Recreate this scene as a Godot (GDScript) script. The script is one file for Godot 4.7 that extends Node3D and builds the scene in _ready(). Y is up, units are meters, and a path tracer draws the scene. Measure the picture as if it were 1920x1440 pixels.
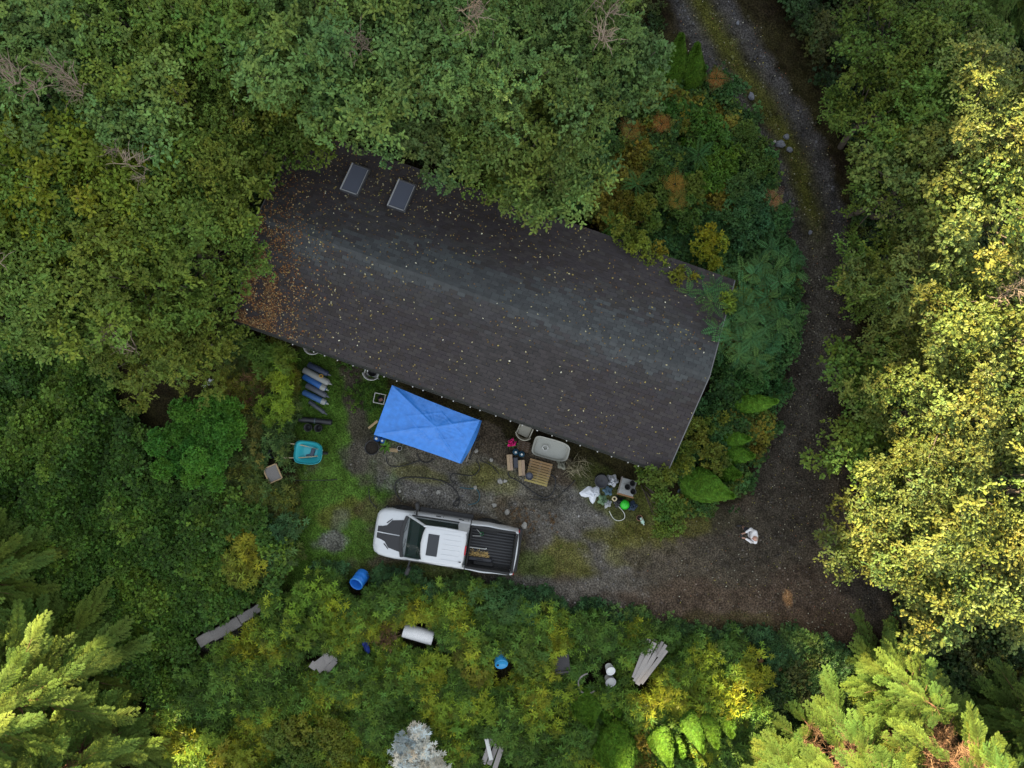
extends Node3D

const CAM_H := 30.0
const FOCAL := 1333.0
const NADIR_X := 960.0
const NADIR_Y := 720.0
const tilt := 0.0
var R := RandomNumberGenerator.new()
var N1 := FastNoiseLite.new()
var N2 := FastNoiseLite.new()
var N3 := FastNoiseLite.new()
var M := {}
var SP := {}
var keep_out: Array[Vector3] = []
var used_names := {}

# ---------------------------------------------------------------- helpers
# A point of the survey photograph (1920 x 1440) taken down to the height h above the ground.
func at(px: float, py: float, h := 0.0) -> Vector3:
	var fw := Vector3(0, -cos(tilt), sin(tilt))
	var up := Vector3(0, -sin(tilt), -cos(tilt))
	var d := fw * FOCAL + Vector3(px - 960.0, 0, 0) + up * (720.0 - py)
	return Vector3(0, CAM_H, 0) + d * ((h - CAM_H) / d.y)

func lin(r: float, g: float, b: float, a := 1.0) -> Color:
	var c := Color(r, g, b, a).linear_to_srgb()
	c.a = a
	return c

func mat(r: float, g: float, b: float, rough := 0.7, metal := 0.0) -> StandardMaterial3D:
	var m := StandardMaterial3D.new()
	m.albedo_color = lin(r, g, b)
	m.roughness = rough
	m.metallic = metal
	return m

func noise_tex(freq: float, lo: float, hi: float, octaves := 4, sd := 1, size := 512) -> NoiseTexture2D:
	var n := FastNoiseLite.new()
	n.seed = sd
	n.frequency = freq
	n.fractal_octaves = octaves
	var t := NoiseTexture2D.new()
	t.width = size
	t.height = size
	t.seamless = true
	t.noise = n
	var g := Gradient.new()
	g.set_color(0, Color(lo, lo, lo))
	g.set_color(1, Color(hi, hi, hi))
	t.color_ramp = g
	return t

func worn(m: StandardMaterial3D, tex: Texture2D, scale: float, bump := 0.0) -> StandardMaterial3D:
	m.albedo_texture = tex
	m.uv1_triplanar = true
	m.uv1_scale = Vector3.ONE * scale
	if bump > 0.0:
		m.heightmap_enabled = true
		m.heightmap_texture = tex
		m.heightmap_scale = bump
	return m

func leaf_mat(rough := 0.5, back := 0.6) -> StandardMaterial3D:
	var m := StandardMaterial3D.new()
	m.vertex_color_use_as_albedo = true
	m.roughness = rough
	m.metallic_specular = 0.26
	m.backlight_enabled = true
	m.backlight = Color(back, back, back * 0.8)
	m.cull_mode = BaseMaterial3D.CULL_DISABLED
	return m

func begin() -> SurfaceTool:
	var s := SurfaceTool.new()
	s.begin(Mesh.PRIMITIVE_TRIANGLES)
	s.set_smooth_group(-1)
	return s

func tri(s: SurfaceTool, a: Vector3, b: Vector3, c: Vector3, centre: Vector3) -> void:
	var n := (b - a).cross(c - a)
	if n.dot((a + b + c) / 3.0 - centre) > 0.0:
		s.add_vertex(a); s.add_vertex(c); s.add_vertex(b)
	else:
		s.add_vertex(a); s.add_vertex(b); s.add_vertex(c)

func quad(s: SurfaceTool, a: Vector3, b: Vector3, c: Vector3, d: Vector3, centre: Vector3) -> void:
	tri(s, a, b, c, centre)
	tri(s, a, c, d, centre)

# box with chamfered edges
func box(s: SurfaceTool, xf: Transform3D, size: Vector3, bev := 0.0) -> void:
	var h := size / 2.0
	var c := xf.origin
	if bev <= 0.0:
		var p := []
		for i in 8:
			p.append(xf * Vector3(h.x if i & 1 else -h.x, h.y if i & 2 else -h.y, h.z if i & 4 else -h.z))
		for f in [[0, 1, 3, 2], [4, 5, 7, 6], [0, 1, 5, 4], [2, 3, 7, 6], [0, 2, 6, 4], [1, 3, 7, 5]]:
			quad(s, p[f[0]], p[f[1]], p[f[2]], p[f[3]], c)
		return
	var b: float = min(bev, min(h.x, min(h.y, h.z)) * 0.9)
	var q := {}
	for i in 8:
		var sg := Vector3(1 if i & 1 else -1, 1 if i & 2 else -1, 1 if i & 4 else -1)
		for k in 3:
			var v := Vector3(h.x - b, h.y - b, h.z - b)
			v[k] = h[k]
			q[i * 3 + k] = xf * (v * sg)
	for k in 3:
		var u := 1 << ((k + 1) % 3)
		var w := 1 << ((k + 2) % 3)
		for side in 2:
			var o := (1 << k) * side
			quad(s, q[o * 3 + k], q[(o | u) * 3 + k], q[(o | u | w) * 3 + k], q[(o | w) * 3 + k], c)
		# edges along axis k
		var e := 1 << k
		var ka := (k + 1) % 3
		var kb := (k + 2) % 3
		for j in 4:
			var o2 := (u if j & 1 else 0) | (w if j & 2 else 0)
			quad(s, q[o2 * 3 + ka], q[(o2 | e) * 3 + ka], q[(o2 | e) * 3 + kb], q[o2 * 3 + kb], c)
	for i in 8:
		tri(s, q[i * 3], q[i * 3 + 1], q[i * 3 + 2], c)

func ring_pts(c: Vector3, dir: Vector3, r: float, sides: int) -> PackedVector3Array:
	var d := dir.normalized()
	var u := d.cross(Vector3.UP if absf(d.y) < 0.9 else Vector3.RIGHT).normalized()
	var v := d.cross(u)
	var out := PackedVector3Array()
	for i in sides:
		var a := TAU * i / sides
		out.append(c + u * cos(a) * r + v * sin(a) * r)
	return out

func loft(s: SurfaceTool, rings: Array, cap_a := true, cap_b := true, smooth := true) -> void:
	if smooth:
		s.set_smooth_group(0)
	for k in rings.size() - 1:
		var a: PackedVector3Array = rings[k]
		var b: PackedVector3Array = rings[k + 1]
		var n := a.size()
		var c := Vector3.ZERO
		for i in n:
			c += (a[i] + b[i]) / (2.0 * n)
		for i in n:
			var j := (i + 1) % n
			quad(s, a[i], a[j], b[j], b[i], c)
	s.set_smooth_group(-1)
	var ends := []
	if cap_a: ends.append([rings[0], rings[1]])
	if cap_b: ends.append([rings[-1], rings[-2]])
	for e in ends:
		var a: PackedVector3Array = e[0]
		var m := Vector3.ZERO
		var m2 := Vector3.ZERO
		for i in a.size():
			m += a[i] / a.size()
			m2 += e[1][i] / a.size()
		for i in a.size():
			tri(s, m, a[i], a[(i + 1) % a.size()], m2)

func tube(s: SurfaceTool, pts: Array, r0: float, r1: float, sides := 6, caps := true) -> void:
	var rings := []
	for i in pts.size():
		var d: Vector3 = pts[min(i + 1, pts.size() - 1)] - pts[max(i - 1, 0)]
		rings.append(ring_pts(pts[i], d, lerpf(r0, r1, float(i) / max(1, pts.size() - 1)), sides))
	# keep the rings from twisting against each other
	for k in range(1, rings.size()):
		var best := 0
		var bd := 1e9
		for o in sides:
			var dd: float = (rings[k][o] - rings[k - 1][0]).length_squared()
			if dd < bd:
				bd = dd
				best = o
		var same := PackedVector3Array()
		var way := 1
		if (rings[k][(best + 1) % sides] - rings[k - 1][1]).length_squared() > (rings[k][(best + sides - 1) % sides] - rings[k - 1][1]).length_squared():
			way = -1
		for i in sides:
			same.append(rings[k][(best + way * i + sides * 4) % sides])
		rings[k] = same
	loft(s, rings, caps, caps)

# profile: Vector2(radius, height), turned round the y axis of xf
func lathe(s: SurfaceTool, profile: Array, sides: int, xf: Transform3D, cap_a := true, cap_b := true) -> void:
	s.set_smooth_group(0)
	for k in profile.size() - 1:
		var p: Vector2 = profile[k]
		var q: Vector2 = profile[k + 1]
		var n := Vector2(q.y - p.y, p.x - q.x)
		for i in sides:
			var a := TAU * i / sides
			var b := TAU * (i + 1) / sides
			var da := Vector3(cos(a), 0, sin(a))
			var db := Vector3(cos(b), 0, sin(b))
			var mid := (da + db) / 2.0
			var centre := mid * ((p.x + q.x) / 2.0 - n.x) + Vector3.UP * ((p.y + q.y) / 2.0 - n.y)
			if absf(n.x) + absf(n.y) < 1e-6: continue
			quad(s, xf * (da * p.x + Vector3.UP * p.y), xf * (db * p.x + Vector3.UP * p.y), xf * (db * q.x + Vector3.UP * q.y), xf * (da * q.x + Vector3.UP * q.y), xf * centre)
	s.set_smooth_group(-1)
	for e in [[cap_a, profile[0], profile[1]], [cap_b, profile[-1], profile[-2]]]:
		if e[0] and e[1].x > 1e-4:
			for i in sides:
				var a := TAU * i / sides
				var b := TAU * (i + 1) / sides
				tri(s, xf * Vector3(0, e[1].y, 0), xf * Vector3(cos(a) * e[1].x, e[1].y, sin(a) * e[1].x), xf * Vector3(cos(b) * e[1].x, e[1].y, sin(b) * e[1].x), xf * Vector3(0, e[2].y + (e[2].y - e[1].y) * 0.1 + (0.001 if e[2].y == e[1].y else 0.0), 0))

func turned(pos: Vector3, yaw := 0.0, pitch := 0.0, roll := 0.0) -> Transform3D:
	return Transform3D(Basis.from_euler(Vector3(pitch, yaw, roll)), pos)

# frame whose y axis runs along dir
func along(pos: Vector3, dir: Vector3) -> Transform3D:
	var y := dir.normalized()
	var x := y.cross(Vector3.UP if absf(y.y) < 0.95 else Vector3.RIGHT).normalized()
	return Transform3D(Basis(x, y, x.cross(y)), pos)

func numbered(n: String) -> String:
	if not used_names.has(n):
		used_names[n] = 0
		return n
	used_names[n] += 1
	return "%s_%03d" % [n, used_names[n]]

func tag(o: Node3D, label: String, category := "", group := "", kind := "") -> Node3D:
	if label: o.set_meta("label", label)
	if category: o.set_meta("category", category)
	if group: o.set_meta("group", group)
	if kind: o.set_meta("kind", kind)
	return o

func thing(n: String, label: String, category: String, pos := Vector3.ZERO, yaw := 0.0, group := "") -> Node3D:
	var o := Node3D.new()
	o.name = numbered(n)
	add_child(o)
	o.position = pos
	o.rotation.y = yaw
	tag(o, label, category, group)
	return o

func put(s: SurfaceTool, n: String, m: Material, parent: Node3D = null) -> MeshInstance3D:
	s.generate_normals()
	return put_mesh(s.commit(), n, m, parent)

func put_mesh(mesh: Mesh, n: String, m: Material, parent: Node3D = null) -> MeshInstance3D:
	var o := MeshInstance3D.new()
	o.mesh = mesh
	o.material_override = m
	if parent == null:
		o.name = numbered(n)
		add_child(o)
	else:
		var k := 0
		var nm := n
		while parent.has_node(NodePath(nm)):
			k += 1
			nm = "%s_%03d" % [n, k]
		o.name = nm
		parent.add_child(o, true)
	return o

func scatter(n: String, mesh: Mesh, m: Material, xfs: Array, cols: Array, parent: Node3D = null) -> MultiMeshInstance3D:
	var mm := MultiMesh.new()
	mm.transform_format = MultiMesh.TRANSFORM_3D
	mm.use_colors = true
	mm.mesh = mesh
	mm.instance_count = xfs.size()
	for i in xfs.size():
		mm.set_instance_transform(i, xfs[i])
		mm.set_instance_color(i, cols[i])
	var o := MultiMeshInstance3D.new()
	o.multimesh = mm
	o.material_override = m
	o.set_meta("kind", "stuff")
	if parent == null:
		o.name = numbered(n)
		add_child(o)
	else:
		o.name = n
		parent.add_child(o, true)
	return o

func rnd(a: float, b: float) -> float:
	return R.randf_range(a, b)

func rdir() -> Vector3:
	var z := rnd(-1, 1)
	var a := rnd(0, TAU)
	return Vector3(sqrt(1 - z * z) * cos(a), z, sqrt(1 - z * z) * sin(a))

func pick(a: Array) -> Variant:
	return a[R.randi_range(0, a.size() - 1)]

func tone(c: Color, v: float) -> Color:
	return Color(c.r * v, c.g * v, c.b * v)

# ---------------------------------------------------------------- leaves
class LeafMesh:
	var v := PackedVector3Array()
	var c := PackedColorArray()
	var i := PackedInt32Array()
	func leaf(base: Vector3, dir: Vector3, nrm: Vector3, l: float, w: float, col: Color, fold := 0.15) -> void:
		var d := dir.normalized()
		var sd := d.cross(nrm).normalized()
		var n := sd.cross(d).normalized()
		var k := v.size()
		v.append(base)
		v.append(base + d * l * 0.45 + sd * w * 0.5 + n * fold * w)
		v.append(base + d * l - n * l * 0.08)
		v.append(base + d * l * 0.45 - sd * w * 0.5 + n * fold * w)
		for q in 4: c.append(col)
		i.append_array(PackedInt32Array([k, k + 1, k + 2, k, k + 2, k + 3]))
	# oval leaf with a rounder outline
	func oval(base: Vector3, dir: Vector3, nrm: Vector3, l: float, w: float, col: Color) -> void:
		var d := dir.normalized()
		var sd := d.cross(nrm).normalized()
		var n := sd.cross(d).normalized()
		var k := v.size()
		v.append(base)
		v.append(base + d * l * 0.28 + sd * w * 0.44 + n * w * 0.12)
		v.append(base + d * l * 0.68 + sd * w * 0.42 + n * w * 0.10)
		v.append(base + d * l - n * l * 0.08)
		v.append(base + d * l * 0.68 - sd * w * 0.42 + n * w * 0.10)
		v.append(base + d * l * 0.28 - sd * w * 0.44 + n * w * 0.12)
		for q in 6: c.append(col)
		i.append_array(PackedInt32Array([k, k + 1, k + 2, k, k + 2, k + 3, k, k + 3, k + 4, k, k + 4, k + 5]))
	func twig(a: Vector3, b: Vector3, r: float, col: Color) -> void:
		var d := (b - a).normalized()
		var u := d.cross(Vector3(0.3, 0.9, 0.2)).normalized() * r
		var w := d.cross(u).normalized() * r
		var k := v.size()
		v.append(a + u); v.append(a - u * 0.5 + w); v.append(a - u * 0.5 - w); v.append(b)
		for q in 4: c.append(col)
		i.append_array(PackedInt32Array([k, k + 1, k + 3, k + 1, k + 2, k + 3, k + 2, k, k + 3]))
	func done() -> ArrayMesh:
		var a := []
		a.resize(Mesh.ARRAY_MAX)
		a[Mesh.ARRAY_VERTEX] = v
		a[Mesh.ARRAY_COLOR] = c
		a[Mesh.ARRAY_INDEX] = i
		var m := ArrayMesh.new()
		m.add_surface_from_arrays(Mesh.PRIMITIVE_TRIANGLES, a)
		return m

func vary(v := 0.22, yellow := 0.0) -> Color:
	var k := rnd(1.0 - v, 1.0 + v)
	var y := rnd(0, yellow)
	return Color(k * (1.0 + y), k * (1.0 + y * 0.3), k * (1.0 - y * 0.5))

const TWIG := Color(1.3, 0.8, 1.6)

# a leafy twig end: ovals round short twigs, the spray points up along y
func spray_oval(n: int, r: float, l: float, w: float) -> ArrayMesh:
	var L := LeafMesh.new()
	var tips := []
	for k in 4:
		var tip := Vector3(rnd(-1, 1) * r * 0.8, rnd(0.0, 0.5) * r, rnd(-1, 1) * r * 0.8)
		tips.append(tip)
		L.twig(Vector3(0, -r * 0.5, 0), tip, 0.007, TWIG)
	for k in n:
		var t: Vector3 = tips[k % 4]
		var p := t * rnd(0.35, 1.1) + rdir() * r * 0.16
		var d := (Vector3(rnd(-1, 1), rnd(-0.45, 0.25), rnd(-1, 1)) + t.normalized() * 0.7)
		var nr := (Vector3.UP + rdir() * 0.55).normalized()
		L.oval(p, d, nr, l * rnd(0.65, 1.2), w * rnd(0.75, 1.1), vary(0.42, 0.25))
	return L.done()

# whorls of narrow leaves
func spray_whorl(whorls: int, per: int, r: float, l: float, w: float) -> ArrayMesh:
	var L := LeafMesh.new()
	for k in whorls:
		var p := Vector3(rnd(-1, 1) * r, rnd(-0.25, 0.5) * r, rnd(-1, 1) * r)
		if k == 0: p = Vector3(0, r * 0.4, 0)
		L.twig(Vector3(p.x * 0.4, -r, p.z * 0.4), p, 0.008, TWIG)
		var col := vary(0.55, 0.08)
		var a0 := rnd(0, TAU)
		var lean := Vector3(rnd(-1, 1), 0, rnd(-1, 1)) * 0.35
		for j in per:
			var a := a0 + TAU * j / per + rnd(-0.3, 0.3)
			var d := Vector3(cos(a), rnd(0.0, 0.6), sin(a)) + lean
			L.leaf(p - Vector3(0, rnd(0, 0.05), 0), d, Vector3.UP + rdir() * 0.25, l * rnd(0.7, 1.15), w * rnd(0.8, 1.15), tone(col, rnd(0.75, 1.25)))
	return L.done()

# small trefoils, as bramble and ivy carry them
func spray_trefoil(n: int, r: float, l: float) -> ArrayMesh:
	var L := LeafMesh.new()
	for k in n:
		var p := Vector3(rnd(-1, 1) * r, rnd(-0.3, 0.3) * r, rnd(-1, 1) * r)
		var up := (Vector3.UP + rdir() * 0.45).normalized()
		var a := rnd(0, TAU)
		var col := vary(0.45, 0.2)
		for j in 3:
			var b := a + (j - 1) * 1.25
			L.oval(p, Vector3(cos(b), rnd(-0.15, 0.1), sin(b)), up, l * (1.0 if j == 1 else 0.8), l * 0.72, tone(col, rnd(0.9, 1.1)))
	return L.done()

# a pinnate leaf (mountain ash, fern): pairs of leaflets along an arching rib, out along x
func frond(len_: float, pairs: int, leaflet: float, width: float, droop: float, taper := true) -> ArrayMesh:
	var L := LeafMesh.new()
	var prev := Vector3.ZERO
	for k in range(1, pairs + 1):
		var t := float(k) / pairs
		var p := Vector3(len_ * t, sin(t * 2.2) * len_ * 0.16 - droop * t * t * len_, 0)
		L.twig(prev, p, 0.006, Color(1.1, 0.9, 0.8))
		var ll := leaflet * (sin(PI * clampf(t * 0.85 + 0.12, 0, 1)) if taper else 1.0) * rnd(0.9, 1.1)
		for sd in [-1.0, 1.0]:
			L.leaf(p, Vector3(0.45, rnd(-0.25, -0.05), sd), Vector3.UP + rdir() * 0.12, ll, width * (0.5 + 0.5 * ll / leaflet), vary(0.15, 0.1), 0.1)
		prev = p
	L.leaf(prev, Vector3(1, -0.3, 0), Vector3.UP, leaflet * 0.5, width, vary(0.1), 0.1)
	return L.done()

# bracken: fronds whose side ribs carry leaflets of their own
func bracken_frond(len_: float) -> ArrayMesh:
	var L := LeafMesh.new()
	for k in range(1, 10):
		var t := k / 10.0
		var p := Vector3(len_ * t, sin(t * 2.0) * len_ * 0.14 - 0.3 * t * t * len_, 0)
		var side := len_ * 0.42 * (1.05 - t)
		for sd in [-1.0, 1.0]:
			for j in 5:
				var u: float = (j + 0.5) / 5.0
				var q: Vector3 = p + Vector3(0.4, -0.12 * u, sd) * side * u
				for s2 in [-1.0, 1.0]:
					L.leaf(q, Vector3(s2, -0.1, sd * 0.6), Vector3.UP + rdir() * 0.15, side * 0.26 * (1.15 - u * 0.7), side * 0.07, vary(0.35, 0.2), 0.05)
	return L.done()

# a feathery branch end of a cedar or hemlock: flat sprays of needles either side of the rib, along x
func needle_frond(len_: float) -> ArrayMesh:
	var L := LeafMesh.new()
	var steps := 7
	for k in range(1, steps + 1):
		var t := float(k) / steps
		var p := Vector3(len_ * t, -0.22 * t * t * len_, sin(t * 4.0) * 0.03 * len_)
		var side := len_ * 0.52 * sqrt(clampf(1.10 - t, 0, 1)) * (0.6 + 0.4 * minf(1.0, t * 3.0)) * rnd(0.8, 1.15)
		for sd in [-1.0, 1.0]:
			var dir := Vector3(1.0, rnd(-0.28, 0.05), sd * rnd(0.75, 1.0)).normalized()
			var col := vary(0.25, 0.1)
			var up := Vector3(rnd(-0.2, 0.2), 1, rnd(-0.2, 0.2))
			# a side twig clothed in short needles, paler towards its tip
			for j in 7:
				var u: float = (j + 0.2) / 7.0
				var q := p + dir * side * u - Vector3(0, 0.16 * side * u * u, 0)
				for s2 in [-1.0, 1.0]:
					L.leaf(q, dir + dir.cross(up).normalized() * s2 * 0.6, up + rdir() * 0.25, len_ * 0.10, len_ * 0.032, tone(col, 0.6 + 0.8 * u), 0.0)
			L.leaf(p + dir * side * 0.9 - Vector3(0, 0.12 * side, 0), dir - Vector3(0, 0.25, 0), up, len_ * 0.12, len_ * 0.035, tone(col, 1.5), 0.0)
	L.twig(Vector3.ZERO, Vector3(len_, -0.22 * len_, 0), 0.012, Color(1.3, 0.9, 1.1))
	return L.done()

# upright scale sprays of a columnar cedar
func scale_spray(r: float) -> ArrayMesh:
	var L := LeafMesh.new()
	for k in 6:
		var p := Vector3(rnd(-0.7, 0.7), rnd(-0.6, 0.4), rnd(-0.25, 0.25)) * r
		var d := Vector3(p.x / r * 0.5, 1.0, 0.2) + rdir() * 0.25
		var nr := Vector3(0, 0, 1) + rdir() * 0.4
		var col := vary(0.35, 0.15)
		for j in 5:
			L.leaf(p, d + Vector3((j - 2) * 0.42, 0, rnd(-0.1, 0.2)), nr, r * rnd(0.6, 1.0) * (1.15 - 0.15 * absf(j - 2)), r * 0.2, tone(col, 1.3 if j == 2 else rnd(0.7, 1.1)), 0.0)

	return L.done()

func dry_twigs(n: int, r: float) -> ArrayMesh:
	var L := LeafMesh.new()
	for k in n:
		var a := rdir() * r * 0.15
		var d := Vector3(rnd(-1, 1), rnd(0.1, 1.0), rnd(-1, 1)).normalized()
		var b := a + d * r * rnd(0.4, 1.0)
		L.twig(a, b, 0.02, vary(0.2))
		for j in 4:
			var q := a.lerp(b, rnd(0.35, 0.95))
			L.twig(q, q + (d + rdir() * 0.8).normalized() * r * rnd(0.15, 0.4), 0.010, vary(0.2))
	return L.done()

# ---------------------------------------------------------------- the ground
const ROAD := [Vector2(1270, -90), Vector2(1332, 40), Vector2(1420, 170), Vector2(1492, 290), Vector2(1530, 420), Vector2(1543, 560), Vector2(1530, 700), Vector2(1500, 820), Vector2(1470, 930)]

# (distance from the centre line, signed; how far along in pixels of the survey)
func road_at(p: Vector2) -> Vector2:
	var best := Vector2(1e6, 0)
	var run := 0.0
	for k in ROAD.size() - 1:
		var a: Vector2 = ROAD[k]
		var b: Vector2 = ROAD[k + 1]
		var ab := b - a
		var t := clampf((p - a).dot(ab) / ab.length_squared(), 0, 1)
		var q := a + ab * t
		var d := p.distance_to(q)
		if d < absf(best.x):
			best = Vector2(d * signf(ab.cross(p - q)), q.y)
		run += ab.length()
	return best

# patches: x, y, half width, half height, turn, colour, strength, share of grass
var patches := []

func soft(p: Vector2, c: Vector2, rx: float, ry: float, deg: float, n: float) -> float:
	var q := (p - c).rotated(-deg_to_rad(deg)) / Vector2(rx, ry)
	var d := q.length()
	if d > 1.7: return 0.0
	return smoothstep(1.2, 0.75, d + n * 0.55)

const YARD := [Vector2(640, 690), Vector2(700, 700), Vector2(720, 800), Vector2(900, 790), Vector2(1100, 880), Vector2(1200, 960), Vector2(1300, 985), Vector2(1420, 930), Vector2(1480, 800), Vector2(1620, 900), Vector2(1620, 1050), Vector2(1700, 1180), Vector2(1600, 1215), Vector2(1400, 1185), Vector2(1250, 1185), Vector2(1100, 1140), Vector2(960, 1100), Vector2(760, 1080), Vector2(600, 1060), Vector2(560, 1000), Vector2(580, 880), Vector2(640, 820)]

# [colour, grass share, 0 soil / 1 road / 2 yard]
func ground_at(x: float, z: float) -> Array:
	var w := Vector3(x, 0, z)
	# back to survey pixels
	var fw := Vector3(0, -cos(tilt), sin(tilt))
	var up := Vector3(0, -sin(tilt), -cos(tilt))
	var r := w - Vector3(0, CAM_H, 0)
	var dep := r.dot(fw)
	var p := Vector2(960 + FOCAL * r.x / dep, 720 - FOCAL * r.dot(up) / dep)
	var n1 := N1.get_noise_2d(x * 1.0, z * 1.0)
	var n2 := N2.get_noise_2d(x, z)
	var n3 := N3.get_noise_2d(x, z)
	var c := Color(0.030, 0.022, 0.013).lerp(Color(0.045, 0.04, 0.016), clampf(0.5 + n1, 0, 1))
	var grass := 0.0
	var kind := 0
	var rd := road_at(p)
	var half := lerpf(66.0, 68.0, clampf(rd.y / 500.0, 0, 1)) + n2 * 16.0
	var in_yard := Geometry2D.is_point_in_polygon(p + Vector2(n1, n2) * 16.0, PackedVector2Array(YARD))
	if in_yard:
		kind = 2
		c = Color(0.085, 0.066, 0.049)
	if absf(rd.x) < half and p.y < 930:
		kind = 1
		var rc := Color(0.050, 0.041, 0.033)
		var top := smoothstep(520.0, 380.0, p.y)
		var u := rd.x + n2 * 8.0
		var rut := maxf(exp(-pow((u + 42.0) / 22.0, 2.0)), exp(-pow((u - 40.0) / 20.0, 2.0)))
		rc = rc.lerp(Color(0.080, 0.073, 0.073), rut * top)
		var strip := exp(-pow((u - 2.0) / 20.0, 2.0)) * top
		rc = rc.lerp(Color(0.085, 0.085, 0.020), clampf(strip * 0.95 + n1 * 0.25 * strip, 0, 1))
		grass = maxf(grass, strip * 0.5)
		var mid := exp(-pow(u / 34.0, 2.0)) * (1.0 - top)
		rc = rc.lerp(Color(0.098, 0.086, 0.074), mid * 0.75)
		var edge := smoothstep(half, half * 0.72, absf(rd.x))
		c = c.lerp(rc, edge)
	for q in patches:
		var s := soft(p, q[0], q[1], q[2], q[3], n1 * 0.9 + n2 * 0.7)
		if s > 0.0:
			s *= q[5]
			c = c.lerp(q[4], s)
			grass = lerpf(grass, q[6], s)
	var k := 1.0 + n2 * 0.45 + n3 * 0.6
	c = Color(c.r * k * 0.90, c.g * k * 0.93, c.b * k * 0.93)
	return [c, grass, kind]

func build_ground() -> void:
	var grass_c := Color(0.080, 0.155, 0.024)
	var moss := Color(0.135, 0.125, 0.030)
	var dry := Color(0.125, 0.088, 0.05)
	var grey := Color(0.160, 0.147, 0.136)
	var brown := Color(0.118, 0.094, 0.070)
	for q in [
		[645, 890, 100, 190, 5, grass_c, 0.97, 1.0], [735, 770, 20, 50, 0, grass_c, 0.7, 0.8], [600, 720, 45, 90, 0, grass_c, 0.8, 0.9], [640, 1000, 100, 80, -15, grass_c, 0.85, 0.9],
		[570, 1040, 40, 90, 35, grass_c, 0.9, 1.0], [700, 740, 40, 50, 0, grass_c, 0.9, 1.0], [780, 1080, 130, 26, 8, Color(0.085, 0.1, 0.03), 0.9, 0.7],
		[672, 800, 22, 120, -4, Color(0.075, 0.062, 0.048), 0.95, 0.05], [662, 720, 16, 50, 4, Color(0.08, 0.066, 0.05), 0.9, 0.05],
		[690, 860, 50, 34, 20, Color(0.10, 0.088, 0.07), 0.8, 0.15],
		[640, 960, 50, 26, -20, moss, 0.7, 0.5], [690, 960, 26, 30, 20, dry, 0.6, 0.3], [626, 1014, 34, 18, -8, grey, 0.9, 0.05], [640, 975, 20, 26, 10, grey, 0.45, 0.1],
		[850, 880, 150, 36, 12, Color(0.17, 0.15, 0.12), 0.85, 0.2], [860, 925, 120, 38, 8, grey, 0.95, 0.03], [960, 930, 60, 55, 0, Color(0.20, 0.18, 0.15), 0.8, 0.2],
		[790, 890, 50, 16, 10, moss, 0.6, 0.5], [900, 890, 40, 20, 0, moss, 0.55, 0.5], [935, 900, 46, 24, 20, moss, 0.6, 0.4],
		[1000, 965, 70, 30, 12, dry, 0.75, 0.15], [960, 1040, 40, 50, 0, Color(0.11, 0.1, 0.05), 0.7, 0.4],
		[1080, 960, 100, 55, 20, grey, 0.9, 0.0], [1110, 1040, 150, 60, 20, Color(0.145, 0.128, 0.112), 0.9, 0.02], [1020, 930, 40, 30, 0, Color(0.1, 0.085, 0.065), 0.6, 0.1],
		[1060, 1050, 60, 36, 15, moss, 0.85, 0.7], [1000, 1060, 40, 30, 0, Color(0.09, 0.12, 0.03), 0.7, 0.7], [1190, 950, 60, 46, 40, Color(0.10, 0.105, 0.028), 0.85, 0.6], [1110, 900, 50, 36, 20, Color(0.09, 0.1, 0.03), 0.7, 0.6],
		[1200, 1010, 80, 26, 5, moss, 0.75, 0.45], [1310, 985, 120, 22, -8, Color(0.10, 0.092, 0.025), 0.85, 0.4], [1170, 1040, 50, 30, 0, moss, 0.6, 0.4],
		[1020, 1110, 110, 22, 14, grey, 0.7, 0.05], [1150, 1120, 120, 30, 8, Color(0.18, 0.155, 0.135), 0.8, 0.05],
		[1290, 1060, 140, 46, 0, brown, 0.8, 0.06], [1420, 1000, 110, 70, -15, Color(0.080, 0.066, 0.052), 0.8, 0.02], [1500, 920, 80, 110, 10, Color(0.066, 0.054, 0.043), 0.8, 0.0],
		[1350, 1130, 200, 40, 3, Color(0.120, 0.083, 0.060), 0.85, 0.04], [1530, 1130, 110, 60, 10, Color(0.10, 0.07, 0.052), 0.8, 0.03], [1400, 1165, 120, 22, 4, Color(0.11, 0.085, 0.035), 0.6, 0.4],
		[1478, 1122, 7, 16, -6, Color(0.42, 0.22, 0.10), 0.9, 0.0], [1540, 1170, 100, 24, 10, Color(0.10, 0.066, 0.045), 0.8, 0.1], [1620, 1080, 50, 90, -20, Color(0.05, 0.042, 0.036), 0.8, 0.0],
		[440, 1178, 90, 15, -28, Color(0.14, 0.125, 0.115), 0.8, 0.0], [505, 870, 60, 60, 0, Color(0.06, 0.045, 0.025), 0.4, 0.0], [470, 740, 40, 60, 0, Color(0.055, 0.04, 0.022), 0.4, 0.0], [720, 1150, 40, 40, 0, Color(0.09, 0.04, 0.025), 0.7, 0.0],
		[1010, 1290, 60, 60, 0, Color(0.07, 0.045, 0.03), 0.7, 0.0],
	]:
		patches.append([Vector2(q[0], q[1]), float(q[2]), float(q[3]), float(q[4]), q[5], float(q[6]), float(q[7])])
	var x0 := -31.0
	var z0 := -23.0
	var st := 0.125
	var nx := 496
	var nz := 392
	var verts := PackedVector3Array()
	var cols := PackedColorArray()
	verts.resize((nx + 1) * (nz + 1))
	cols.resize(verts.size())
	var kinds := PackedByteArray()
	kinds.resize(verts.size())
	var tuft_x := []
	var tuft_c := []
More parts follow.
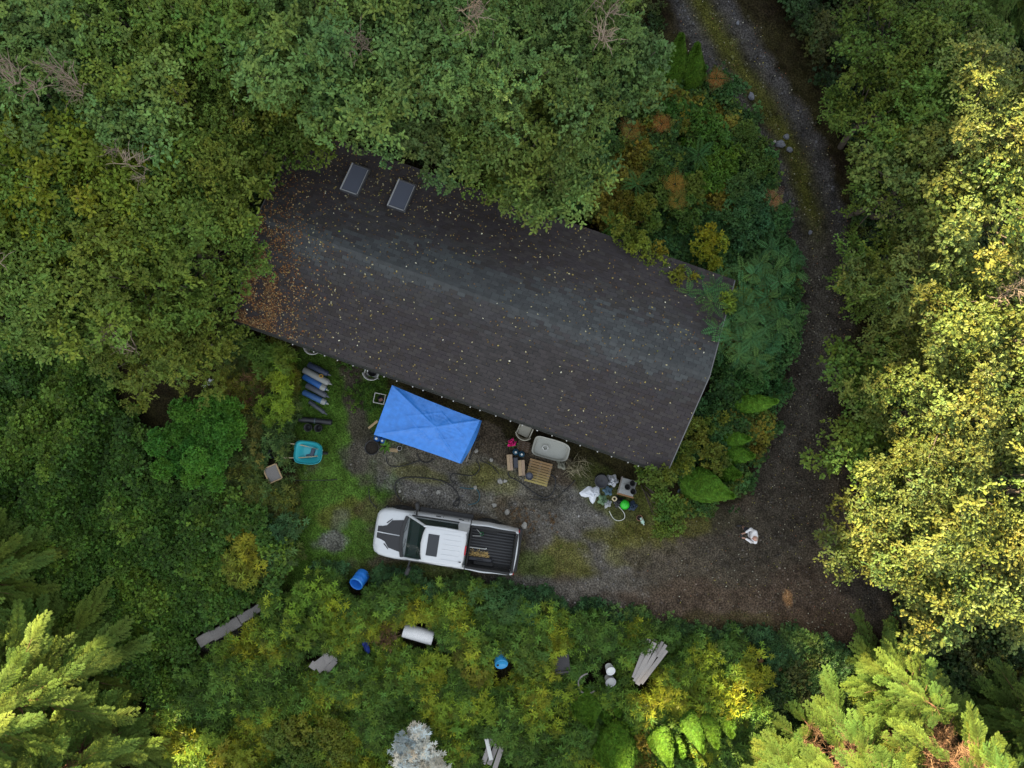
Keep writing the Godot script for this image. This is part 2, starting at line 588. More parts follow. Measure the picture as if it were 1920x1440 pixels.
	for j in nz + 1:
		for i in nx + 1:
			var x := x0 + i * st
			var z := z0 + j * st
			var g := ground_at(x, z)
			var k := j * (nx + 1) + i
			var col: Color = g[0]
			kinds[k] = g[2]
			verts[k] = Vector3(x, -0.012 + N2.get_noise_2d(x * 2.0, z * 2.0) * 0.022 - (0.02 if g[2] == 0 else 0.0), z)
			cols[k] = Color(col.r * 1.62, col.g * 1.60, col.b * 1.56)
			var gs: float = g[1]
			for r in 2:
				if R.randf() < gs * gs * 0.8:
					var s := rnd(0.5, 1.2)
					tuft_x.append(Transform3D(Basis(Vector3.UP, rnd(0, TAU)).scaled(Vector3(s, s * rnd(0.6, 1.1), s)), Vector3(x + rnd(-0.06, 0.06), -0.03, z + rnd(-0.06, 0.06))))
					var gc := Color(0.088, 0.178, 0.024).lerp(Color(0.155, 0.165, 0.036), clampf(0.35 + N1.get_noise_2d(x, z) * 1.1 + rnd(-0.2, 0.2), 0, 1))
					gc = gc.lerp(Color(col.r, col.g * 1.1, col.b), 0.35)
					tuft_c.append(tone(gc, rnd(0.5, 1.4)))
	var idx := [PackedInt32Array(), PackedInt32Array(), PackedInt32Array()]
	for j in nz:
		for i in nx:
			var k := j * (nx + 1) + i
			var into: PackedInt32Array = idx[kinds[k]]
			into.append_array(PackedInt32Array([k, k + 1, k + nx + 2, k, k + nx + 2, k + nx + 1]))
			idx[kinds[k]] = into
	var gm := StandardMaterial3D.new()
	gm.vertex_color_use_as_albedo = true
	gm.roughness = 0.95
	gm.metallic_specular = 0.2
	worn(gm, noise_tex(0.022, 0.38, 1.0, 6, 11, 1024), 0.45, 2.5)
	gm.uv1_world_triplanar = true
	var nm := ["ground", "gravel_road", "gravel_yard"]
	var lb := ["dark forest soil under the bushes and trees", "rutted gravel track with a mossy strip curving past the house", "mossy gravel yard in front of the house where the truck stands"]
	for t in 3:
		# keep only the vertices that this sheet uses
		var map := PackedInt32Array()
		map.resize(verts.size())
		map.fill(-1)
		var v := PackedVector3Array()
		var c := PackedColorArray()
		var ii := PackedInt32Array()
		for e in idx[t]:
			if map[e] < 0:
				map[e] = v.size()
				v.append(verts[e])
				c.append(cols[e])
			ii.append(map[e])
		if t == 0:
			# the same soil goes on beyond the clearing, out to the horizon
			var x1 := x0 + nx * st
			var z1 := z0 + nz * st
			var far := 900.0
			for q in [[-far, -far, far, z0], [-far, z1, far, far], [-far, z0, x0, z1], [x1, z0, far, z1]]:
				var b := v.size()
				for s in [Vector3(q[0], -0.03, q[1]), Vector3(q[2], -0.03, q[1]), Vector3(q[2], -0.03, q[3]), Vector3(q[0], -0.03, q[3])]:
					v.append(s)
					c.append(Color(0.05, 0.045, 0.022))
				ii.append_array(PackedInt32Array([b, b + 1, b + 2, b, b + 2, b + 3]))
		var nrm := PackedVector3Array()
		nrm.resize(v.size())
		nrm.fill(Vector3.UP)
		var a := []
		a.resize(Mesh.ARRAY_MAX)
		a[Mesh.ARRAY_VERTEX] = v
		a[Mesh.ARRAY_NORMAL] = nrm
		a[Mesh.ARRAY_COLOR] = c
		a[Mesh.ARRAY_INDEX] = ii
		var am := ArrayMesh.new()
		am.add_surface_from_arrays(Mesh.PRIMITIVE_TRIANGLES, a)
		tag(put_mesh(am, nm[t], gm), lb[t], "", "", "structure")
	var L := LeafMesh.new()
	for k in 9:
		var a := rnd(0, TAU)
		L.leaf(Vector3(cos(a), 0, sin(a)) * rnd(0, 0.05), Vector3(cos(a) * rnd(0.4, 1.6), 1, sin(a) * rnd(0.4, 1.6)), Vector3(rnd(-1, 1), 0.6, rnd(-1, 1)), rnd(0.05, 0.12), 0.016, vary(0.25, 0.3), 0.0)
	tag(scatter("grass", L.done(), M.leaf, tuft_x, tuft_c), "short grass and moss growing in patches over the yard", "grass")

# the ridge that keeps the low sun off the clearing
func build_hill(sun_s: Vector2, slope: float, h_ref: float, s_ref: float) -> void:
	var perp := Vector2(sun_s.y, -sun_s.x)
	var s := begin()
	var dist := -120.0
	var steps := 520
	var prev := []
	for i in steps + 1:
		var p := -230.0 + 460.0 * i / steps
		var top := h_ref + slope * (s_ref - dist)
		top += 1.6 * N1.get_noise_1d(p * 0.8) + 3.0 * N2.get_noise_1d(p * 1.2)
		top -= 6.5 * smoothstep(-13.0, -22.0, p)
		var row := []
		for k in [[0.0, dist + 26.0], [0.3, dist + 16.0], [0.75, dist + 6.0], [1.0, dist], [0.93, dist - 10.0], [0.0, dist - 130.0]]:
			var w := sun_s * float(k[1]) + perp * p
			row.append(Vector3(w.x, top * float(k[0]) - 0.1, w.y))
		if i > 0:
			for k in row.size() - 1:
				tri(s, prev[k], prev[k + 1], row[k + 1], Vector3(prev[k].x, -500, prev[k].z))
				tri(s, prev[k], row[k + 1], row[k], Vector3(prev[k].x, -500, prev[k].z))
		prev = row
	tag(put(s, "hill", mat(0.045, 0.06, 0.025, 1.0)), "wooded ridge above the clearing", "", "", "structure")

func materials() -> void:
	M.leaf = leaf_mat(0.45, 0.42)
	M.sun_leaf = leaf_mat(0.4, 0.62)
	M.leaf_thin = leaf_mat(0.45, 0.8)
	M.needle = leaf_mat(0.6, 0.55)
	M.litter = leaf_mat(0.8, 0.2)
	M.grain = noise_tex(0.05, 0.55, 1.0, 5, 5)
	M.fine = noise_tex(0.12, 0.7, 1.0, 3, 6)
	M.bark = worn(mat(0.16, 0.13, 0.10, 0.95), M.grain, 3.0, 1.5)
	M.pale_bark = worn(mat(0.30, 0.25, 0.20, 0.9), M.grain, 4.0, 1.0)
	M.red_bark = worn(mat(0.26, 0.13, 0.08, 0.95), M.grain, 3.0, 1.5)
	M.black = mat(0.012, 0.012, 0.014, 0.55)
	M.rubber = worn(mat(0.02, 0.02, 0.022, 0.85), M.fine, 4.0)
	M.white_plastic = worn(mat(0.72, 0.72, 0.70, 0.45), M.fine, 3.0)
	M.blue = mat(0.02, 0.17, 0.60, 0.4)
	M.steel = mat(0.4, 0.4, 0.42, 0.35, 0.8)
	M.old_wood = worn(mat(0.34, 0.30, 0.27, 0.9), M.grain, 5.0, 1.0)
	M.new_wood = worn(mat(0.55, 0.39, 0.21, 0.8), M.grain, 5.0, 0.5)
	M.soil = worn(mat(0.03, 0.022, 0.015, 1.0), M.grain, 6.0, 2.0)
	var glass := StandardMaterial3D.new()
	glass.transparency = BaseMaterial3D.TRANSPARENCY_ALPHA
	glass.albedo_color = Color(0.05, 0.08, 0.09, 0.45)
	glass.roughness = 0.06
	M.glass = glass

func sprays() -> void:
	SP.alder = [spray_oval(26, 0.36, 0.125, 0.075), spray_oval(26, 0.36, 0.115, 0.07), spray_oval(24, 0.38, 0.135, 0.08)]
	SP.big = [spray_oval(28, 0.37, 0.12, 0.08), spray_oval(28, 0.39, 0.13, 0.085)]
	SP.whorl = [spray_whorl(3, 8, 0.28, 0.22, 0.058), spray_whorl(3, 7, 0.30, 0.20, 0.058)]
	SP.trefoil = [spray_trefoil(12, 0.28, 0.11), spray_trefoil(12, 0.28, 0.125)]
	SP.small = [spray_oval(24, 0.28, 0.11, 0.07)]
	SP.ash = [frond(0.55, 8, 0.17, 0.055, 0.25), frond(0.6, 9, 0.16, 0.05, 0.3)]
	SP.fern = [frond(0.75, 17, 0.16, 0.035, 0.35), frond(0.7, 15, 0.17, 0.04, 0.4)]
	SP.bracken = [bracken_frond(0.8), bracken_frond(0.75)]
	SP.needle = [needle_frond(0.95), needle_frond(0.9)]
	SP.scale = [scale_spray(0.11), scale_spray(0.12)]
	SP.twigs = [dry_twigs(10, 0.7)]

# ---------------------------------------------------------------- the house
var house: Node3D
var house_len := 0.0
var house_wid := 0.0
const EAVE := 2.9
const RIDGE := 4.05

func roof_y(lz: float) -> float:
	return RIDGE - (RIDGE - EAVE) * absf(lz) / (house_wid * 0.5)

func build_house() -> void:
	var a := at(440, 600, EAVE)
	var b := at(1250, 885, EAVE)
	var d := at(580, 245, EAVE)
	var u := (b - a)
	house_len = u.length()
	u = u.normalized()
	var v := Vector3(-u.z, 0, u.x)
	house_wid = absf((a - d).dot(v))
	var c := a + u * house_len * 0.5 - v * house_wid * 0.5
	c.y = 0
	house = thing("house", "long low house with a dark weathered shingle roof strewn with fallen leaves", "house", c, -atan2(u.z, u.x))
	var L := house_len
	var W := house_wid
	var wall_m := worn(mat(0.20, 0.17, 0.13, 0.9), M.grain, 2.0, 0.5)
	var ov := 0.45
	for e in [[Vector3(0, 1.36, W / 2 - ov), Vector3(L - 2 * ov, 2.72, 0.16)], [Vector3(0, 1.36, -W / 2 + ov), Vector3(L - 2 * ov, 2.72, 0.16)], [Vector3(L / 2 - ov - 0.08, 1.36, 0), Vector3(0.16, 2.72, W - 2 * ov - 0.17)], [Vector3(-L / 2 + ov + 0.08, 1.36, 0), Vector3(0.16, 2.72, W - 2 * ov - 0.17)]]:
		var s := begin()
		box(s, Transform3D(Basis(), e[0]), e[1])
		put(s, "wall", wall_m, house)
	# gables
	for sx in [-1.0, 1.0]:
		var s := begin()
		var gx: float = sx * (L / 2 - ov - 0.08)
		var rings := []
		for o in [-0.08, 0.08]:
			rings.append(PackedVector3Array([Vector3(gx + o, 2.725, -W / 2 + ov), Vector3(gx + o, 2.725, W / 2 - ov), Vector3(gx + o, RIDGE - 0.16, 0)]))
		loft(s, rings, true, true, false)
		put(s, "gable", wall_m, house)
	# roof boards under the shingles
	var s := begin()
	for sz in [-1.0, 1.0]:
		var rings := []
		for x in [-L / 2, L / 2]:
			rings.append(PackedVector3Array([Vector3(x, EAVE - 0.12, sz * W / 2), Vector3(x, EAVE, sz * W / 2), Vector3(x, RIDGE, sz * 0.001), Vector3(x, RIDGE - 0.12, sz * 0.001)]))
		loft(s, rings, true, true, false)
	var roof := put(s, "roof", mat(0.03, 0.03, 0.034, 0.9), house)
	# shingles
	var exposure := 0.145
	var tab := 0.305
	var pitch := atan((RIDGE - EAVE) / (W / 2))
	var slope_len := (W / 2) / cos(pitch)
	var courses := int(ceil(slope_len / exposure))
	var tabs := int(ceil(L / tab))
	var cells := []
	var cam_l := house.transform.affine_inverse() * at(NADIR_X, NADIR_Y, EAVE)
	for sz in [-1.0, 1.0]:
		for k in courses:
			var off := (0.5 if k % 2 else 0.0) + rnd(-0.08, 0.08)
			for t in tabs + 1:
				var x0 := -L / 2 + (t - off) * tab
				var x1 := minf(x0 + tab - 0.012 - rnd(0, 0.006), L / 2 + 0.01)
				x0 = maxf(x0, -L / 2 - 0.01)
				if x1 - x0 < 0.04: continue
				var down := (k + 1) * exposure # distance below the ridge of the lower edge
				down = minf(down, slope_len + 0.03)
				var z: float = sz * down * cos(pitch)
				var p := Vector2((x0 + x1) / 2.0, z)
				# weathering: bleached and lichened along the ridge, browner towards the eaves
				var f := clampf(1.0 - absf(z + 0.25 + p.x * 0.02) / (W * 0.30), 0, 1)
				f = clampf(f + N1.get_noise_2d(p.x * 0.35, z * 1.0) * 0.4 + rnd(-0.13, 0.13), 0, 1)
				var lev := clampi(int(f * 2.99), 0, 2)
				cells.append({"x0": x0, "x1": x1, "sz": sz, "down": down, "lev": lev, "v": R.randi_range(0, 3), "d": p.distance_to(Vector2(cam_l.x, cam_l.z)), "lift": rnd(0.006, 0.013)})
	cells.sort_custom(func(p, q): return p.d < q.d)
	var base_c := [Color(0.033, 0.0275, 0.0285), Color(0.037, 0.0345, 0.0365), Color(0.050, 0.0545, 0.0575)]
	var mats := {}
	for lv in 3:
		for vv in 4:
			var m := StandardMaterial3D.new()
			var q: Color = tone(base_c[lv], [0.80, 0.94, 1.06, 1.22][vv])
			m.albedo_color = lin(q.r * 1.2, q.g * 1.2, q.b * 1.2)
			m.roughness = 0.82
			worn(m, M.fine, 5.0)
			mats[lv * 4 + vv] = m
	var rest := begin()
	var rest_m := StandardMaterial3D.new()
	rest_m.vertex_color_use_as_albedo = true
	rest_m.roughness = 0.82
	worn(rest_m, M.fine, 5.0)
	var shared := {}
	for n in cells.size():
		var e: Dictionary = cells[n]
		var wd: float = e.x1 - e.x0
		var sz: float = e.sz
		var cd: float = e.down - exposure * 0.56
		# frame: x along the ridge, z down the slope
		var yaxis := Vector3(0, cos(pitch), sz * sin(pitch))
		var zaxis := Vector3(0, -sin(pitch), sz * cos(pitch))
		var xaxis := yaxis.cross(zaxis)
		var pos := Vector3((e.x0 + e.x1) / 2.0, RIDGE, 0) + zaxis * cd + yaxis * (e.lift as float)
		var bs := Basis(xaxis, yaxis, zaxis).rotated(xaxis.normalized(), 0.05 * signf(xaxis.x) * sz)
		if n < 300:
			var key := snappedf(wd, 0.02)
			if not shared.has(key):
				var ss := begin()
				box(ss, Transform3D(), Vector3(key, 0.012, exposure * 1.12))
				ss.generate_normals()
				shared[key] = ss.commit()
			var o := put_mesh(shared[key], "shingle", mats[e.lev * 4 + e.v], roof)
			o.transform = Transform3D(bs, pos)
		else:
			var q: Color = tone(base_c[e.lev], [0.80, 0.94, 1.06, 1.22][e.v] * 1.2)
			rest.set_color(q)
			box(rest, Transform3D(bs, pos), Vector3(wd, 0.012, exposure * 1.12))
	put(rest, "shingle_field", rest_m, roof).set_meta("kind", "stuff")
	# ridge caps
	for k in int(L / 0.29):
		var cs := begin()
		var x := -L / 2 + 0.15 + k * 0.29
		var g: Color = tone(Color(0.064, 0.074, 0.08), rnd(0.8, 1.2))
		var rings := []
		for o in [-0.145, 0.14]:
			var lift: float = 0.028 if o < 0 else 0.018
			rings.append(PackedVector3Array([Vector3(x + o, RIDGE + lift - 0.037, -0.13), Vector3(x + o, RIDGE + lift, 0), Vector3(x + o, RIDGE + lift - 0.037, 0.13), Vector3(x + o, RIDGE + lift - 0.05, 0.13), Vector3(x + o, RIDGE + lift - 0.014, 0), Vector3(x + o, RIDGE + lift - 0.05, -0.13)]))
		loft(cs, rings, true, true, false)
		put(cs, "ridge_shingle", mats[8 + R.randi_range(0, 3)], roof)
	# edging: gutter along the yard side, barge boards on the gables
	var gs := begin()
	var gp := []
	for k in 2:
		var x := (-L / 2 if k == 0 else L / 2)
		gp.append(PackedVector3Array([Vector3(x, EAVE - 0.03, W / 2 + 0.012), Vector3(x, EAVE - 0.13, W / 2 + 0.012), Vector3(x, EAVE - 0.13, W / 2 + 0.10), Vector3(x, EAVE - 0.03, W / 2 + 0.12), Vector3(x, EAVE - 0.03, W / 2 + 0.11), Vector3(x, EAVE - 0.12, W / 2 + 0.092), Vector3(x, EAVE - 0.12, W / 2 + 0.022), Vector3(x, EAVE - 0.03, W / 2 + 0.02)]))
	loft(gs, gp, true, true, false)
	put(gs, "gutter", worn(mat(0.10, 0.10, 0.085, 0.7), M.grain, 3.0), house)
	for sx in [-1.0, 1.0]:
		for sz in [-1.0, 1.0]:
			var bs := begin()
			var rings := []
			var xo: float = sx * (L / 2 + 0.015)
			for o in [0.0, sx * 0.035]:
				rings.append(PackedVector3Array([Vector3(xo + o, EAVE - 0.16, sz * (W / 2)), Vector3(xo + o, EAVE + 0.022, sz * (W / 2)), Vector3(xo + o, RIDGE + 0.022, sz * 0.004), Vector3(xo + o, RIDGE - 0.16, sz * 0.004)]))
			loft(bs, rings, true, true, false)
			put(bs, "barge_board", mat(0.12, 0.12, 0.125, 0.6), house)
	# roof windows on the far slope
	var alum := mat(0.07, 0.072, 0.08, 0.4, 0.3)
	var trim := mat(0.42, 0.43, 0.45, 0.35, 0.2)
	var lens := StandardMaterial3D.new()
	lens.albedo_color = lin(0.10, 0.11, 0.145)
	lens.roughness = 0.12
	for q in [[664, 337], [752, 367]]:
		var lp := house.transform.affine_inverse() * at(q[0], q[1], 3.5)
		var y := roof_y(lp.z)
		var yx := Vector3(0, cos(pitch), -sin(pitch))
		var zx := Vector3(0, sin(pitch), cos(pitch))
		var xf := Transform3D(Basis(Vector3.RIGHT, yx, zx), Vector3(lp.x, y, lp.z))
		var fs := begin()
		for e in [[Vector3(-0.33, 0.09, 0), Vector3(0.07, 0.16, 1.22)], [Vector3(0.33, 0.09, 0), Vector3(0.07, 0.16, 1.22)], [Vector3(0, 0.09, -0.575), Vector3(0.58, 0.16, 0.07)], [Vector3(0, 0.09, 0.575), Vector3(0.58, 0.16, 0.07)]]:
			box(fs, xf * Transform3D(Basis(), e[0]), e[1], 0.012)
		var fr := put(fs, "skylight", alum, house)
		var gsx := begin()
		box(gsx, xf * Transform3D(Basis(), Vector3(0, 0.15, 0)), Vector3(0.588, 0.014, 1.078))
		put(gsx, "pane", lens, fr)
		var ts := begin()
		box(ts, xf * Transform3D(Basis(), Vector3(-0.328, 0.176, 0)), Vector3(0.055, 0.012, 1.2), 0.003)
		box(ts, xf * Transform3D(Basis(), Vector3(0.31, 0.176, 0.02)), Vector3(0.02, 0.012, 1.1), 0.003)
		box(ts, xf * Transform3D(Basis(), Vector3(0, 0.176, 0.58)), Vector3(0.58, 0.012, 0.025), 0.003)
		put(ts, "trim", trim, fr)
	# the line of small bulbs along the gutter
	var sl := thing("string_light", "string of small white bulbs strung along the gutter above the yard", "string light", house.transform * Vector3(0, EAVE, W / 2), house.rotation.y)
	var cable := []
	for k in 60:
		var x := lerpf(-L * 0.36, L * 0.48, k / 59.0)
		cable.append(Vector3(x, -0.01 - 0.012 * absf(sin(k * 1.3)), 0.128))
	var cs2 := begin()
	tube(cs2, cable, 0.006, 0.006, 4)
	put(cs2, "cable", M.black, sl)
	for k in 26:
		var bs := begin()
		var x := lerpf(-L * 0.355, L * 0.475, (k + rnd(-0.25, 0.25)) / 25.0)
		lathe(bs, [Vector2(0.004, -0.045), Vector2(0.022, -0.03), Vector2(0.028, 0.0), Vector2(0.02, 0.025), Vector2(0.012, 0.04)], 8, Transform3D(Basis(), Vector3(x, 0.02, 0.145)))
		put(bs, "bulb", M.white_plastic, sl)

# ---------------------------------------------------------------- the pick-up truck (front towards -x)
func hood_y(x: float, z: float) -> float:
	var t := clampf((x + 2.92) / 1.3, 0, 1)
	return lerpf(0.93, 1.17, pow(t, 0.55)) + 0.025 - 0.05 * z * z

func truck_ring(x: float, w: float, yb: float, ys: float, yt: float, crown: float) -> PackedVector3Array:
	var o := PackedVector3Array()
	for e in [[-0.90, yb], [-1.0, yb + 0.12], [-1.005, lerpf(yb, ys, 0.6)], [-0.985, ys], [-0.93, yt - 0.035], [-0.84, yt], [-0.45, yt + crown * 0.8], [0.0, yt + crown], [0.45, yt + crown * 0.8], [0.84, yt], [0.93, yt - 0.035], [0.985, ys], [1.005, lerpf(yb, ys, 0.6)], [1.0, yb + 0.12], [0.90, yb]]:
		o.append(Vector3(x, e[1], e[0] * w))
	return o

func flat_piece(s: SurfaceTool, pts: Array, thick: float) -> void:
	# a thin sheet over an outline that lies on the bonnet
	var poly := PackedVector2Array()
	for p in pts: poly.append(p)
	var t := Geometry2D.triangulate_polygon(poly)
	for k in range(0, t.size(), 3):
		var v := []
		for j in 3:
			var q: Vector2 = poly[t[k + j]]
			v.append(Vector3(q.x, hood_y(q.x, q.y) + thick, q.y))
		tri(s, v[0], v[1], v[2], v[0] - Vector3.UP)
	for k in poly.size():
		var q := poly[k]
		var r := poly[(k + 1) % poly.size()]
		var a := Vector3(q.x, hood_y(q.x, q.y), q.y)
		var b := Vector3(r.x, hood_y(r.x, r.y), r.y)
		quad(s, a, b, b + Vector3.UP * thick, a + Vector3.UP * thick, (a + b) * 0.5 * 0.9)

func dense(pts: Array, n: int) -> Array:
	var out := []
	for k in pts.size():
		for j in n:
			out.append((pts[k] as Vector2).lerp(pts[(k + 1) % pts.size()], float(j) / n))
	return out

func build_truck() -> void:
	var a := at(706, 996, 1.0)
	var b := at(964, 1037, 1.15)
	var mid := (a + b) / 2.0
	mid.y = 0.0
	var t := thing("pickup_truck", "white crew cab pickup truck with black bonnet stripes and an open bed", "pickup truck", mid, -atan2(b.z - a.z, b.x - a.x))
	keep_out.append(Vector3(mid.x - 1.6, mid.z - 0.3, 1.4)); keep_out.append(Vector3(mid.x, mid.z, 1.4)); keep_out.append(Vector3(mid.x + 1.6, mid.z + 0.3, 1.4))
	var paint := mat(0.49, 0.503, 0.53, 0.32)
	paint.clearcoat_enabled = true
	paint.clearcoat = 0.8
	paint.clearcoat_roughness = 0.08
	var matte := mat(0.014, 0.014, 0.018, 0.55)
	var trim := mat(0.016, 0.016, 0.018, 0.6)
	var liner := worn(mat(0.018, 0.018, 0.020, 0.8), M.fine, 5.0, 0.3)
	var dark_glass := StandardMaterial3D.new()
	dark_glass.transparency = BaseMaterial3D.TRANSPARENCY_ALPHA
	dark_glass.albedo_color = Color(0.10, 0.2, 0.19, 0.38)
	dark_glass.roughness = 0.05
	# front end with bonnet and wings, then the lower cab
	var s := begin()
	loft(s, [truck_ring(-2.93, 0.55, 0.50, 0.80, 0.87, 0.02), truck_ring(-2.91, 0.72, 0.42, 0.84, 0.91, 0.025), truck_ring(-2.82, 0.86, 0.40, 0.90, 0.985, 0.03), truck_ring(-2.62, 0.955, 0.40, 0.95, 1.04, 0.03), truck_ring(-2.3, 0.995, 0.42, 0.99, 1.085, 0.03), truck_ring(-1.95, 1.005, 0.42, 1.03, 1.12, 0.03), truck_ring(-1.64, 0.99, 0.40, 1.06, 1.145, 0.03), truck_ring(-1.2, 0.985, 0.36, 1.08, 1.18, 0.02), truck_ring(0.2, 0.985, 0.36, 1.10, 1.20, 0.0), truck_ring(0.91, 0.985, 0.36, 1.12, 1.21, 0.0)])
	var body := put(s, "body", paint, t)
	# bonnet stripes
	for sg in [-1.0, 1.0]:
		s = begin()
		flat_piece(s, dense([Vector2(-2.80, 0.022 * sg), Vector2(-2.80, 0.24 * sg), Vector2(-2.62, 0.27 * sg), Vector2(-2.44, 0.33 * sg), Vector2(-2.26, 0.56 * sg), Vector2(-1.73, 0.66 * sg), Vector2(-1.83, 0.022 * sg)], 3), 0.018)
		put(s, "bonnet_stripe", matte, body)
		s = begin()
		flat_piece(s, dense([Vector2(-2.48, 0.43 * sg), Vector2(-2.45, 0.46 * sg), Vector2(-2.25, 0.64 * sg), Vector2(-2.25, 0.60 * sg), Vector2(-2.42, 0.42 * sg)], 2), 0.016)
		put(s, "bonnet_vent", trim, body)
	# dark bumper and grille round the nose
	s = begin()
	var rings := []
	for k in 13:
		var z := lerpf(-1.0, 1.0, k / 12.0)
		var x := -2.985 + 0.36 * pow(absf(z), 3.2)
		rings.append(PackedVector3Array([Vector3(x, 0.34, z), Vector3(x - 0.03, 0.42, z * 1.01), Vector3(x - 0.02, 0.62, z * 1.01), Vector3(x + 0.04, 0.70, z), Vector3(x + 0.2, 0.66, z * 0.9), Vector3(x + 0.2, 0.36, z * 0.9)]))
	loft(s, rings)
	put(s, "front_bumper", trim, t)
	for sg in [-1.0, 1.0]:
		s = begin()
		box(s, turned(Vector3(-2.80, 0.82, 0.70 * sg), 0.45 * sg), Vector3(0.12, 0.14, 0.34), 0.03)
		put(s, "headlight", mat(0.5, 0.5, 0.52, 0.15), t)
	# cabin: black floor of the glasshouse, dash and seats
	s = begin()
	box(s, turned(Vector3(-0.36, 1.225, 0)), Vector3(2.35, 0.02, 1.66))
	put(s, "cabin_floor", mat(0.012, 0.012, 0.013, 0.9), t)
	s = begin()
	box(s, turned(Vector3(-1.24, 1.28, 0), 0, 0, 0.06), Vector3(0.36, 0.09, 1.45), 0.03)
	put(s, "dashboard", mat(0.02, 0.024, 0.026, 0.7), t)
	for z in [-0.38, 0.38]:
		s = begin()
		box(s, turned(Vector3(-0.52, 1.36, z), 0, 0, -0.2), Vector3(0.16, 0.32, 0.46), 0.06)
		box(s, turned(Vector3(-0.44, 1.60, z), 0, 0, -0.15), Vector3(0.09, 0.17, 0.26), 0.04)
		put(s, "seat", mat(0.05, 0.075, 0.07, 0.8), t)
	# roof
	s = begin()
	rings = []
	for e in [[1.80, 0.0], [1.87, 0.012], [1.915, -0.03], [1.935, -0.10]]:
		var ring := PackedVector3Array()
		var g: float = e[1]
		for p in [[-0.86, -0.40], [-0.90, 0.0], [-0.86, 0.40], [-0.78, 0.67], [-0.6, 0.71], [0.6, 0.72], [0.80, 0.69], [0.86, 0.4], [0.86, -0.4], [0.80, -0.69], [0.6, -0.72], [-0.6, -0.71], [-0.78, -0.67]]:
			ring.append(Vector3(p[0] + (g if p[0] > 0 else -g), e[0] - 0.02 * pow(p[1], 2), p[1] + signf(p[1]) * g))
		rings.append(ring)
	loft(s, rings)
	var roof := put(s, "roof", paint, t)
	for k in 6:
		s = begin()
		box(s, turned(Vector3(0.32, 1.932, -0.50 + k * 0.2)), Vector3(0.72, 0.012, 0.022), 0.005)
		put(s, "roof_rib", paint, roof)
	s = begin()
	box(s, turned(Vector3(-0.42, 1.936, 0.0)), Vector3(0.44, 0.022, 0.86), 0.01)
	put(s, "sunroof", mat(0.020, 0.022, 0.028, 0.15), roof)
	s = begin()
	loft(s, [PackedVector3Array([Vector3(0.62, 1.93, 0.50), Vector3(0.78, 1.93, 0.47), Vector3(0.78, 1.93, 0.53)]), PackedVector3Array([Vector3(0.72, 1.985, 0.50), Vector3(0.77, 1.985, 0.495), Vector3(0.77, 1.985, 0.505)])])
	put(s, "antenna", trim, roof)
	s = begin()
	box(s, turned(Vector3(0.885, 1.89, 0.02)), Vector3(0.05, 0.05, 0.38), 0.015)
	put(s, "brake_light", mat(0.42, 0.01, 0.02, 0.2), roof)
	# pillars and door frames
	for sg in [-1.0, 1.0]:
		s = begin()
		tube(s, [Vector3(-1.60, 1.17, 0.86 * sg), Vector3(-1.2, 1.52, 0.78 * sg), Vector3(-0.82, 1.85, 0.685 * sg)], 0.055, 0.05, 6)
		tube(s, [Vector3(-0.88, 1.85, 0.685 * sg), Vector3(0.0, 1.875, 0.715 * sg), Vector3(0.80, 1.85, 0.69 * sg)], 0.045, 0.045, 6)
		put(s, "pillar", paint, t)
		s = begin()
		loft(s, [PackedVector3Array([Vector3(0.42, 1.20, 0.90 * sg), Vector3(0.92, 1.20, 0.90 * sg), Vector3(0.92, 1.20, 0.78 * sg), Vector3(0.42, 1.20, 0.84 * sg)]), PackedVector3Array([Vector3(0.50, 1.86, 0.72 * sg), Vector3(0.84, 1.86, 0.70 * sg), Vector3(0.84, 1.86, 0.62 * sg), Vector3(0.50, 1.86, 0.66 * sg)])], true, true, false)
		put(s, "rear_pillar", paint, t)
		# side glass with its dark sill
		s = begin()
		quad(s, Vector3(-1.42, 1.235, 0.885 * sg), Vector3(0.44, 1.235, 0.895 * sg), Vector3(0.50, 1.83, 0.71 * sg), Vector3(-0.80, 1.83, 0.70 * sg), Vector3(0, 1.4, 0))
		put(s, "side_window", dark_glass, t)
		s = begin()
		box(s, turned(Vector3(-0.5, 1.20, 0.905 * sg)), Vector3(1.95, 0.05, 0.05), 0.015)
		put(s, "window_sill", trim, t)
		# door handles and shut lines
		for x in [-0.42, 0.52]:
			s = begin()
			box(s, turned(Vector3(x, 1.06, 0.985 * sg)), Vector3(0.22, 0.04, 0.06), 0.015)
			put(s, "door_handle", trim, t)
		for x in [-1.42, -0.22, 0.80]:
			s = begin()
			box(s, turned(Vector3(x, 0.82, 0.978 * sg)), Vector3(0.014, 0.62, 0.02))
			put(s, "door_seam", trim, t)
		# running board
		s = begin()
		box(s, turned(Vector3(-0.15, 0.42, 1.05 * sg)), Vector3(2.25, 0.07, 0.22), 0.03)
		put(s, "running_board", trim, t)
		# mirror on its arm
		s = begin()
		tube(s, [Vector3(-1.30, 1.18, 0.95 * sg), Vector3(-1.32, 1.26, 1.18 * sg)], 0.04, 0.035, 6)
		box(s, turned(Vector3(-1.31, 1.28, 1.32 * sg), -0.25 * sg), Vector3(0.16, 0.26, 0.34), 0.05)
		put(s, "mirror", trim, t)
	# windscreen, bowed forward in the middle
	s = begin()
	s.set_smooth_group(0)
	for k in 8:
		var q := []
		for j in 2:
			var u := lerpf(-1, 1, (k + j) / 8.0)
			q.append([Vector3(-1.60 - 0.13 * (1 - u * u), 1.19, 0.83 * u), Vector3(-0.86 - 0.05 * (1 - u * u), 1.875, 0.67 * u)])
		quad(s, q[0][0], q[1][0], q[1][1], q[0][1], Vector3(0, 1.2, 0))
	put(s, "windscreen", dark_glass, t)
	s = begin()
	rings = []
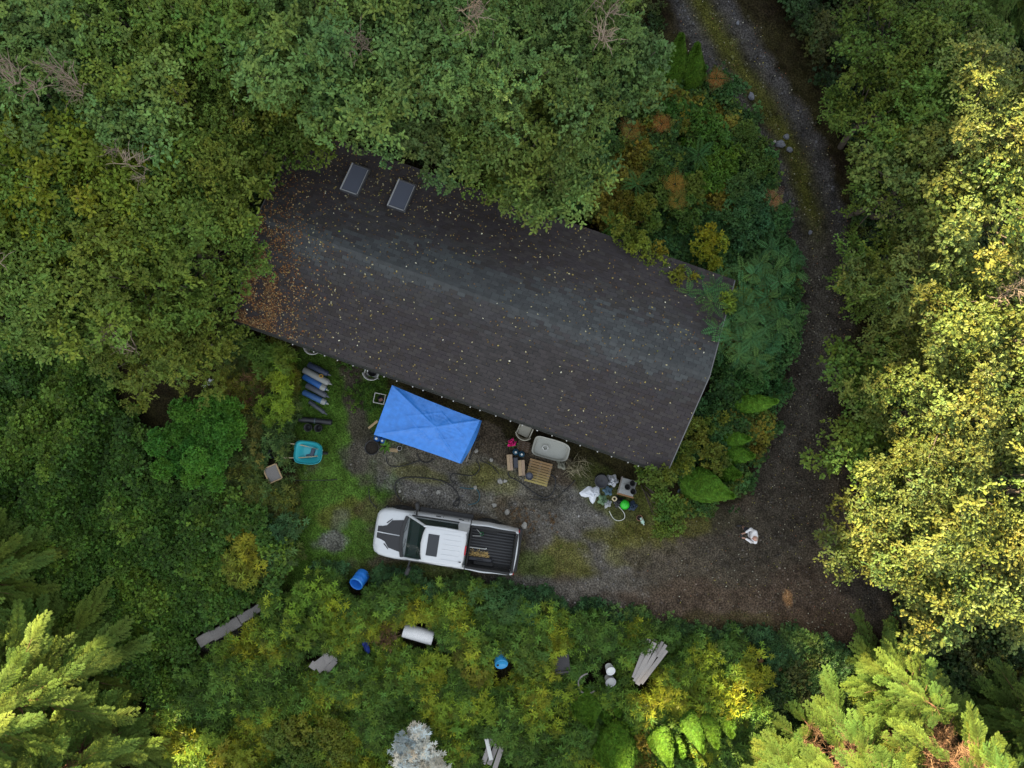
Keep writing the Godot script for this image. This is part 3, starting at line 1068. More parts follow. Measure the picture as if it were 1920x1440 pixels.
	for k in 9:
		var u := lerpf(-1, 1, k / 8.0)
		var c := Vector3(-1.66 - 0.13 * (1 - u * u), 1.185, 0.84 * u)
		rings.append(PackedVector3Array([c + Vector3(-0.07, -0.01, 0), c + Vector3(-0.05, 0.03, 0), c + Vector3(0.08, 0.03, 0), c + Vector3(0.08, -0.02, 0)]))
	loft(s, rings, true, true, false)
	put(s, "cowl", trim, t)
	for z in [-0.35, 0.35]:
		s = begin()
		tube(s, [Vector3(-1.74, 1.215, z + 0.25), Vector3(-1.60, 1.33, z), Vector3(-1.58, 1.34, z - 0.3)], 0.012, 0.008, 4)
		put(s, "wiper", trim, t)
	# rear window
	s = begin()
	quad(s, Vector3(0.93, 1.22, -0.78), Vector3(0.93, 1.22, 0.78), Vector3(0.875, 1.80, 0.63), Vector3(0.875, 1.80, -0.63), Vector3(0, 1.4, 0))
	put(s, "rear_window", dark_glass, t)
	# the bed: sides, floor with ribs, liner, tailgate
	for sg in [-1.0, 1.0]:
		s = begin()
		rings = []
		for e in [[0.955, 0.985, 0.0], [1.15, 0.99, 0.0], [1.5, 1.02, 0.01], [1.75, 1.02, 0.01], [2.1, 0.985, 0.0], [2.6, 0.965, 0.0], [2.84, 0.94, 0.0], [2.90, 0.90, 0.0]]:
			var w: float = e[1]
			rings.append(PackedVector3Array([Vector3(e[0], 0.45, (w - 0.10) * sg), Vector3(e[0], 0.56, (w - 0.01) * sg), Vector3(e[0], 0.95, (w + 0.012) * sg), Vector3(e[0], 1.12, (w - 0.03) * sg), Vector3(e[0], 1.235, (w - 0.055) * sg), Vector3(e[0], 1.255, (w - 0.085) * sg), Vector3(e[0], 1.24, (w - 0.115) * sg), Vector3(e[0], 0.45, (w - 0.16) * sg)]))
		loft(s, rings)
		put(s, "bed_side", paint, t)
		s = begin()
		box(s, turned(Vector3(1.88, 1.262, 0.838 * sg)), Vector3(1.80, 0.025, 0.10), 0.01)
		box(s, turned(Vector3(1.88, 0.99, 0.795 * sg)), Vector3(1.80, 0.52, 0.02))
		put(s, "bed_rail", liner, t)
		s = begin()
		box(s, turned(Vector3(1.66, 0.84, 0.70 * sg)), Vector3(0.86, 0.22, 0.17), 0.06)
		put(s, "wheel_housing", liner, t)
	s = begin()
	box(s, turned(Vector3(1.88, 0.70, 0)), Vector3(1.82, 0.04, 1.57))
	var floor_ := put(s, "bed_floor", liner, t)
	for k in 11:
		s = begin()
		box(s, turned(Vector3(1.88, 0.732, -0.60 + k * 0.12)), Vector3(1.78, 0.03, 0.062), 0.012)
		put(s, "rib", mat(0.034, 0.034, 0.038, 0.6), floor_)
	s = begin()
	box(s, turned(Vector3(0.985, 0.95, 0)), Vector3(0.05, 0.56, 1.60), 0.01)
	put(s, "bed_front", liner, t)
	s = begin()
	rings = []
	for k in 9:
		var u := lerpf(-1, 1, k / 8.0)
		var x := 2.905 + 0.06 * (1 - u * u)
		rings.append(PackedVector3Array([Vector3(2.82, 0.60, 0.80 * u), Vector3(x - 0.01, 0.60, 0.84 * u), Vector3(x, 1.18, 0.84 * u), Vector3(x - 0.03, 1.245, 0.84 * u), Vector3(x - 0.075, 1.245, 0.83 * u), Vector3(2.82, 1.21, 0.80 * u)]))
	loft(s, rings)
	var gate := put(s, "tailgate", paint, t)
	s = begin()
	box(s, turned(Vector3(2.825, 0.97, 0)), Vector3(0.05, 0.52, 1.50), 0.01)
	box(s, turned(Vector3(2.865, 1.248, 0)), Vector3(0.075, 0.014, 1.62), 0.005)
	put(s, "tailgate_liner", liner, gate)
	for sg in [-1.0, 1.0]:
		s = begin()
		box(s, turned(Vector3(2.91, 0.93, 0.87 * sg)), Vector3(0.07, 0.34, 0.10), 0.025)
		put(s, "tail_light", mat(0.30, 0.01, 0.015, 0.2), t)
	s = begin()
	box(s, turned(Vector3(2.98, 0.52, 0)), Vector3(0.20, 0.20, 1.86), 0.06)
	put(s, "rear_bumper", trim, t)
	# wheels
	for x in [-1.95, 1.66]:
		for sg in [-1.0, 1.0]:
			s = begin()
			var xf := Transform3D(Basis(Vector3.RIGHT, PI / 2), Vector3(x, 0.40, 0.89 * sg))
			lathe(s, [Vector2(0.22, -0.13), Vector2(0.36, -0.145), Vector2(0.40, -0.11), Vector2(0.405, 0.0), Vector2(0.40, 0.11), Vector2(0.36, 0.145), Vector2(0.22, 0.13)], 28, xf, false, false)
			var ty := put(s, "wheel", M.rubber, t)
			s = begin()
			lathe(s, [Vector2(0.225, 0.12), Vector2(0.20, 0.08), Vector2(0.06, 0.10), Vector2(0.0, 0.10)], 10, xf, false, false)
			lathe(s, [Vector2(0.225, -0.12), Vector2(0.20, -0.08), Vector2(0.06, -0.10), Vector2(0.0, -0.10)], 10, xf, false, false)
			put(s, "rim", mat(0.05, 0.05, 0.052, 0.4, 0.5), ty)
			# dark flare over the wheel
			s = begin()
			var arc := []
			for k in 11:
				var an := lerpf(0.12, PI - 0.12, k / 10.0)
				arc.append(Vector3(x + cos(an) * 0.47, 0.42 + sin(an) * 0.47, 1.005 * sg))
			tube(s, arc, 0.035, 0.035, 5)
			put(s, "wheel_flare", trim, t)
	# load lying in the bed
	var up := t.transform
	var pipe := thing("plastic_pipe", "white plastic pipe lying in the truck bed", "pipe", up * Vector3(1.32, 0.765, 0.12), t.rotation.y)
	s = begin()
	tube(s, [Vector3(-0.32, 0.02, 0), Vector3(0.36, 0.02, -0.02)], 0.02, 0.02, 8)
	put(s, "tube", M.white_plastic, pipe)
	s = begin()
	tube(s, [Vector3(0.36, 0.02, -0.02), Vector3(0.38, 0.02, -0.06)], 0.026, 0.026, 8)
	put(s, "elbow", M.white_plastic, pipe)
	var L := LeafMesh.new()
	for k in 260:
		var q := Vector3(rnd(-0.34, 0.36), 0.01 + rnd(0, 0.05), rnd(-0.17, 0.17))
		L.leaf(q, Vector3(rnd(-1, 1), rnd(-0.15, 0.3), rnd(-0.6, 0.6)), Vector3.UP + rdir() * 0.5, rnd(0.06, 0.17), rnd(0.012, 0.03), Color(0.55, 0.38, 0.15) * rnd(0.55, 1.3), 0.0)
	var st := put_mesh(L.done(), "straw", M.litter)
	st.transform = Transform3D(t.basis, up * Vector3(1.42, 0.75, 0.40))
	tag(st, "pale straw and wood chips heaped in the truck bed", "straw", "", "stuff")
	var coil := thing("green_coil", "small coil of green twine and white rods in the truck bed", "twine", up * Vector3(1.42, 0.76, -0.50), t.rotation.y)
	s = begin()
	var cp := []
	for k in 40:
		cp.append(Vector3(cos(k * 0.6) * (0.07 + 0.02 * sin(k * 1.7)), k * 0.0015, sin(k * 0.6) * (0.07 + 0.02 * cos(k * 2.3))))
	tube(s, cp, 0.007, 0.007, 4)
	put(s, "twine", mat(0.03, 0.22, 0.08, 0.6), coil)
	for e in [[Vector3(-0.24, 0.02, -0.16), Vector3(-0.02, 0.02, 0.02)], [Vector3(-0.36, 0.02, 0.14), Vector3(-0.02, 0.02, 0.10)]]:
		s = begin()
		tube(s, [e[0], e[1]], 0.014, 0.014, 5)
		put(s, "rod", M.white_plastic, coil)
	var bar := thing("black_bar", "black plastic case lying along the near side of the truck bed", "case", up * Vector3(1.55, 0.745, 0.63), t.rotation.y)
	s = begin()
	box(s, turned(Vector3(-0.05, 0.10, -0.10), 0.02), Vector3(1.0, 0.16, 0.17), 0.04)
	put(s, "shell", mat(0.018, 0.018, 0.024, 0.5), bar)
	s = begin()
	tube(s, [Vector3(-0.2, 0.18, -0.10), Vector3(-0.18, 0.21, -0.10), Vector3(0.08, 0.21, -0.10), Vector3(0.1, 0.18, -0.10)], 0.01, 0.01, 5)
	put(s, "handle", M.black, bar)
	var stick := thing("pale_stick", "pale crooked stick lying across the straw in the truck bed", "stick", up * Vector3(1.62, 0.79, 0.46), t.rotation.y)
	s = begin()
	tube(s, [Vector3(-0.1, 0.02, -0.06), Vector3(0.1, 0.03, 0.02), Vector3(0.24, 0.02, 0.16)], 0.016, 0.01, 5)
	put(s, "stem", M.new_wood, stick)

# ---------------------------------------------------------------- things in the yard
func yaw_of(a: Vector3, b: Vector3) -> float:
	return -atan2(b.z - a.z, b.x - a.x)

func avoid(p: Vector3, r: float) -> void:
	keep_out.append(Vector3(p.x, p.z, r))

func cylinder(px0: float, py0: float, px1: float, py1: float, r: float, m: Material, cap: Material, label: String, pale_end := 0.0) -> void:
	var a := at(px0, py0, 0.25)
	var b := at(px1, py1, 0.25)
	var l := a.distance_to(b)
	var c := (a + b) / 2.0
	c.y = 0.0
	var t := thing("gas_cylinder", label, "gas cylinder", c, yaw_of(a, b), "gas cylinders lying in a row beside the house")
	avoid(c, 0.75)
	var lie := Transform3D(Basis(Vector3.FORWARD, PI / 2), Vector3(0, r + 0.03, 0))
	var s := begin()
	lathe(s, [Vector2(r * 0.75, -l / 2), Vector2(r, -l / 2 + 0.03), Vector2(r, l / 2 - r * 1.1), Vector2(r * 0.93, l / 2 - r * 0.6), Vector2(r * 0.7, l / 2 - r * 0.25), Vector2(r * 0.3, l / 2 - r * 0.05)], 18, lie)
	put(s, "tank", m, t)
	s = begin()
	lathe(s, [Vector2(r * 0.32, l / 2 - r * 0.08), Vector2(r * 0.34, l / 2 + 0.05), Vector2(0.025, l / 2 + 0.06), Vector2(0.025, l / 2 + 0.11)], 10, lie)
	put(s, "valve", cap, t)
	if pale_end > 0.0:
		s = begin()
		lathe(s, [Vector2(r + 0.006, l / 2 - r * 1.1 - pale_end), Vector2(r + 0.006, l / 2 - r * 1.1), Vector2(r * 0.95, l / 2 - r * 0.55), Vector2(r * 0.72, l / 2 - r * 0.2)], 18, lie, false, false)
		put(s, "shoulder", cap, t)

func round_pot(n: String, label: String, cat: String, p: Vector3, r: float, h: float, m: Material, fill: Material, fill_at := 0.85, group := "") -> Node3D:
	var t := thing(n, label, cat, p, 0.0, group)
	var s := begin()
	lathe(s, [Vector2(r * 0.78, 0), Vector2(r * 0.97, h * 0.93), Vector2(r, h * 0.94), Vector2(r, h), Vector2(r * 0.91, h), Vector2(r * 0.72, h * 0.12), Vector2(0.0, h * 0.12)], 22, Transform3D(), true, false)
	put(s, "shell", m, t)
	if fill:
		s = begin()
		var rr := lerpf(r * 0.72, r * 0.90, fill_at)
		lathe(s, [Vector2(rr, h * fill_at - 0.01), Vector2(rr * 0.6, h * fill_at + 0.012), Vector2(0.0, h * fill_at + 0.018)], 16, Transform3D(), false, false)
		put(s, "soil", fill, t)
	return t

# crumpled cloth or plastic: a dome with folds, over an outline of radii
func crumple(s: SurfaceTool, radii: Array, h: float, sd: float, rough := 0.35) -> void:
	s.set_smooth_group(0)
	var n := radii.size() * 3
	var rows := 7
	var g := []
	for k in rows + 1:
		var t := float(k) / rows
		var ring := []
		for i in n:
			var f := float(i) / 3.0
			var ra: float = lerpf(radii[int(f) % radii.size()], radii[(int(f) + 1) % radii.size()], f - floor(f))
			var an := TAU * i / n
			var fold := 1.0 + rough * 0.35 * sin(an * 5.0 + sd + t * 3.0) * t
			var y := h * (1.0 - t * t) * (1.0 + rough * N3.get_noise_2d(cos(an) * t * 1.2 + sd * 7.0, sin(an) * t * 1.2) * 2.2) + rough * h * 0.22 * sin(an * 4.0 + sd * 3.0 + t * 5.0) * t * (1.0 - t)
			ring.append(Vector3(cos(an) * ra * t * fold, maxf(0.004, y), sin(an) * ra * t * fold))
		g.append(ring)
	for k in rows:
		for i in n:
			var j := (i + 1) % n
			quad(s, g[k][i], g[k][j], g[k + 1][j], g[k + 1][i], Vector3(0, -h * 2.0, 0) if k > 0 else Vector3(0, -h * 4.0, 0))
	s.set_smooth_group(-1)

func hose(label: String, pts: Array, m: Material, r := 0.014) -> void:
	var p3 := []
	for e in pts: p3.append(at(e[0], e[1], 0.0))
	var c := Curve3D.new()
	for k in p3.size():
		var d: Vector3 = (p3[min(k + 1, p3.size() - 1)] - p3[max(k - 1, 0)]) / 6.0
		c.add_point(p3[k], -d, d)
	c.bake_interval = 0.10
	var q := []
	for v in c.get_baked_points():
		q.append(Vector3(v.x, 0.026 + absf(N1.get_noise_2d(v.x * 2.0, v.z * 2.0)) * 0.03, v.z))
	var s := begin()
	tube(s, q, r * 1.35, r * 1.35, 6)
	tag(put(s, "hose", m), label, "hose", "hoses lying across the yard")

func z1(x: float, y: float) -> Array: return [400 + x * 0.29167, 640 + y * 0.29167]
func z3(x: float, y: float) -> Array: return [860 + x * 0.20833, 760 + y * 0.20833]

func plank_thing(n: String, label: String, cat: String, a: Vector3, b: Vector3, w: float, th: float, m: Material, group := "") -> Node3D:
	var c := (a + b) / 2.0
	var t := thing(n, label, cat, c, yaw_of(a, b), group)
	var s := begin()
	var pitch := asin(clampf((b.y - a.y) / a.distance_to(b), -1, 1))
	box(s, Transform3D(Basis(Vector3.BACK, pitch), Vector3.ZERO), Vector3(a.distance_to(b), th, w), 0.008)
	put(s, "board", m, t)
	return t

func build_props() -> void:
	var s: SurfaceTool
	# --- tarpaulin canopy over its frame
	var c := [at(735, 722, 2.2), at(900, 788, 2.2), at(862, 869, 2.1), at(701, 815, 2.15)]
	var mid: Vector3 = (c[0] + c[1] + c[2] + c[3]) / 4.0
	var t := thing("canopy_tent", "bright blue tarpaulin canopy pitched against the house eave", "canopy", Vector3(mid.x, 0, mid.z))
	var tarp_m := worn(mat(0.040, 0.215, 0.68, 0.40), noise_tex(0.012, 0.86, 1.0, 5, 31), 0.5)
	tarp_m.cull_mode = BaseMaterial3D.CULL_DISABLED
	var peak := at(823, 793, 2.5)
	s = begin()
	s.set_smooth_group(0)
	var nu := 120
	var nv := 76
	var grid := []
	var pu := 0.60
	var pv := 0.44
	for j in nv + 1:
		var row := []
		for i in nu + 1:
			var u := float(i) / nu
			var v := float(j) / nv
			var p: Vector3 = (c[0] as Vector3).lerp(c[1], u).lerp((c[3] as Vector3).lerp(c[2], u), v)
			# four slopes to the peak, each sagging between the hips
			var du := (u / pu) if u < pu else ((1 - u) / (1 - pu))
			var dv := (v / pv) if v < pv else ((1 - v) / (1 - pv))
			var d := minf(du, dv)
			var hip := exp(-pow((du - dv) * 5.0, 2.0))
			var y := lerpf(0.0, peak.y - 2.17, pow(d, 1.12)) - 0.05 * sin(PI * clampf(d, 0, 1)) * (1.0 - hip)
			# creases of the folded sheet and wrinkles drawn to the peak
			var an := atan2((v - pv) * 0.62, u - pu)
			var rr := Vector2((v - pv) * 0.62, u - pu).length()
			y += 0.012 * sin(an * 19.0 + 2.0 * sin(an * 3.0)) * smoothstep(0.02, 0.16, rr) * exp(-rr * 2.2)
			y += 0.022 * exp(-pow((absf(u - pu) + absf(v - pv) * 1.1 - 0.33) * 60.0, 2.0)) + 0.035 * exp(-pow((du - dv) * 22.0, 2.0)) * smoothstep(0.0, 0.15, d)
			for fk in [0.2, 0.4, 0.8]: y += 0.008 * exp(-pow((u - fk) * 90.0, 2.0))
			for fk in [0.25, 0.72]: y += 0.008 * exp(-pow((v - fk) * 60.0, 2.0))
			y += 0.022 * N2.get_noise_2d(u * 4.0, v * 3.0) + 0.010 * N3.get_noise_2d(u * 3.0 + 5.0, v * 2.5)
			p.y += y
			# pulled-in edges between the corners
			var pull := sin(PI * u) * 0.035 * (1.0 if j == 0 or j == nv else 0.0)
			p.z += pull if j == 0 else -pull
			row.append(p - t.position)
		grid.append(row)
	for j in nv:
		for i in nu:
			quad(s, grid[j][i], grid[j][i + 1], grid[j + 1][i + 1], grid[j + 1][i], Vector3(0, -20, 0))
	# valance hanging at the right-hand end and along the front
	s.set_smooth_group(-1)
	for j in nv:
		var v := float(j) / nv
		var dp := []
		for k in 2:
			var e: Vector3 = grid[j + k][nu]
			var vv := (j + k) / float(nv)
			dp.append([e, e + Vector3(0.05 + 0.10 * sin(PI * vv), -0.34 - 0.06 * sin(vv * 9.0), 0.04)])
		quad(s, dp[0][0], dp[1][0], dp[1][1], dp[0][1], Vector3(-9, 0, 0))
	put(s, "tarpaulin", tarp_m, t)
	for k in 4:
		var p: Vector3 = c[k].lerp(mid, 0.05) - t.position
		s = begin()
		tube(s, [Vector3(p.x, 0, p.z), Vector3(p.x, p.y - 0.06, p.z)], 0.022, 0.022, 8)
		put(s, "leg", M.steel, t)
	for k in 4:
		var p: Vector3 = c[k].lerp(mid, 0.05) - t.position
		var q: Vector3 = c[(k + 1) % 4].lerp(mid, 0.05) - t.position
		s = begin()
		tube(s, [p - Vector3(0, 0.06, 0), q - Vector3(0, 0.06, 0)], 0.016, 0.016, 6)
		put(s, "rail", M.steel, t)
	# --- what shows round the edge of the canopy
	var crate := thing("wire_crate", "white wire crate with dark odds and ends beside the blue canopy", "crate", at(713, 747, 0.2) * Vector3(1, 0, 1), -0.2)
	s = begin()
	for e in [[Vector3(0, 0.03, -0.2), Vector3(0.46, 0.03, 0.03)], [Vector3(0, 0.03, 0.2), Vector3(0.46, 0.03, 0.03)], [Vector3(-0.22, 0.03, 0), Vector3(0.03, 0.03, 0.4)], [Vector3(0.22, 0.03, 0), Vector3(0.03, 0.03, 0.4)]]:
		box(s, turned(e[0] + Vector3(0, 0.38, 0)), e[1], 0.01)
		for x in [-0.21, -0.07, 0.07, 0.21]:
			pass
	for x in [-0.22, 0.22]:
		for z in [-0.2, 0.2]:
			box(s, turned(Vector3(x, 0.2, z)), Vector3(0.03, 0.4, 0.03), 0.008)
	put(s, "frame", M.white_plastic, crate)
	for k in 10:
		s = begin()
		var x := -0.2 + 0.1 * (k % 5)
		box(s, turned(Vector3(x, 0.2, -0.2 if k < 5 else 0.2)), Vector3(0.012, 0.38, 0.012))
		put(s, "wire", M.white_plastic, crate)
	var junk := thing("dark_bag", "dark bag with rusty brown flap inside the white wire crate", "bag", crate.position)
	s = begin()
	crumple(s, [0.17, 0.15, 0.18, 0.14, 0.16, 0.17], 0.32, 1.0)
	put(s, "cloth", mat(0.03, 0.028, 0.04, 0.8), junk)
	s = begin()
	box(s, turned(Vector3(0.05, 0.33, 0.05), 0.5, 0.2, 0.2), Vector3(0.16, 0.03, 0.12), 0.01)
	put(s, "flap", mat(0.16, 0.08, 0.06, 0.8), junk)
	plank_thing("plank", "short brown plank leaning out under the left end of the canopy", "plank", at(691, 803, 0.05), at(708, 789, 0.4), 0.10, 0.03, M.new_wood)
	for e in [[894, 806, 874, 866, "grey weathered pole leaning under the right end of the canopy"], [901, 800, 881, 862, "thin dark pole beside the grey one at the right end of the canopy"]]:
		var a := at(e[0], e[1], 0.9)
		var b := at(e[2], e[3], 0.1)
		var o := thing("pole", e[4], "pole", (a + b) / 2.0)
		s = begin()
		tube(s, [a - o.position, b - o.position], 0.035, 0.03, 7)
		put(s, "shaft", M.old_wood if e[0] == 894 else M.black, o)
	var ring := thing("black_ring", "small black rubber ring hung at the right end of the canopy", "ring", at(893, 821, 0.7))
	s = begin()
	var rp := []
	for k in 17: rp.append(Vector3(cos(TAU * k / 16) * 0.13, sin(TAU * k / 16) * 0.05, sin(TAU * k / 16) * 0.13))
	tube(s, rp, 0.035, 0.035, 7)
	put(s, "rubber", M.rubber, ring)
	var tub := round_pot("planter_tub", "large round black planter tub at the left corner of the canopy", "planter", at(700, 838) , 0.31, 0.34, M.black, M.soil, 0.8)
	avoid(tub.position, 0.4)
	var gp := round_pot("leafy_pot", "green leafy plant in a pot at the front of the canopy", "potted plant", at(724, 836), 0.12, 0.2, mat(0.25, 0.10, 0.05, 0.8), M.soil)
	var L := LeafMesh.new()
	for k in 26:
		var a := rnd(0, TAU)
		L.leaf(Vector3(cos(a) * 0.03, 0.2, sin(a) * 0.03), Vector3(cos(a), rnd(0.15, 0.9), sin(a)), Vector3.UP + rdir() * 0.2, rnd(0.2, 0.36), 0.07, Color(0.09, 0.20, 0.03) * rnd(0.7, 1.4))
	put_mesh(L.done(), "leaves", M.leaf, gp)
	var wp := round_pot("white_pot", "small white pot at the front edge of the canopy", "flower pot", at(750, 840), 0.10, 0.18, M.white_plastic, M.soil)
	plank_thing("board", "short brown board lying beside the small white pot", "board", at(730, 843, 0.03), at(746, 845, 0.03), 0.16, 0.03, M.new_wood)
	for e in [[709, 821, 0.15, "round blue jug beside the planter tub"], [720, 825, 0.13, "smaller dark blue jug beside the leafy pot"]]:
		var o := thing("blue_jug", e[3], "jug", at(e[0], e[1], 0) )
		s = begin()
		var r: float = e[2]
		lathe(s, [Vector2(r * 0.9, 0), Vector2(r, 0.05), Vector2(r, 0.24), Vector2(r * 0.6, 0.33), Vector2(r * 0.3, 0.35), Vector2(r * 0.3, 0.40)], 14, Transform3D())
		put(s, "bottle", mat(0.02, 0.09, 0.30, 0.25), o)
		s = begin()
		lathe(s, [Vector2(r * 0.34, 0.40), Vector2(r * 0.34, 0.43)], 10, Transform3D())
		put(s, "cap", M.white_plastic, o)
	# --- gas cylinders
	var bl := worn(mat(0.025, 0.13, 0.42, 0.45), M.fine, 4.0)
	var bl2 := worn(mat(0.05, 0.14, 0.34, 0.5), M.fine, 4.0)
	var gr := worn(mat(0.10, 0.11, 0.14, 0.5), M.fine, 4.0)
	var wh := worn(mat(0.45, 0.46, 0.44, 0.5), M.grain, 5.0)
	cylinder(577, 683, 615, 702, 0.13, worn(mat(0.035, 0.05, 0.10, 0.5), M.fine, 4.0), gr, "dark navy gas cylinder at the top of the row, closest to the house")
	cylinder(568, 693, 617, 719, 0.14, wh, wh, "dirty white gas cylinder with a yellow cord loop on it")
	cylinder(568, 705, 611, 730, 0.135, bl, wh, "bright blue gas cylinder with a white shoulder", 0.10)
	cylinder(573, 722, 612, 743, 0.12, gr, gr, "slim grey gas cylinder between the two blue ones")
	cylinder(567, 735, 611, 756, 0.125, bl2, wh, "faded blue gas cylinder with a pale shoulder", 0.08)
	cylinder(578, 753, 608, 775, 0.085, worn(mat(0.07, 0.08, 0.10, 0.5), M.fine, 4.0), gr, "thin dark cylinder half buried in weeds below the faded blue one")
	var yl := thing("yellow_loop", "small loop of yellow cord lying on the white cylinder", "cord", at(602, 705, 0.33))
	s = begin()
	rp = []
	for k in 13: rp.append(Vector3(cos(TAU * k / 12) * 0.08, 0.0, sin(TAU * k / 12) * 0.06))
	tube(s, rp, 0.015, 0.015, 5)
	put(s, "cord", mat(0.6, 0.33, 0.02, 0.6), yl)
	# --- black corrugated pipe and the two buckets
	var pa := at(560, 786, 0.15)
	var pb := at(622, 792, 0.15)
	t = thing("drain_pipe", "length of black corrugated drain pipe lying in the grass", "pipe", (pa + pb) / 2.0 * Vector3(1, 0, 1), yaw_of(pa, pb))
	avoid(t.position, 0.8)
	s = begin()
	var prof := []
	var hl := pa.distance_to(pb) / 2.0
	for k in 61:
		prof.append(Vector2(0.125 if k % 2 else 0.108, lerpf(-hl, hl, k / 60.0)))
	lathe(s, prof, 14, Transform3D(Basis(Vector3.FORWARD, PI / 2), Vector3(0, 0.13, 0)), false, false)
	put(s, "pipe", mat(0.012, 0.013, 0.016, 0.5), t)
	s = begin()
	lathe(s, [Vector2(0.131, -0.02), Vector2(0.131, 0.02)], 14, Transform3D(Basis(Vector3.FORWARD, PI / 2), Vector3(0, 0.13, 0)), false, false)
	put(s, "band", mat(0.05, 0.08, 0.09, 0.6), t)
	round_pot("black_bucket", "left one of two black buckets below the drain pipe", "bucket", at(581, 801), 0.17, 0.32, M.black, null, 0.8, "black buckets")
	round_pot("black_bucket", "right one of two black buckets below the drain pipe", "bucket", at(600, 802), 0.165, 0.32, M.black, null, 0.8, "black buckets")
	round_pot("black_pot", "black plastic nursery pot left of the turquoise wheelbarrow", "pot", at(515, 848), 0.22, 0.30, mat(0.02, 0.022, 0.035, 0.5), M.soil, 0.3)
	avoid(at(515, 848), 0.35)
	# --- wheelbarrow
	t = thing("wheelbarrow", "turquoise plastic wheelbarrow with pale wooden handles", "wheelbarrow", at(586, 846), -0.10)
	avoid(t.position, 0.95)
	var teal := worn(mat(0.03, 0.42, 0.50, 0.4), M.fine, 3.0)
	var rings := []
	for e in [[0.27, 0.60, 0.0], [0.40, 0.80, 0.0], [0.62, 0.97, 0.02], [0.63, 1.04, 0.02], [0.655, 1.05, 0.02], [0.655, 0.99, 0.02], [0.62, 0.90, 0.01], [0.42, 0.72, 0.0], [0.30, 0.52, 0.0]]:
		var ringp := PackedVector3Array()
		for k in 36:
			var a := TAU * k / 36
			var rx: float = 0.56 * e[1]
			var rz: float = 0.46 * e[1]
			# square at the handles, round at the wheel
			var pw := 0.38 if cos(a) < 0 else 0.85
			ringp.append(Vector3(signf(cos(a)) * pow(absf(cos(a)), pw) * rx, e[0], signf(sin(a)) * pow(absf(sin(a)), 0.55) * rz))
		rings.append(ringp)
	s = begin()
	loft(s, rings)
	put(s, "tray", teal, t)
	for z in [-0.30, 0.30]:
		s = begin()
		tube(s, [Vector3(0.52, 0.30, z * 0.35), Vector3(-0.3, 0.46, z * 0.85), Vector3(-0.98, 0.62, z * 1.05)], 0.025, 0.024, 8)
		put(s, "handle", worn(mat(0.55, 0.46, 0.30, 0.7), M.grain, 5.0), t)
		s = begin()
		tube(s, [Vector3(-0.3, 0.44, z * 0.8), Vector3(-0.42, 0.0, z * 0.9)], 0.02, 0.02, 6)
		put(s, "leg", M.black, t)
	s = begin()
	lathe(s, [Vector2(0.10, -0.05), Vector2(0.18, -0.05), Vector2(0.20, 0.0), Vector2(0.18, 0.05), Vector2(0.10, 0.05), Vector2(0.0, 0.03)], 18, Transform3D(Basis(Vector3.RIGHT, PI / 2), Vector3(0.52, 0.20, 0)))
	put(s, "wheel", M.rubber, t)
	var rag := thing("wet_rag", "dark folded rag lying in the wheelbarrow tray", "rag", t.position + Vector3(0.04, 0.33, 0.02))
	s = begin()
	for e in [[Vector3(0.06, 0.02, 0.0), 1.3, Vector3(0.34, 0.04, 0.16)], [Vector3(-0.10, 0.015, 0.10), 0.2, Vector3(0.26, 0.03, 0.06)]]:
		box(s, turned(e[0], e[1], 0.05, 0.05), e[2], 0.015)
	put(s, "cloth", mat(0.025, 0.04, 0.07, 0.6), rag)
	# --- framed screen
	var sc := [at(494, 879, 0.5), at(517, 869, 0.55), at(528, 898, 0.55), at(506, 906, 0.5)]
	var so: Vector3 = (sc[0] + sc[1] + sc[2] + sc[3]) / 4.0
	t = thing("framed_screen", "wooden framed grey mesh screen propped among the weeds", "screen", so, yaw_of(sc[0], sc[1]))
	avoid(so, 0.5)
	var sw: float = (sc[0] as Vector3).distance_to(sc[1])
	var sh: float = (sc[0] as Vector3).distance_to(sc[3])
	for e in [[Vector3(-sw / 2, 0, 0), Vector3(0.05, 0.06, sh)], [Vector3(sw / 2, 0, 0), Vector3(0.05, 0.06, sh)], [Vector3(0, 0, -sh / 2), Vector3(sw - 0.055, 0.06, 0.05)], [Vector3(0, 0, sh / 2), Vector3(sw - 0.055, 0.06, 0.05)]]:
		s = begin()
		box(s, turned(e[0]), e[1], 0.006)
		put(s, "frame_bar", M.new_wood, t)
	s = begin()
	box(s, turned(Vector3(0, -0.01, 0)), Vector3(sw - 0.055, 0.012, sh - 0.055))
	put(s, "mesh_panel", worn(mat(0.26, 0.24, 0.23, 0.9), M.grain, 6.0), t)
	s = begin()
	tube(s, [Vector3(sw * 0.5, -0.2, 0.05), Vector3(0, -0.25, 0.3)], 0.02, 0.02, 5)
	put(s, "prop_leg", M.old_wood, t)
	# --- white seats pushed under the eave
	for e in [[588, 648, -0.33, "white moulded plastic chair half under the eave near the gas cylinders", "left"], [698, 696, -0.33, "white moulded plastic chair with a dark bowl on its seat, half under the eave", "right"], [984, 808, -0.42, "cream plastic chair half under the eave behind the pink flowers", "cream"]]:
		var p := at(e[0], e[1], 0.6)
		t = thing("plastic_chair", e[3], "chair", p * Vector3(1, 0, 1), e[2], "plastic chairs under the eave")
		var cm: Material = M.white_plastic if e[4] != "cream" else worn(mat(0.55, 0.52, 0.42, 0.5), M.fine, 3.0)
		s = begin()
		box(s, turned(Vector3(0, 0.42, 0)), Vector3(0.48, 0.04, 0.46), 0.018)
		put(s, "seat", cm, t)
		s = begin()
		var back := []
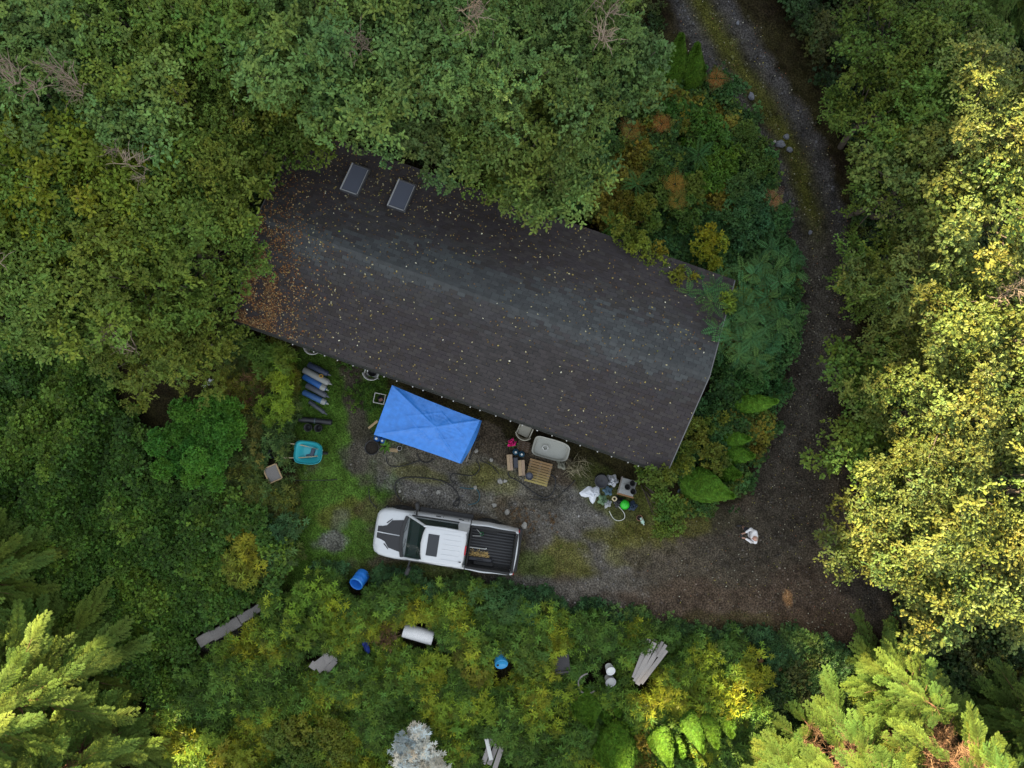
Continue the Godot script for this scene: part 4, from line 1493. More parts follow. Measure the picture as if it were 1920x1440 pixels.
		for k in 9:
			var a := lerpf(-1.1, 1.1, k / 8.0)
			var cx := sin(a) * 0.29
			var cz := 0.02 + cos(a) * 0.27
			var o := Vector3(sin(a), 0, cos(a))
			back.append(PackedVector3Array([Vector3(cx, 0.44, cz), Vector3(cx, 0.86 - 0.10 * absf(a), cz) + o * 0.07, Vector3(cx, 0.86 - 0.10 * absf(a), cz) + o * 0.10, Vector3(cx, 0.44, cz) + o * 0.03]))
		loft(s, back)
		put(s, "backrest", cm, t)
		for sx in [-1.0, 1.0]:
			s = begin()
			box(s, turned(Vector3(0.285 * sx, 0.63, 0.0), 0, 0.08), Vector3(0.055, 0.03, 0.42), 0.012)
			put(s, "armrest", cm, t)
			for sz in [-1.0, 1.0]:
				s = begin()
				tube(s, [Vector3(0.21 * sx, 0.41, 0.20 * sz), Vector3(0.26 * sx, 0.0, 0.25 * sz)], 0.028, 0.02, 6)
				put(s, "leg", cm, t)
		if e[4] == "right":
			round_pot("dark_bowl", "dark round bowl standing on the white chair under the eave", "bowl", t.position + Vector3(0.0, 0.442, 0.02), 0.2, 0.12, M.black, null)
	# --- potting corner: flowers, carboys, boxes, pallet, tank
	var fp := round_pot("flower_pot", "pot of bright pink flowers under the eave", "flower pot", at(960, 829), 0.13, 0.25, mat(0.22, 0.10, 0.06, 0.8), M.soil)
	L = LeafMesh.new()
	for k in 60:
		var d := rdir()
		d.y = absf(d.y) * 0.8
		var p := Vector3(0, 0.33, 0) + d * rnd(0.08, 0.20)
		L.oval(p, rdir() + Vector3.UP * 0.4, Vector3.UP + rdir() * 0.6, 0.08, 0.07, Color(0.55, 0.02, 0.16) * rnd(0.7, 1.5))
	put_mesh(L.done(), "blossom", M.leaf, fp)
	L = LeafMesh.new()
	for k in 30:
		var d := rdir()
		L.oval(Vector3(0, 0.26, 0) + d * rnd(0.05, 0.2) * Vector3(1.2, 0.3, 1.2), d + Vector3.UP * 0.3, Vector3.UP + rdir() * 0.5, 0.10, 0.06, Color(0.07, 0.14, 0.03) * rnd(0.7, 1.3))
	put_mesh(L.done(), "leaves", M.leaf, fp)
	var slat_pallet := func(n: String, label: String, px: float, py: float, w: float, d: float, yaw: float, count: int, h: float, tint: Array) -> Node3D:
		var o := thing(n, label, "pallet", at(px, py, 0.15) * Vector3(1, 0, 1), yaw)
		for k in 3:
			var ss := begin()
			box(ss, turned(Vector3(lerpf(-w / 2 + 0.06, w / 2 - 0.06, k / 2.0), h / 2, 0)), Vector3(0.09, h, d - 0.01), 0.008)
			put(ss, "bearer", M.old_wood, o)
		for k in count:
			var ss := begin()
			var z := lerpf(-d / 2 + d / count / 2, d / 2 - d / count / 2, float(k) / (count - 1))
			box(ss, turned(Vector3(rnd(-0.01, 0.01), h + 0.012, z), rnd(-0.01, 0.01)), Vector3(w, 0.02, d / count * 0.8), 0.004)
			var f := float(k) / (count - 1)
			var q: Color = (tint[0] as Color).lerp(tint[1], f * f)
			q = tone(q, rnd(0.85, 1.15))
			put(ss, "slat", worn(mat(q.r, q.g, q.b, 0.85), M.grain, 5.0), o)
		return o
	var pal: Node3D = slat_pallet.call("pallet", "slatted wooden pallet with yellowish mossy boards in front of the white tub", 1010, 886, 0.98, 1.0, -0.27, 9, 0.12, [Color(0.36, 0.22, 0.10), Color(0.45, 0.36, 0.12)])
	slat_pallet.call("pallet", "small dark slatted pallet beside the pink flowers", 981, 837, 0.52, 0.45, -0.25, 5, 0.12, [Color(0.13, 0.08, 0.05), Color(0.15, 0.09, 0.05)])
	round_pot("slate_bucket", "dark slate bucket standing on the slatted pallet", "bucket", pal.position + Vector3(-0.40, 0.145, 0.12), 0.165, 0.26, mat(0.035, 0.04, 0.06, 0.5), mat(0.06, 0.065, 0.09, 0.5), 0.7)
	for e in [[967, 847, "left one of two round blue glass carboys"], [978, 851, "right one of two round blue glass carboys"]]:
		t = thing("carboy", e[2], "bottle", at(e[0], e[1], 0.2) * Vector3(1, 0, 1), 0.0, "blue carboys")
		s = begin()
		lathe(s, [Vector2(0.10, 0), Vector2(0.135, 0.05), Vector2(0.14, 0.22), Vector2(0.11, 0.32), Vector2(0.04, 0.38), Vector2(0.035, 0.44)], 18, Transform3D())
		put(s, "bottle", mat(0.02, 0.07, 0.12, 0.08), t)
		s = begin()
		lathe(s, [Vector2(0.045, 0.44), Vector2(0.045, 0.47)], 10, Transform3D())
		put(s, "cap", M.white_plastic, t)
	for e in [[956, 867, 0.24, 0.66, "left narrow box of raw pale timber beside the blue carboys"], [978, 877, 0.28, 0.64, "right, wider box of raw pale timber below the blue carboys"]]:
		t = thing("timber_box", e[4], "box", at(e[0], e[1], 0.2) * Vector3(1, 0, 1), 0.06, "raw timber boxes")
		var w: float = e[2]
		var d: float = e[3]
		for sx in [-1.0, 1.0]:
			s = begin()
			box(s, turned(Vector3(sx * (w / 2 - 0.012), 0.11, 0)), Vector3(0.022, 0.22, d), 0.004)
			put(s, "side_board", M.new_wood, t)
			s = begin()
			box(s, turned(Vector3(0, 0.11, sx * (d / 2 - 0.012))), Vector3(w - 0.05, 0.22, 0.022), 0.004)
			put(s, "end_board", M.new_wood, t)
		for k in 2:
			s = begin()
			box(s, turned(Vector3((k - 0.5) * w * 0.5, 0.232, 0), rnd(-0.01, 0.01)), Vector3(w * 0.49, 0.02, d + 0.01), 0.004)
			put(s, "lid_board", worn(mat(0.60 - k * 0.06, 0.43 - k * 0.05, 0.26, 0.8), M.grain, 4.0), t)
	t = thing("black_box", "black plastic box between the two timber boxes", "box", at(967, 867, 0.2) * Vector3(1, 0, 1), 0.05)
	s = begin()
	box(s, turned(Vector3(0, 0.14, 0)), Vector3(0.17, 0.28, 0.42), 0.02)
	put(s, "shell", mat(0.016, 0.018, 0.03, 0.5), t)
	s = begin()
	box(s, turned(Vector3(0, 0.29, 0)), Vector3(0.185, 0.025, 0.43), 0.008)
	put(s, "lid", mat(0.016, 0.018, 0.03, 0.4), t)
	# the long white tub
	t = thing("wash_tub", "long white tub on legs with a coiled hose in it, half under the eave", "tub", at(1033, 842, 0.7) * Vector3(1, 0, 1), -0.27)
	rings = []
	for e in [[0.42, 0.86], [0.50, 0.92], [0.74, 1.0], [0.76, 1.04], [0.78, 1.04], [0.78, 0.99], [0.70, 0.95], [0.56, 0.88]]:
		var rp2 := PackedVector3Array()
		for k in 32:
			var a := TAU * k / 32
			var pw := 0.30 if cos(a) < 0 else 0.75
			rp2.append(Vector3(signf(cos(a)) * pow(absf(cos(a)), pw) * 0.74 * e[1], e[0], signf(sin(a)) * pow(absf(sin(a)), 0.45) * 0.40 * e[1]))
		rings.append(rp2)
	s = begin()
	loft(s, rings)
	put(s, "basin", worn(mat(0.62, 0.62, 0.56, 0.5), M.grain, 3.0), t)
	for sx in [-0.55, 0.48]:
		for sz in [-0.28, 0.28]:
			s = begin()
			box(s, turned(Vector3(sx, 0.23, sz)), Vector3(0.05, 0.46, 0.05), 0.008)
			put(s, "leg", M.old_wood, t)
	hose_coil("white_hose", "coil of pale hose lying in the white tub", t.position + Vector3(-0.22, 0.58, -0.04), 0.13, mat(0.50, 0.50, 0.48, 0.5))
	t = thing("clear_sheet", "crumpled translucent plastic sheet hanging off the end of the white tub", "plastic sheet", at(1052, 868, 0.1) * Vector3(1, 0, 1), -0.3)
	s = begin()
	crumple(s, [0.20, 0.34, 0.22, 0.15, 0.2, 0.28, 0.18], 0.42, 2.0, 0.5)
	put(s, "sheet", worn(mat(0.42, 0.42, 0.34, 0.25), M.grain, 3.0), t)
	L = LeafMesh.new()
	for k in 80:
		var p := Vector3(rnd(-0.45, 0.45), rnd(0.03, 0.22), rnd(-0.3, 0.3))
		var d := Vector3(rnd(-1, 1), rnd(-0.2, 0.3), rnd(-1, 1)).normalized()
		L.twig(p, p + d * rnd(0.3, 0.6), rnd(0.008, 0.016), Color(0.26, 0.23, 0.15) * rnd(0.6, 1.4))
	var tw := put_mesh(L.done(), "twig_pile", M.litter)
	tw.position = at(1081, 874)
	tag(tw, "tangle of dry grey twigs beside the white tub", "twigs", "", "stuff")
	# --- rubbish heap at the corner of the house
	t = thing("round_lid", "round black lid lying on the heap of sacks", "lid", at(1128, 902, 0.35) - Vector3(0, 0.02, 0))
	avoid(t.position, 0.5)
	s = begin()
	lathe(s, [Vector2(0.27, -0.34), Vector2(0.285, 0.02), Vector2(0.29, 0.03), Vector2(0.29, 0.06), Vector2(0.26, 0.07), Vector2(0.25, 0.055), Vector2(0.0, 0.06)], 28, turned(Vector3.ZERO, 0, 0.06, 0.08))
	put(s, "disc", mat(0.016, 0.017, 0.024, 0.55), t)
	s = begin()
	lathe(s, [Vector2(0.03, 0.06), Vector2(0.03, 0.09)], 10, turned(Vector3.ZERO, 0, 0.06, 0.08))
	put(s, "knob", M.black, t)
	var sack_w := mat(0.66, 0.68, 0.74, 0.45)
	for e in [
		["white_sack", "crumpled shiny white sack beside the round black lid", 1150, 902, [0.22, 0.2, 0.26, 0.24, 0.20, 0.30, 0.27, 0.22], 0.45, sack_w, 0.55],
		["white_sack", "flat torn white sack spread out in front of the heap", 1112, 925, [0.32, 0.24, 0.42, 0.26, 0.56, 0.34, 0.24, 0.34], 0.20, sack_w, 0.3],
		["blue_bag", "small clear bag of bluish cans in the middle of the heap", 1140, 921, [0.19, 0.22, 0.17, 0.2, 0.18, 0.2], 0.30, mat(0.13, 0.22, 0.30, 0.3), 0.7],
		["green_bag", "green and white bag at the front of the heap", 1131, 938, [0.22, 0.16, 0.24, 0.2, 0.26, 0.18], 0.24, mat(0.16, 0.26, 0.14, 0.4), 0.7],
		["grey_bag", "pale grey plastic bag beside the green one", 1140, 945, [0.16, 0.14, 0.2, 0.15, 0.14, 0.18], 0.16, mat(0.45, 0.46, 0.48, 0.4), 0.6],
		["black_bag", "black rubbish bag behind the bright green ball", 1160, 941, [0.24, 0.2, 0.26, 0.2, 0.25, 0.22], 0.22, mat(0.015, 0.015, 0.02, 0.3), 0.6],
		["navy_bag", "navy blue bag under the bush at the right end of the heap", 1186, 950, [0.22, 0.18, 0.2, 0.2, 0.24, 0.22], 0.25, mat(0.03, 0.05, 0.09, 0.5), 0.5],
	]:
		var o := thing(e[0], e[1], "bag", at(e[2], e[3], 0.1) * Vector3(1, 0, 1), 0.0)
		avoid(o.position, 0.4)
		s = begin()
		crumple(s, e[4], e[5], e[2] * 0.37, e[7])
		put(s, "skin", e[6], o)
	t = thing("low_table", "low timber table with three black pots at the corner of the house", "table", at(1176, 913, 0.45) * Vector3(1, 0, 1), -0.27)
	avoid(t.position, 0.6)
	for k in 3:
		s = begin()
		box(s, turned(Vector3(0.02, 0.45, -0.22 + k * 0.22)), Vector3(0.62, 0.03, 0.215), 0.005)
		put(s, "top_board", worn(mat(0.45, 0.46, 0.46, 0.7), M.grain, 3.0), t)
	for sx in [-0.26, 0.28]:
		for sz in [-0.27, 0.27]:
			s = begin()
			box(s, turned(Vector3(sx, 0.215, sz)), Vector3(0.06, 0.43, 0.06), 0.006)
			put(s, "leg", M.old_wood, t)
	s = begin()
	box(s, turned(Vector3(-0.31, 0.44, 0)), Vector3(0.05, 0.07, 0.74), 0.008)
	put(s, "edge_rail", M.old_wood, t)
	s = begin()
	box(s, turned(Vector3(0.02, 0.42, 0.365)), Vector3(0.72, 0.06, 0.07), 0.008)
	put(s, "edge_rail", worn(mat(0.40, 0.20, 0.08, 0.8), M.grain, 4.0), t)
	var tb := t.transform
	for e in [[Vector3(-0.02, 0.466, -0.02), "black pot at the left on the low table"], [Vector3(0.14, 0.466, -0.22), "black pot at the back on the low table"], [Vector3(0.26, 0.466, 0.10), "black pot nearest the bush on the low table"]]:
		round_pot("seedling_pot", e[1], "pot", tb * (e[0] as Vector3), 0.125, 0.2, mat(0.03, 0.03, 0.033, 0.5), mat(0.008, 0.008, 0.008, 1.0), 0.45, "black pots on the low table")
	t = thing("green_ball", "bright green plastic ball at the foot of the low table", "ball", at(1171, 946, 0.15) * Vector3(1, 0, 1))
	s = begin()
	lathe(s, [Vector2(0.0, 0.0), Vector2(0.12, 0.03), Vector2(0.19, 0.11), Vector2(0.205, 0.19), Vector2(0.17, 0.29), Vector2(0.09, 0.35), Vector2(0.0, 0.365)], 20, Transform3D())
	put(s, "skin", mat(0.03, 0.52, 0.03, 0.35), t)
	s = begin()
	lathe(s, [Vector2(0.208, 0.17), Vector2(0.208, 0.20)], 20, turned(Vector3.ZERO, 0, 0.0, 0.0), false, false)
	put(s, "seam", mat(0.02, 0.3, 0.02, 0.5), t)
	hose_coil("cream_ring", "small cream hose ring between the bags and the low table", at(1152, 935, 0.25), 0.10, mat(0.62, 0.52, 0.34, 0.6))
	hose("thin white cable looping in front of the heap", [[1152, 944], [1160, 950], [1170, 962], [1170, 972], [1160, 976], [1150, 972], [1142, 958]], mat(0.6, 0.6, 0.56, 0.5), 0.011)
	round_pot("broken_pot", "broken terracotta pot at the foot of the bush", "pot", at(1198, 970), 0.13, 0.16, mat(0.26, 0.13, 0.08, 0.9), M.soil, 0.6)
	t = thing("pale_jug", "pale green plastic jug beside the broken pot", "jug", at(1203, 975), 0.4)
	s = begin()
	lathe(s, [Vector2(0.07, -0.12), Vector2(0.08, -0.1), Vector2(0.08, 0.1), Vector2(0.03, 0.15), Vector2(0.03, 0.18)], 12, Transform3D(Basis(Vector3.RIGHT, PI / 2.3), Vector3(0, 0.08, 0)))
	put(s, "bottle", mat(0.35, 0.5, 0.42, 0.3), t)
	s = begin()
	lathe(s, [Vector2(0.034, 0.18), Vector2(0.034, 0.21)], 10, Transform3D(Basis(Vector3.RIGHT, PI / 2.3), Vector3(0, 0.08, 0)))
	put(s, "cap", M.white_plastic, t)
	round_pot("hidden_bucket", "grey bucket half hidden behind the pointed green cedar", "bucket", at(1277, 922), 0.2, 0.35, mat(0.09, 0.12, 0.15, 0.5), null)
	# --- hoses
	hose("black hose curling along the front of the canopy", [z1(1110, 740), z1(1130, 795), z1(1200, 803), z1(1290, 778), z1(1335, 762)], M.black)
	hose("short black hose loop at the lower edge of the canopy", [z1(1310, 715), z1(1330, 765), z1(1380, 778), z1(1425, 752)], M.black)
	hose("long black hose looping over the gravel behind the truck cab", [z1(1215, 1030), z1(1180, 985), z1(1168, 925), z1(1195, 888), z1(1260, 872), z1(1400, 882), z1(1500, 908), z1(1560, 960), z1(1585, 1020), z1(1562, 1062), z1(1545, 1040), z1(1580, 1010)], M.black, 0.017)
	hose("black hose winding from the right end of the canopy", [z1(1690, 760), z1(1712, 815), z1(1672, 860), z1(1600, 858), z1(1540, 850), z1(1524, 885), z1(1560, 920)], M.black)
	hose("thin black hose between the canopy and the timber boxes", [z1(1712, 762), z1(1790, 800), z1(1838, 855)], M.black, 0.011)
	hose("blue green hose tangled beside the long black loop", [z1(1585, 938), z1(1640, 946), z1(1690, 950), z1(1712, 990), z1(1695, 1035), z1(1640, 1050)], mat(0.02, 0.09, 0.12, 0.5), 0.012)
	hose("thin black hose in the grass by the truck's front wheel", [z1(1000, 945), z1(1010, 1020), z1(1052, 1072)], M.black, 0.011)
	hose("black hose running through the grass to the framed screen", [z1(440, 870), z1(500, 890), z1(620, 893), z1(760, 890), z1(800, 885)], M.black, 0.010)
	hose("heavy black hose lying in a wide loop below the pallet", [z3(445, 600), z3(462, 645), z3(525, 672), z3(620, 742), z3(720, 812), z3(790, 828), z3(845, 785), z3(872, 705), z3(862, 645), z3(818, 618)], M.black, 0.018)
	hose("thin dark hose crossing the gravel towards the heap of sacks", [z3(1050, 672), z3(960, 762), z3(870, 832), z3(800, 855), z3(755, 850), z3(640, 842)], M.black, 0.012)
	# --- barrels and scrap in the bushes below the yard
	var barrel := func(label: String, p: Vector3, dir: Vector3, m: Material, open: bool, cat: String, r: float, l: float, nm: String) -> void:
		var o := thing(nm, label, cat, p)
		var xf := along(Vector3.ZERO, dir)
		var ss := begin()
		var prof2 := [Vector2(r * 0.93, 0), Vector2(r, 0.04), Vector2(r, l * 0.30), Vector2(r * 1.025, l * 0.33), Vector2(r, l * 0.36), Vector2(r, l * 0.64), Vector2(r * 1.025, l * 0.67), Vector2(r, l * 0.70), Vector2(r, l - 0.04), Vector2(r * 0.97, l)]
		if open:
			prof2.append_array([Vector2(r * 0.90, l), Vector2(r * 0.88, l - 0.05), Vector2(r * 0.88, 0.05), Vector2(0, 0.05)])
		else:
			prof2.append_array([Vector2(r * 0.92, l), Vector2(r * 0.90, l - 0.03), Vector2(0, l - 0.025)])
		lathe(ss, prof2, 26, xf, true, false)
		put(ss, "drum", m, o)
		if not open:
			ss = begin()
			lathe(ss, [Vector2(0.045, l - 0.03), Vector2(0.045, l), Vector2(0.0, l)], 10, xf.translated_local(Vector3(r * 0.55, 0, 0)))
			put(ss, "bung", M.black, o)
		else:
			ss = begin()
			lathe(ss, [Vector2(r * 0.98, l + 0.004), Vector2(r * 1.03, l - 0.01), Vector2(r * 1.03, l - 0.05)], 26, xf, false, false)
			put(ss, "rim", mat(0.05, 0.25, 0.62, 0.4), o)
	barrel.call("open bright blue plastic barrel tipped over at the edge of the yard", at(682, 1076, 0.22), Vector3(-0.30, 0.80, 0.42), M.blue, true, "barrel", 0.29, 0.66, "blue_barrel")
	avoid(at(672, 1085), 0.65); avoid(at(670, 1096), 0.5)
	barrel.call("closed blue plastic barrel leaning in the bushes below the yard", at(936, 1212, 0.25), Vector3(0.12, 0.85, 0.52), mat(0.03, 0.27, 0.55, 0.4), false, "barrel", 0.27, 0.90, "blue_barrel")
	avoid(at(942, 1228), 0.62); avoid(at(944, 1246), 0.5)
	var ta := at(757, 1181, 0.5)
	var tbb := at(812, 1197, 0.5)
	barrel.call("rust stained white tank lying in the brambles", ta, (tbb - ta), worn(mat(0.80, 0.79, 0.80, 0.5), noise_tex(0.03, 0.72, 1.0, 5, 77), 1.6), false, "tank", 0.29, ta.distance_to(tbb), "white_tank")
	avoid((ta + tbb) / 2.0, 0.75); avoid(tbb, 0.45); avoid(ta, 0.45)
	t = thing("blue_tarp_scrap", "scrap of dark blue tarpaulin caught in the bushes", "tarpaulin", at(686, 1206, 0.55), 0.2)
	avoid(t.position, 0.32)
	s = begin()
	crumple(s, [0.12, 0.16, 0.42, 0.14, 0.12, 0.2, 0.46, 0.15], 0.3, 4.0, 0.6)
	put(s, "cloth", mat(0.012, 0.03, 0.20, 0.5), t)
	# boards
	var board_pile := func(nm: String, label: String, cen: Vector3, yaw: float, boards: Array, m: Material) -> void:
		var o := thing(nm, label, "boards", cen, yaw)
		avoid(cen, 0.6)
		for e in boards:
			var ss := begin()
			box(ss, turned(e[0], e[1], rnd(-0.03, 0.03), rnd(-0.04, 0.04)), Vector3(e[2], 0.025, e[3]), 0.005)
			var q := rnd(0.7, 1.5)
			put(ss, "board", worn(mat(0.36 * q, 0.33 * q, 0.315 * q, 0.9), M.grain, 4.0), o)
	board_pile.call("grey_boards", "cracked grey sheets of plywood lying in the yellow bushes", at(610, 1240, 0.9), 0.55, [[Vector3(-0.2, 0, 0.02), 0.1, 0.55, 0.5], [Vector3(0.28, 0.03, -0.1), -0.25, 0.5, 0.55], [Vector3(0.1, 0.06, 0.28), 0.3, 0.6, 0.22], [Vector3(-0.5, 0.0, -0.1), 0.4, 0.3, 0.3]], M.old_wood)
	board_pile.call("weathered_planks", "fan of weathered silver planks in the dark bushes", at(1213, 1243, 1.0), 1.05, [[Vector3(0.05, 0.02, -0.30), 0.16, 1.7, 0.19], [Vector3(0.0, 0.05, -0.11), 0.07, 1.8, 0.20], [Vector3(-0.02, 0.03, 0.10), -0.03, 1.85, 0.2], [Vector3(0.02, 0.07, 0.29), -0.14, 1.7, 0.18], [Vector3(0.75, 0.10, 0.25), -0.05, 0.6, 0.14], [Vector3(0.85, 0.12, 0.1), 0.1, 0.5, 0.12]], M.old_wood)
	avoid(at(1225, 1222), 0.5); avoid(at(1200, 1268), 0.55)
	board_pile.call("brown_boards", "brown and white boards lying at the bottom edge among bushes", at(925, 1405, 0.9), 1.2, [[Vector3(0, 0.03, 0.3), 0.05, 1.4, 0.2], [Vector3(0.05, 0.0, 0.06), 0.0, 1.4, 0.2], [Vector3(-0.1, 0.02, -0.2), 0.03, 1.2, 0.2]], M.old_wood)
	plank_thing("white_board", "narrow white painted board on the brown boards", "board", at(912, 1385, 1.02), at(921, 1425, 1.0), 0.16, 0.03, M.white_plastic)
	plank_thing("fallen_stick", "pale stick jutting from the top of the silver planks", "stick", at(1212, 1190, 0.8), at(1240, 1209, 0.85), 0.07, 0.05, M.old_wood)
	plank_thing("grey_post", "thin grey post standing at the edge of the yellow bushes", "post", at(580, 1128, 0.3), at(590, 1160, 0.9), 0.08, 0.08, M.old_wood)
	plank_thing("grey_post", "leaning grey post across the plywood sheets", "post", at(614, 1205, 0.9), at(632, 1248, 0.75), 0.07, 0.07, M.old_wood)
	avoid(at(586, 1145), 0.35)
	t = thing("dark_board", "dark square board sunk in the bushes below the yard", "board", at(1054, 1246, 0.9), 0.1)
	avoid(t.position, 0.5)
	s = begin()
	box(s, turned(Vector3.ZERO, 0, 0.1), Vector3(0.62, 0.03, 0.85), 0.006)
	put(s, "panel", worn(mat(0.07, 0.065, 0.07, 0.9), M.grain, 4.0), t)
	s = begin()
	box(s, turned(Vector3(0, 0.035, 0.3), 0, 0.1), Vector3(0.62, 0.04, 0.05), 0.006)
	put(s, "batten", worn(mat(0.10, 0.09, 0.09, 0.9), M.grain, 4.0), t)
	for e in [[1141, 1249, 0.98, 0.19, 0.66, "dented white bucket in the scrap among the bushes"], [1141, 1270, 0.88, 0.22, 0.36, "grey bucket below the white one in the scrap"]]:
		var q: float = e[4]
		var o := round_pot("scrap_bucket", e[5], "bucket", at(e[0], e[1], e[2] - 0.3), e[3], 0.34, mat(q, q, q * 1.04, 0.5), mat(q * 0.9, q * 0.9, q * 0.9, 0.6), 0.93)
		o.rotation = Vector3(0.25, 0, -0.15)
		avoid(o.position, 0.42)
	t = thing("pale_hoop", "pale hoop of bent pipe half sunk in the yellow bushes", "hoop", at(1102, 1282, 1.0))
	avoid(t.position, 0.40)
	s = begin()
	rp = []
	for k in 14: rp.append(Vector3(cos(1.6 + 3.9 * k / 13) * 0.38, 0.05 * sin(k), -sin(1.6 + 3.9 * k / 13) * 0.42))
	tube(s, rp, 0.035, 0.035, 7)
	put(s, "pipe", worn(mat(0.34, 0.31, 0.30, 0.8), M.grain, 4.0), t)
	for e in [[1416, 1243, "leftmost cut log end beside the dark gap in the bushes"], [1427, 1240, "middle cut log end beside the dark gap in the bushes"], [1463, 1254, "separate cut log end near the bright conifers"]]:
		var o := thing("cut_log", e[2], "log", at(e[0], e[1], 0.35), 0.0, "cut logs")
		avoid(o.position, 0.3)
		s = begin()
		lathe(s, [Vector2(0.12, -0.5), Vector2(0.125, 0.0)], 14, along(Vector3.ZERO, Vector3(0.2, 0.75, 0.3)), true, false)
		put(s, "bark", M.bark, o)
		s = begin()
		lathe(s, [Vector2(0.124, 0.001), Vector2(0.0, 0.006)], 14, along(Vector3.ZERO, Vector3(0.2, 0.75, 0.3)), false, false)
		put(s, "cut_face", worn(mat(0.36, 0.17, 0.06, 0.8), M.grain, 6.0), o)
	# pale scraps
	for e in [[394, 716, 0.6, 0.16, "white plastic scrap caught in the bushes left of the cylinders"], [384, 723, 0.55, 0.10, "smaller white scrap beside the first one left of the cylinders"], [248, 905, 0.4, 0.1, "pale scrap in the dark brambles at the left"]]:
		var o := thing("plastic_scrap", e[4], "scrap", at(e[0], e[1], e[2]))
		avoid(o.position, 0.22)
		s = begin()
		crumple(s, [e[3], e[3] * 0.6, e[3] * 1.1, e[3] * 0.7, e[3] * 0.9], 0.12, e[0] * 0.1, 0.7)
		put(s, "film", sack_w, o)
	# concrete path in the left corner
	t = thing("concrete_path", "broken pale concrete path slabs leading into the brambles", "path")
	var cp := [[392, 1192, 40], [418, 1180, 42], [443, 1166, 40], [468, 1149, 34], [492, 1134, 30]]
	for k in cp.size():
		var p := at(cp[k][0], cp[k][1])
		avoid(p, 0.46)
		s = begin()
		box(s, turned(p + Vector3(0, 0.22, 0), 0.56 + rnd(-0.06, 0.06), rnd(-0.02, 0.02), rnd(-0.02, 0.02)), Vector3(0.655, 0.40, 0.8 * cp[k][2] / 44.4 * 0.62), 0.015)
		put(s, "slab", worn(mat(0.34, 0.31, 0.29, 0.95), M.grain, 2.0, 0.6), t)
	t.set_meta("kind", "structure")
	t.remove_meta("category")

func hose_coil(n: String, label: String, p: Vector3, r: float, m: Material) -> void:
	var s := begin()
	var q := []
	for k in 50:
		var a := k * 0.45
		q.append(Vector3(cos(a) * r * (0.85 + 0.2 * sin(k * 0.37)), 0.03 + k * 0.0012, sin(a) * r * (0.8 + 0.2 * cos(k * 0.53))))
	tube(s, q, 0.016, 0.016, 6)
	var o := put(s, n, m)
	o.position = p
	tag(o, label, "hose")

# ---------------------------------------------------------------- rocks and pebbles
func rock_mesh(sd: int, squash: float) -> ArrayMesh:
	var n := FastNoiseLite.new()
	n.seed = sd
	n.frequency = 0.9
	var s := begin()
	var rings := []
	for k in 6:
		var ph := lerpf(-PI / 2 + 0.12, PI / 2 - 0.12, k / 5.0)
		var ring := PackedVector3Array()
		for i in 8:
			var a := TAU * i / 8
			var d := Vector3(cos(a) * cos(ph), sin(ph), sin(a) * cos(ph))
			ring.append(d * (1.0 + 0.55 * n.get_noise_3d(d.x * 1.3, d.y * 1.3, d.z * 1.3)) * Vector3(1, squash, 0.82))
		rings.append(ring)
	loft(s, rings, true, true, false)
	s.generate_normals()
	return s.commit()

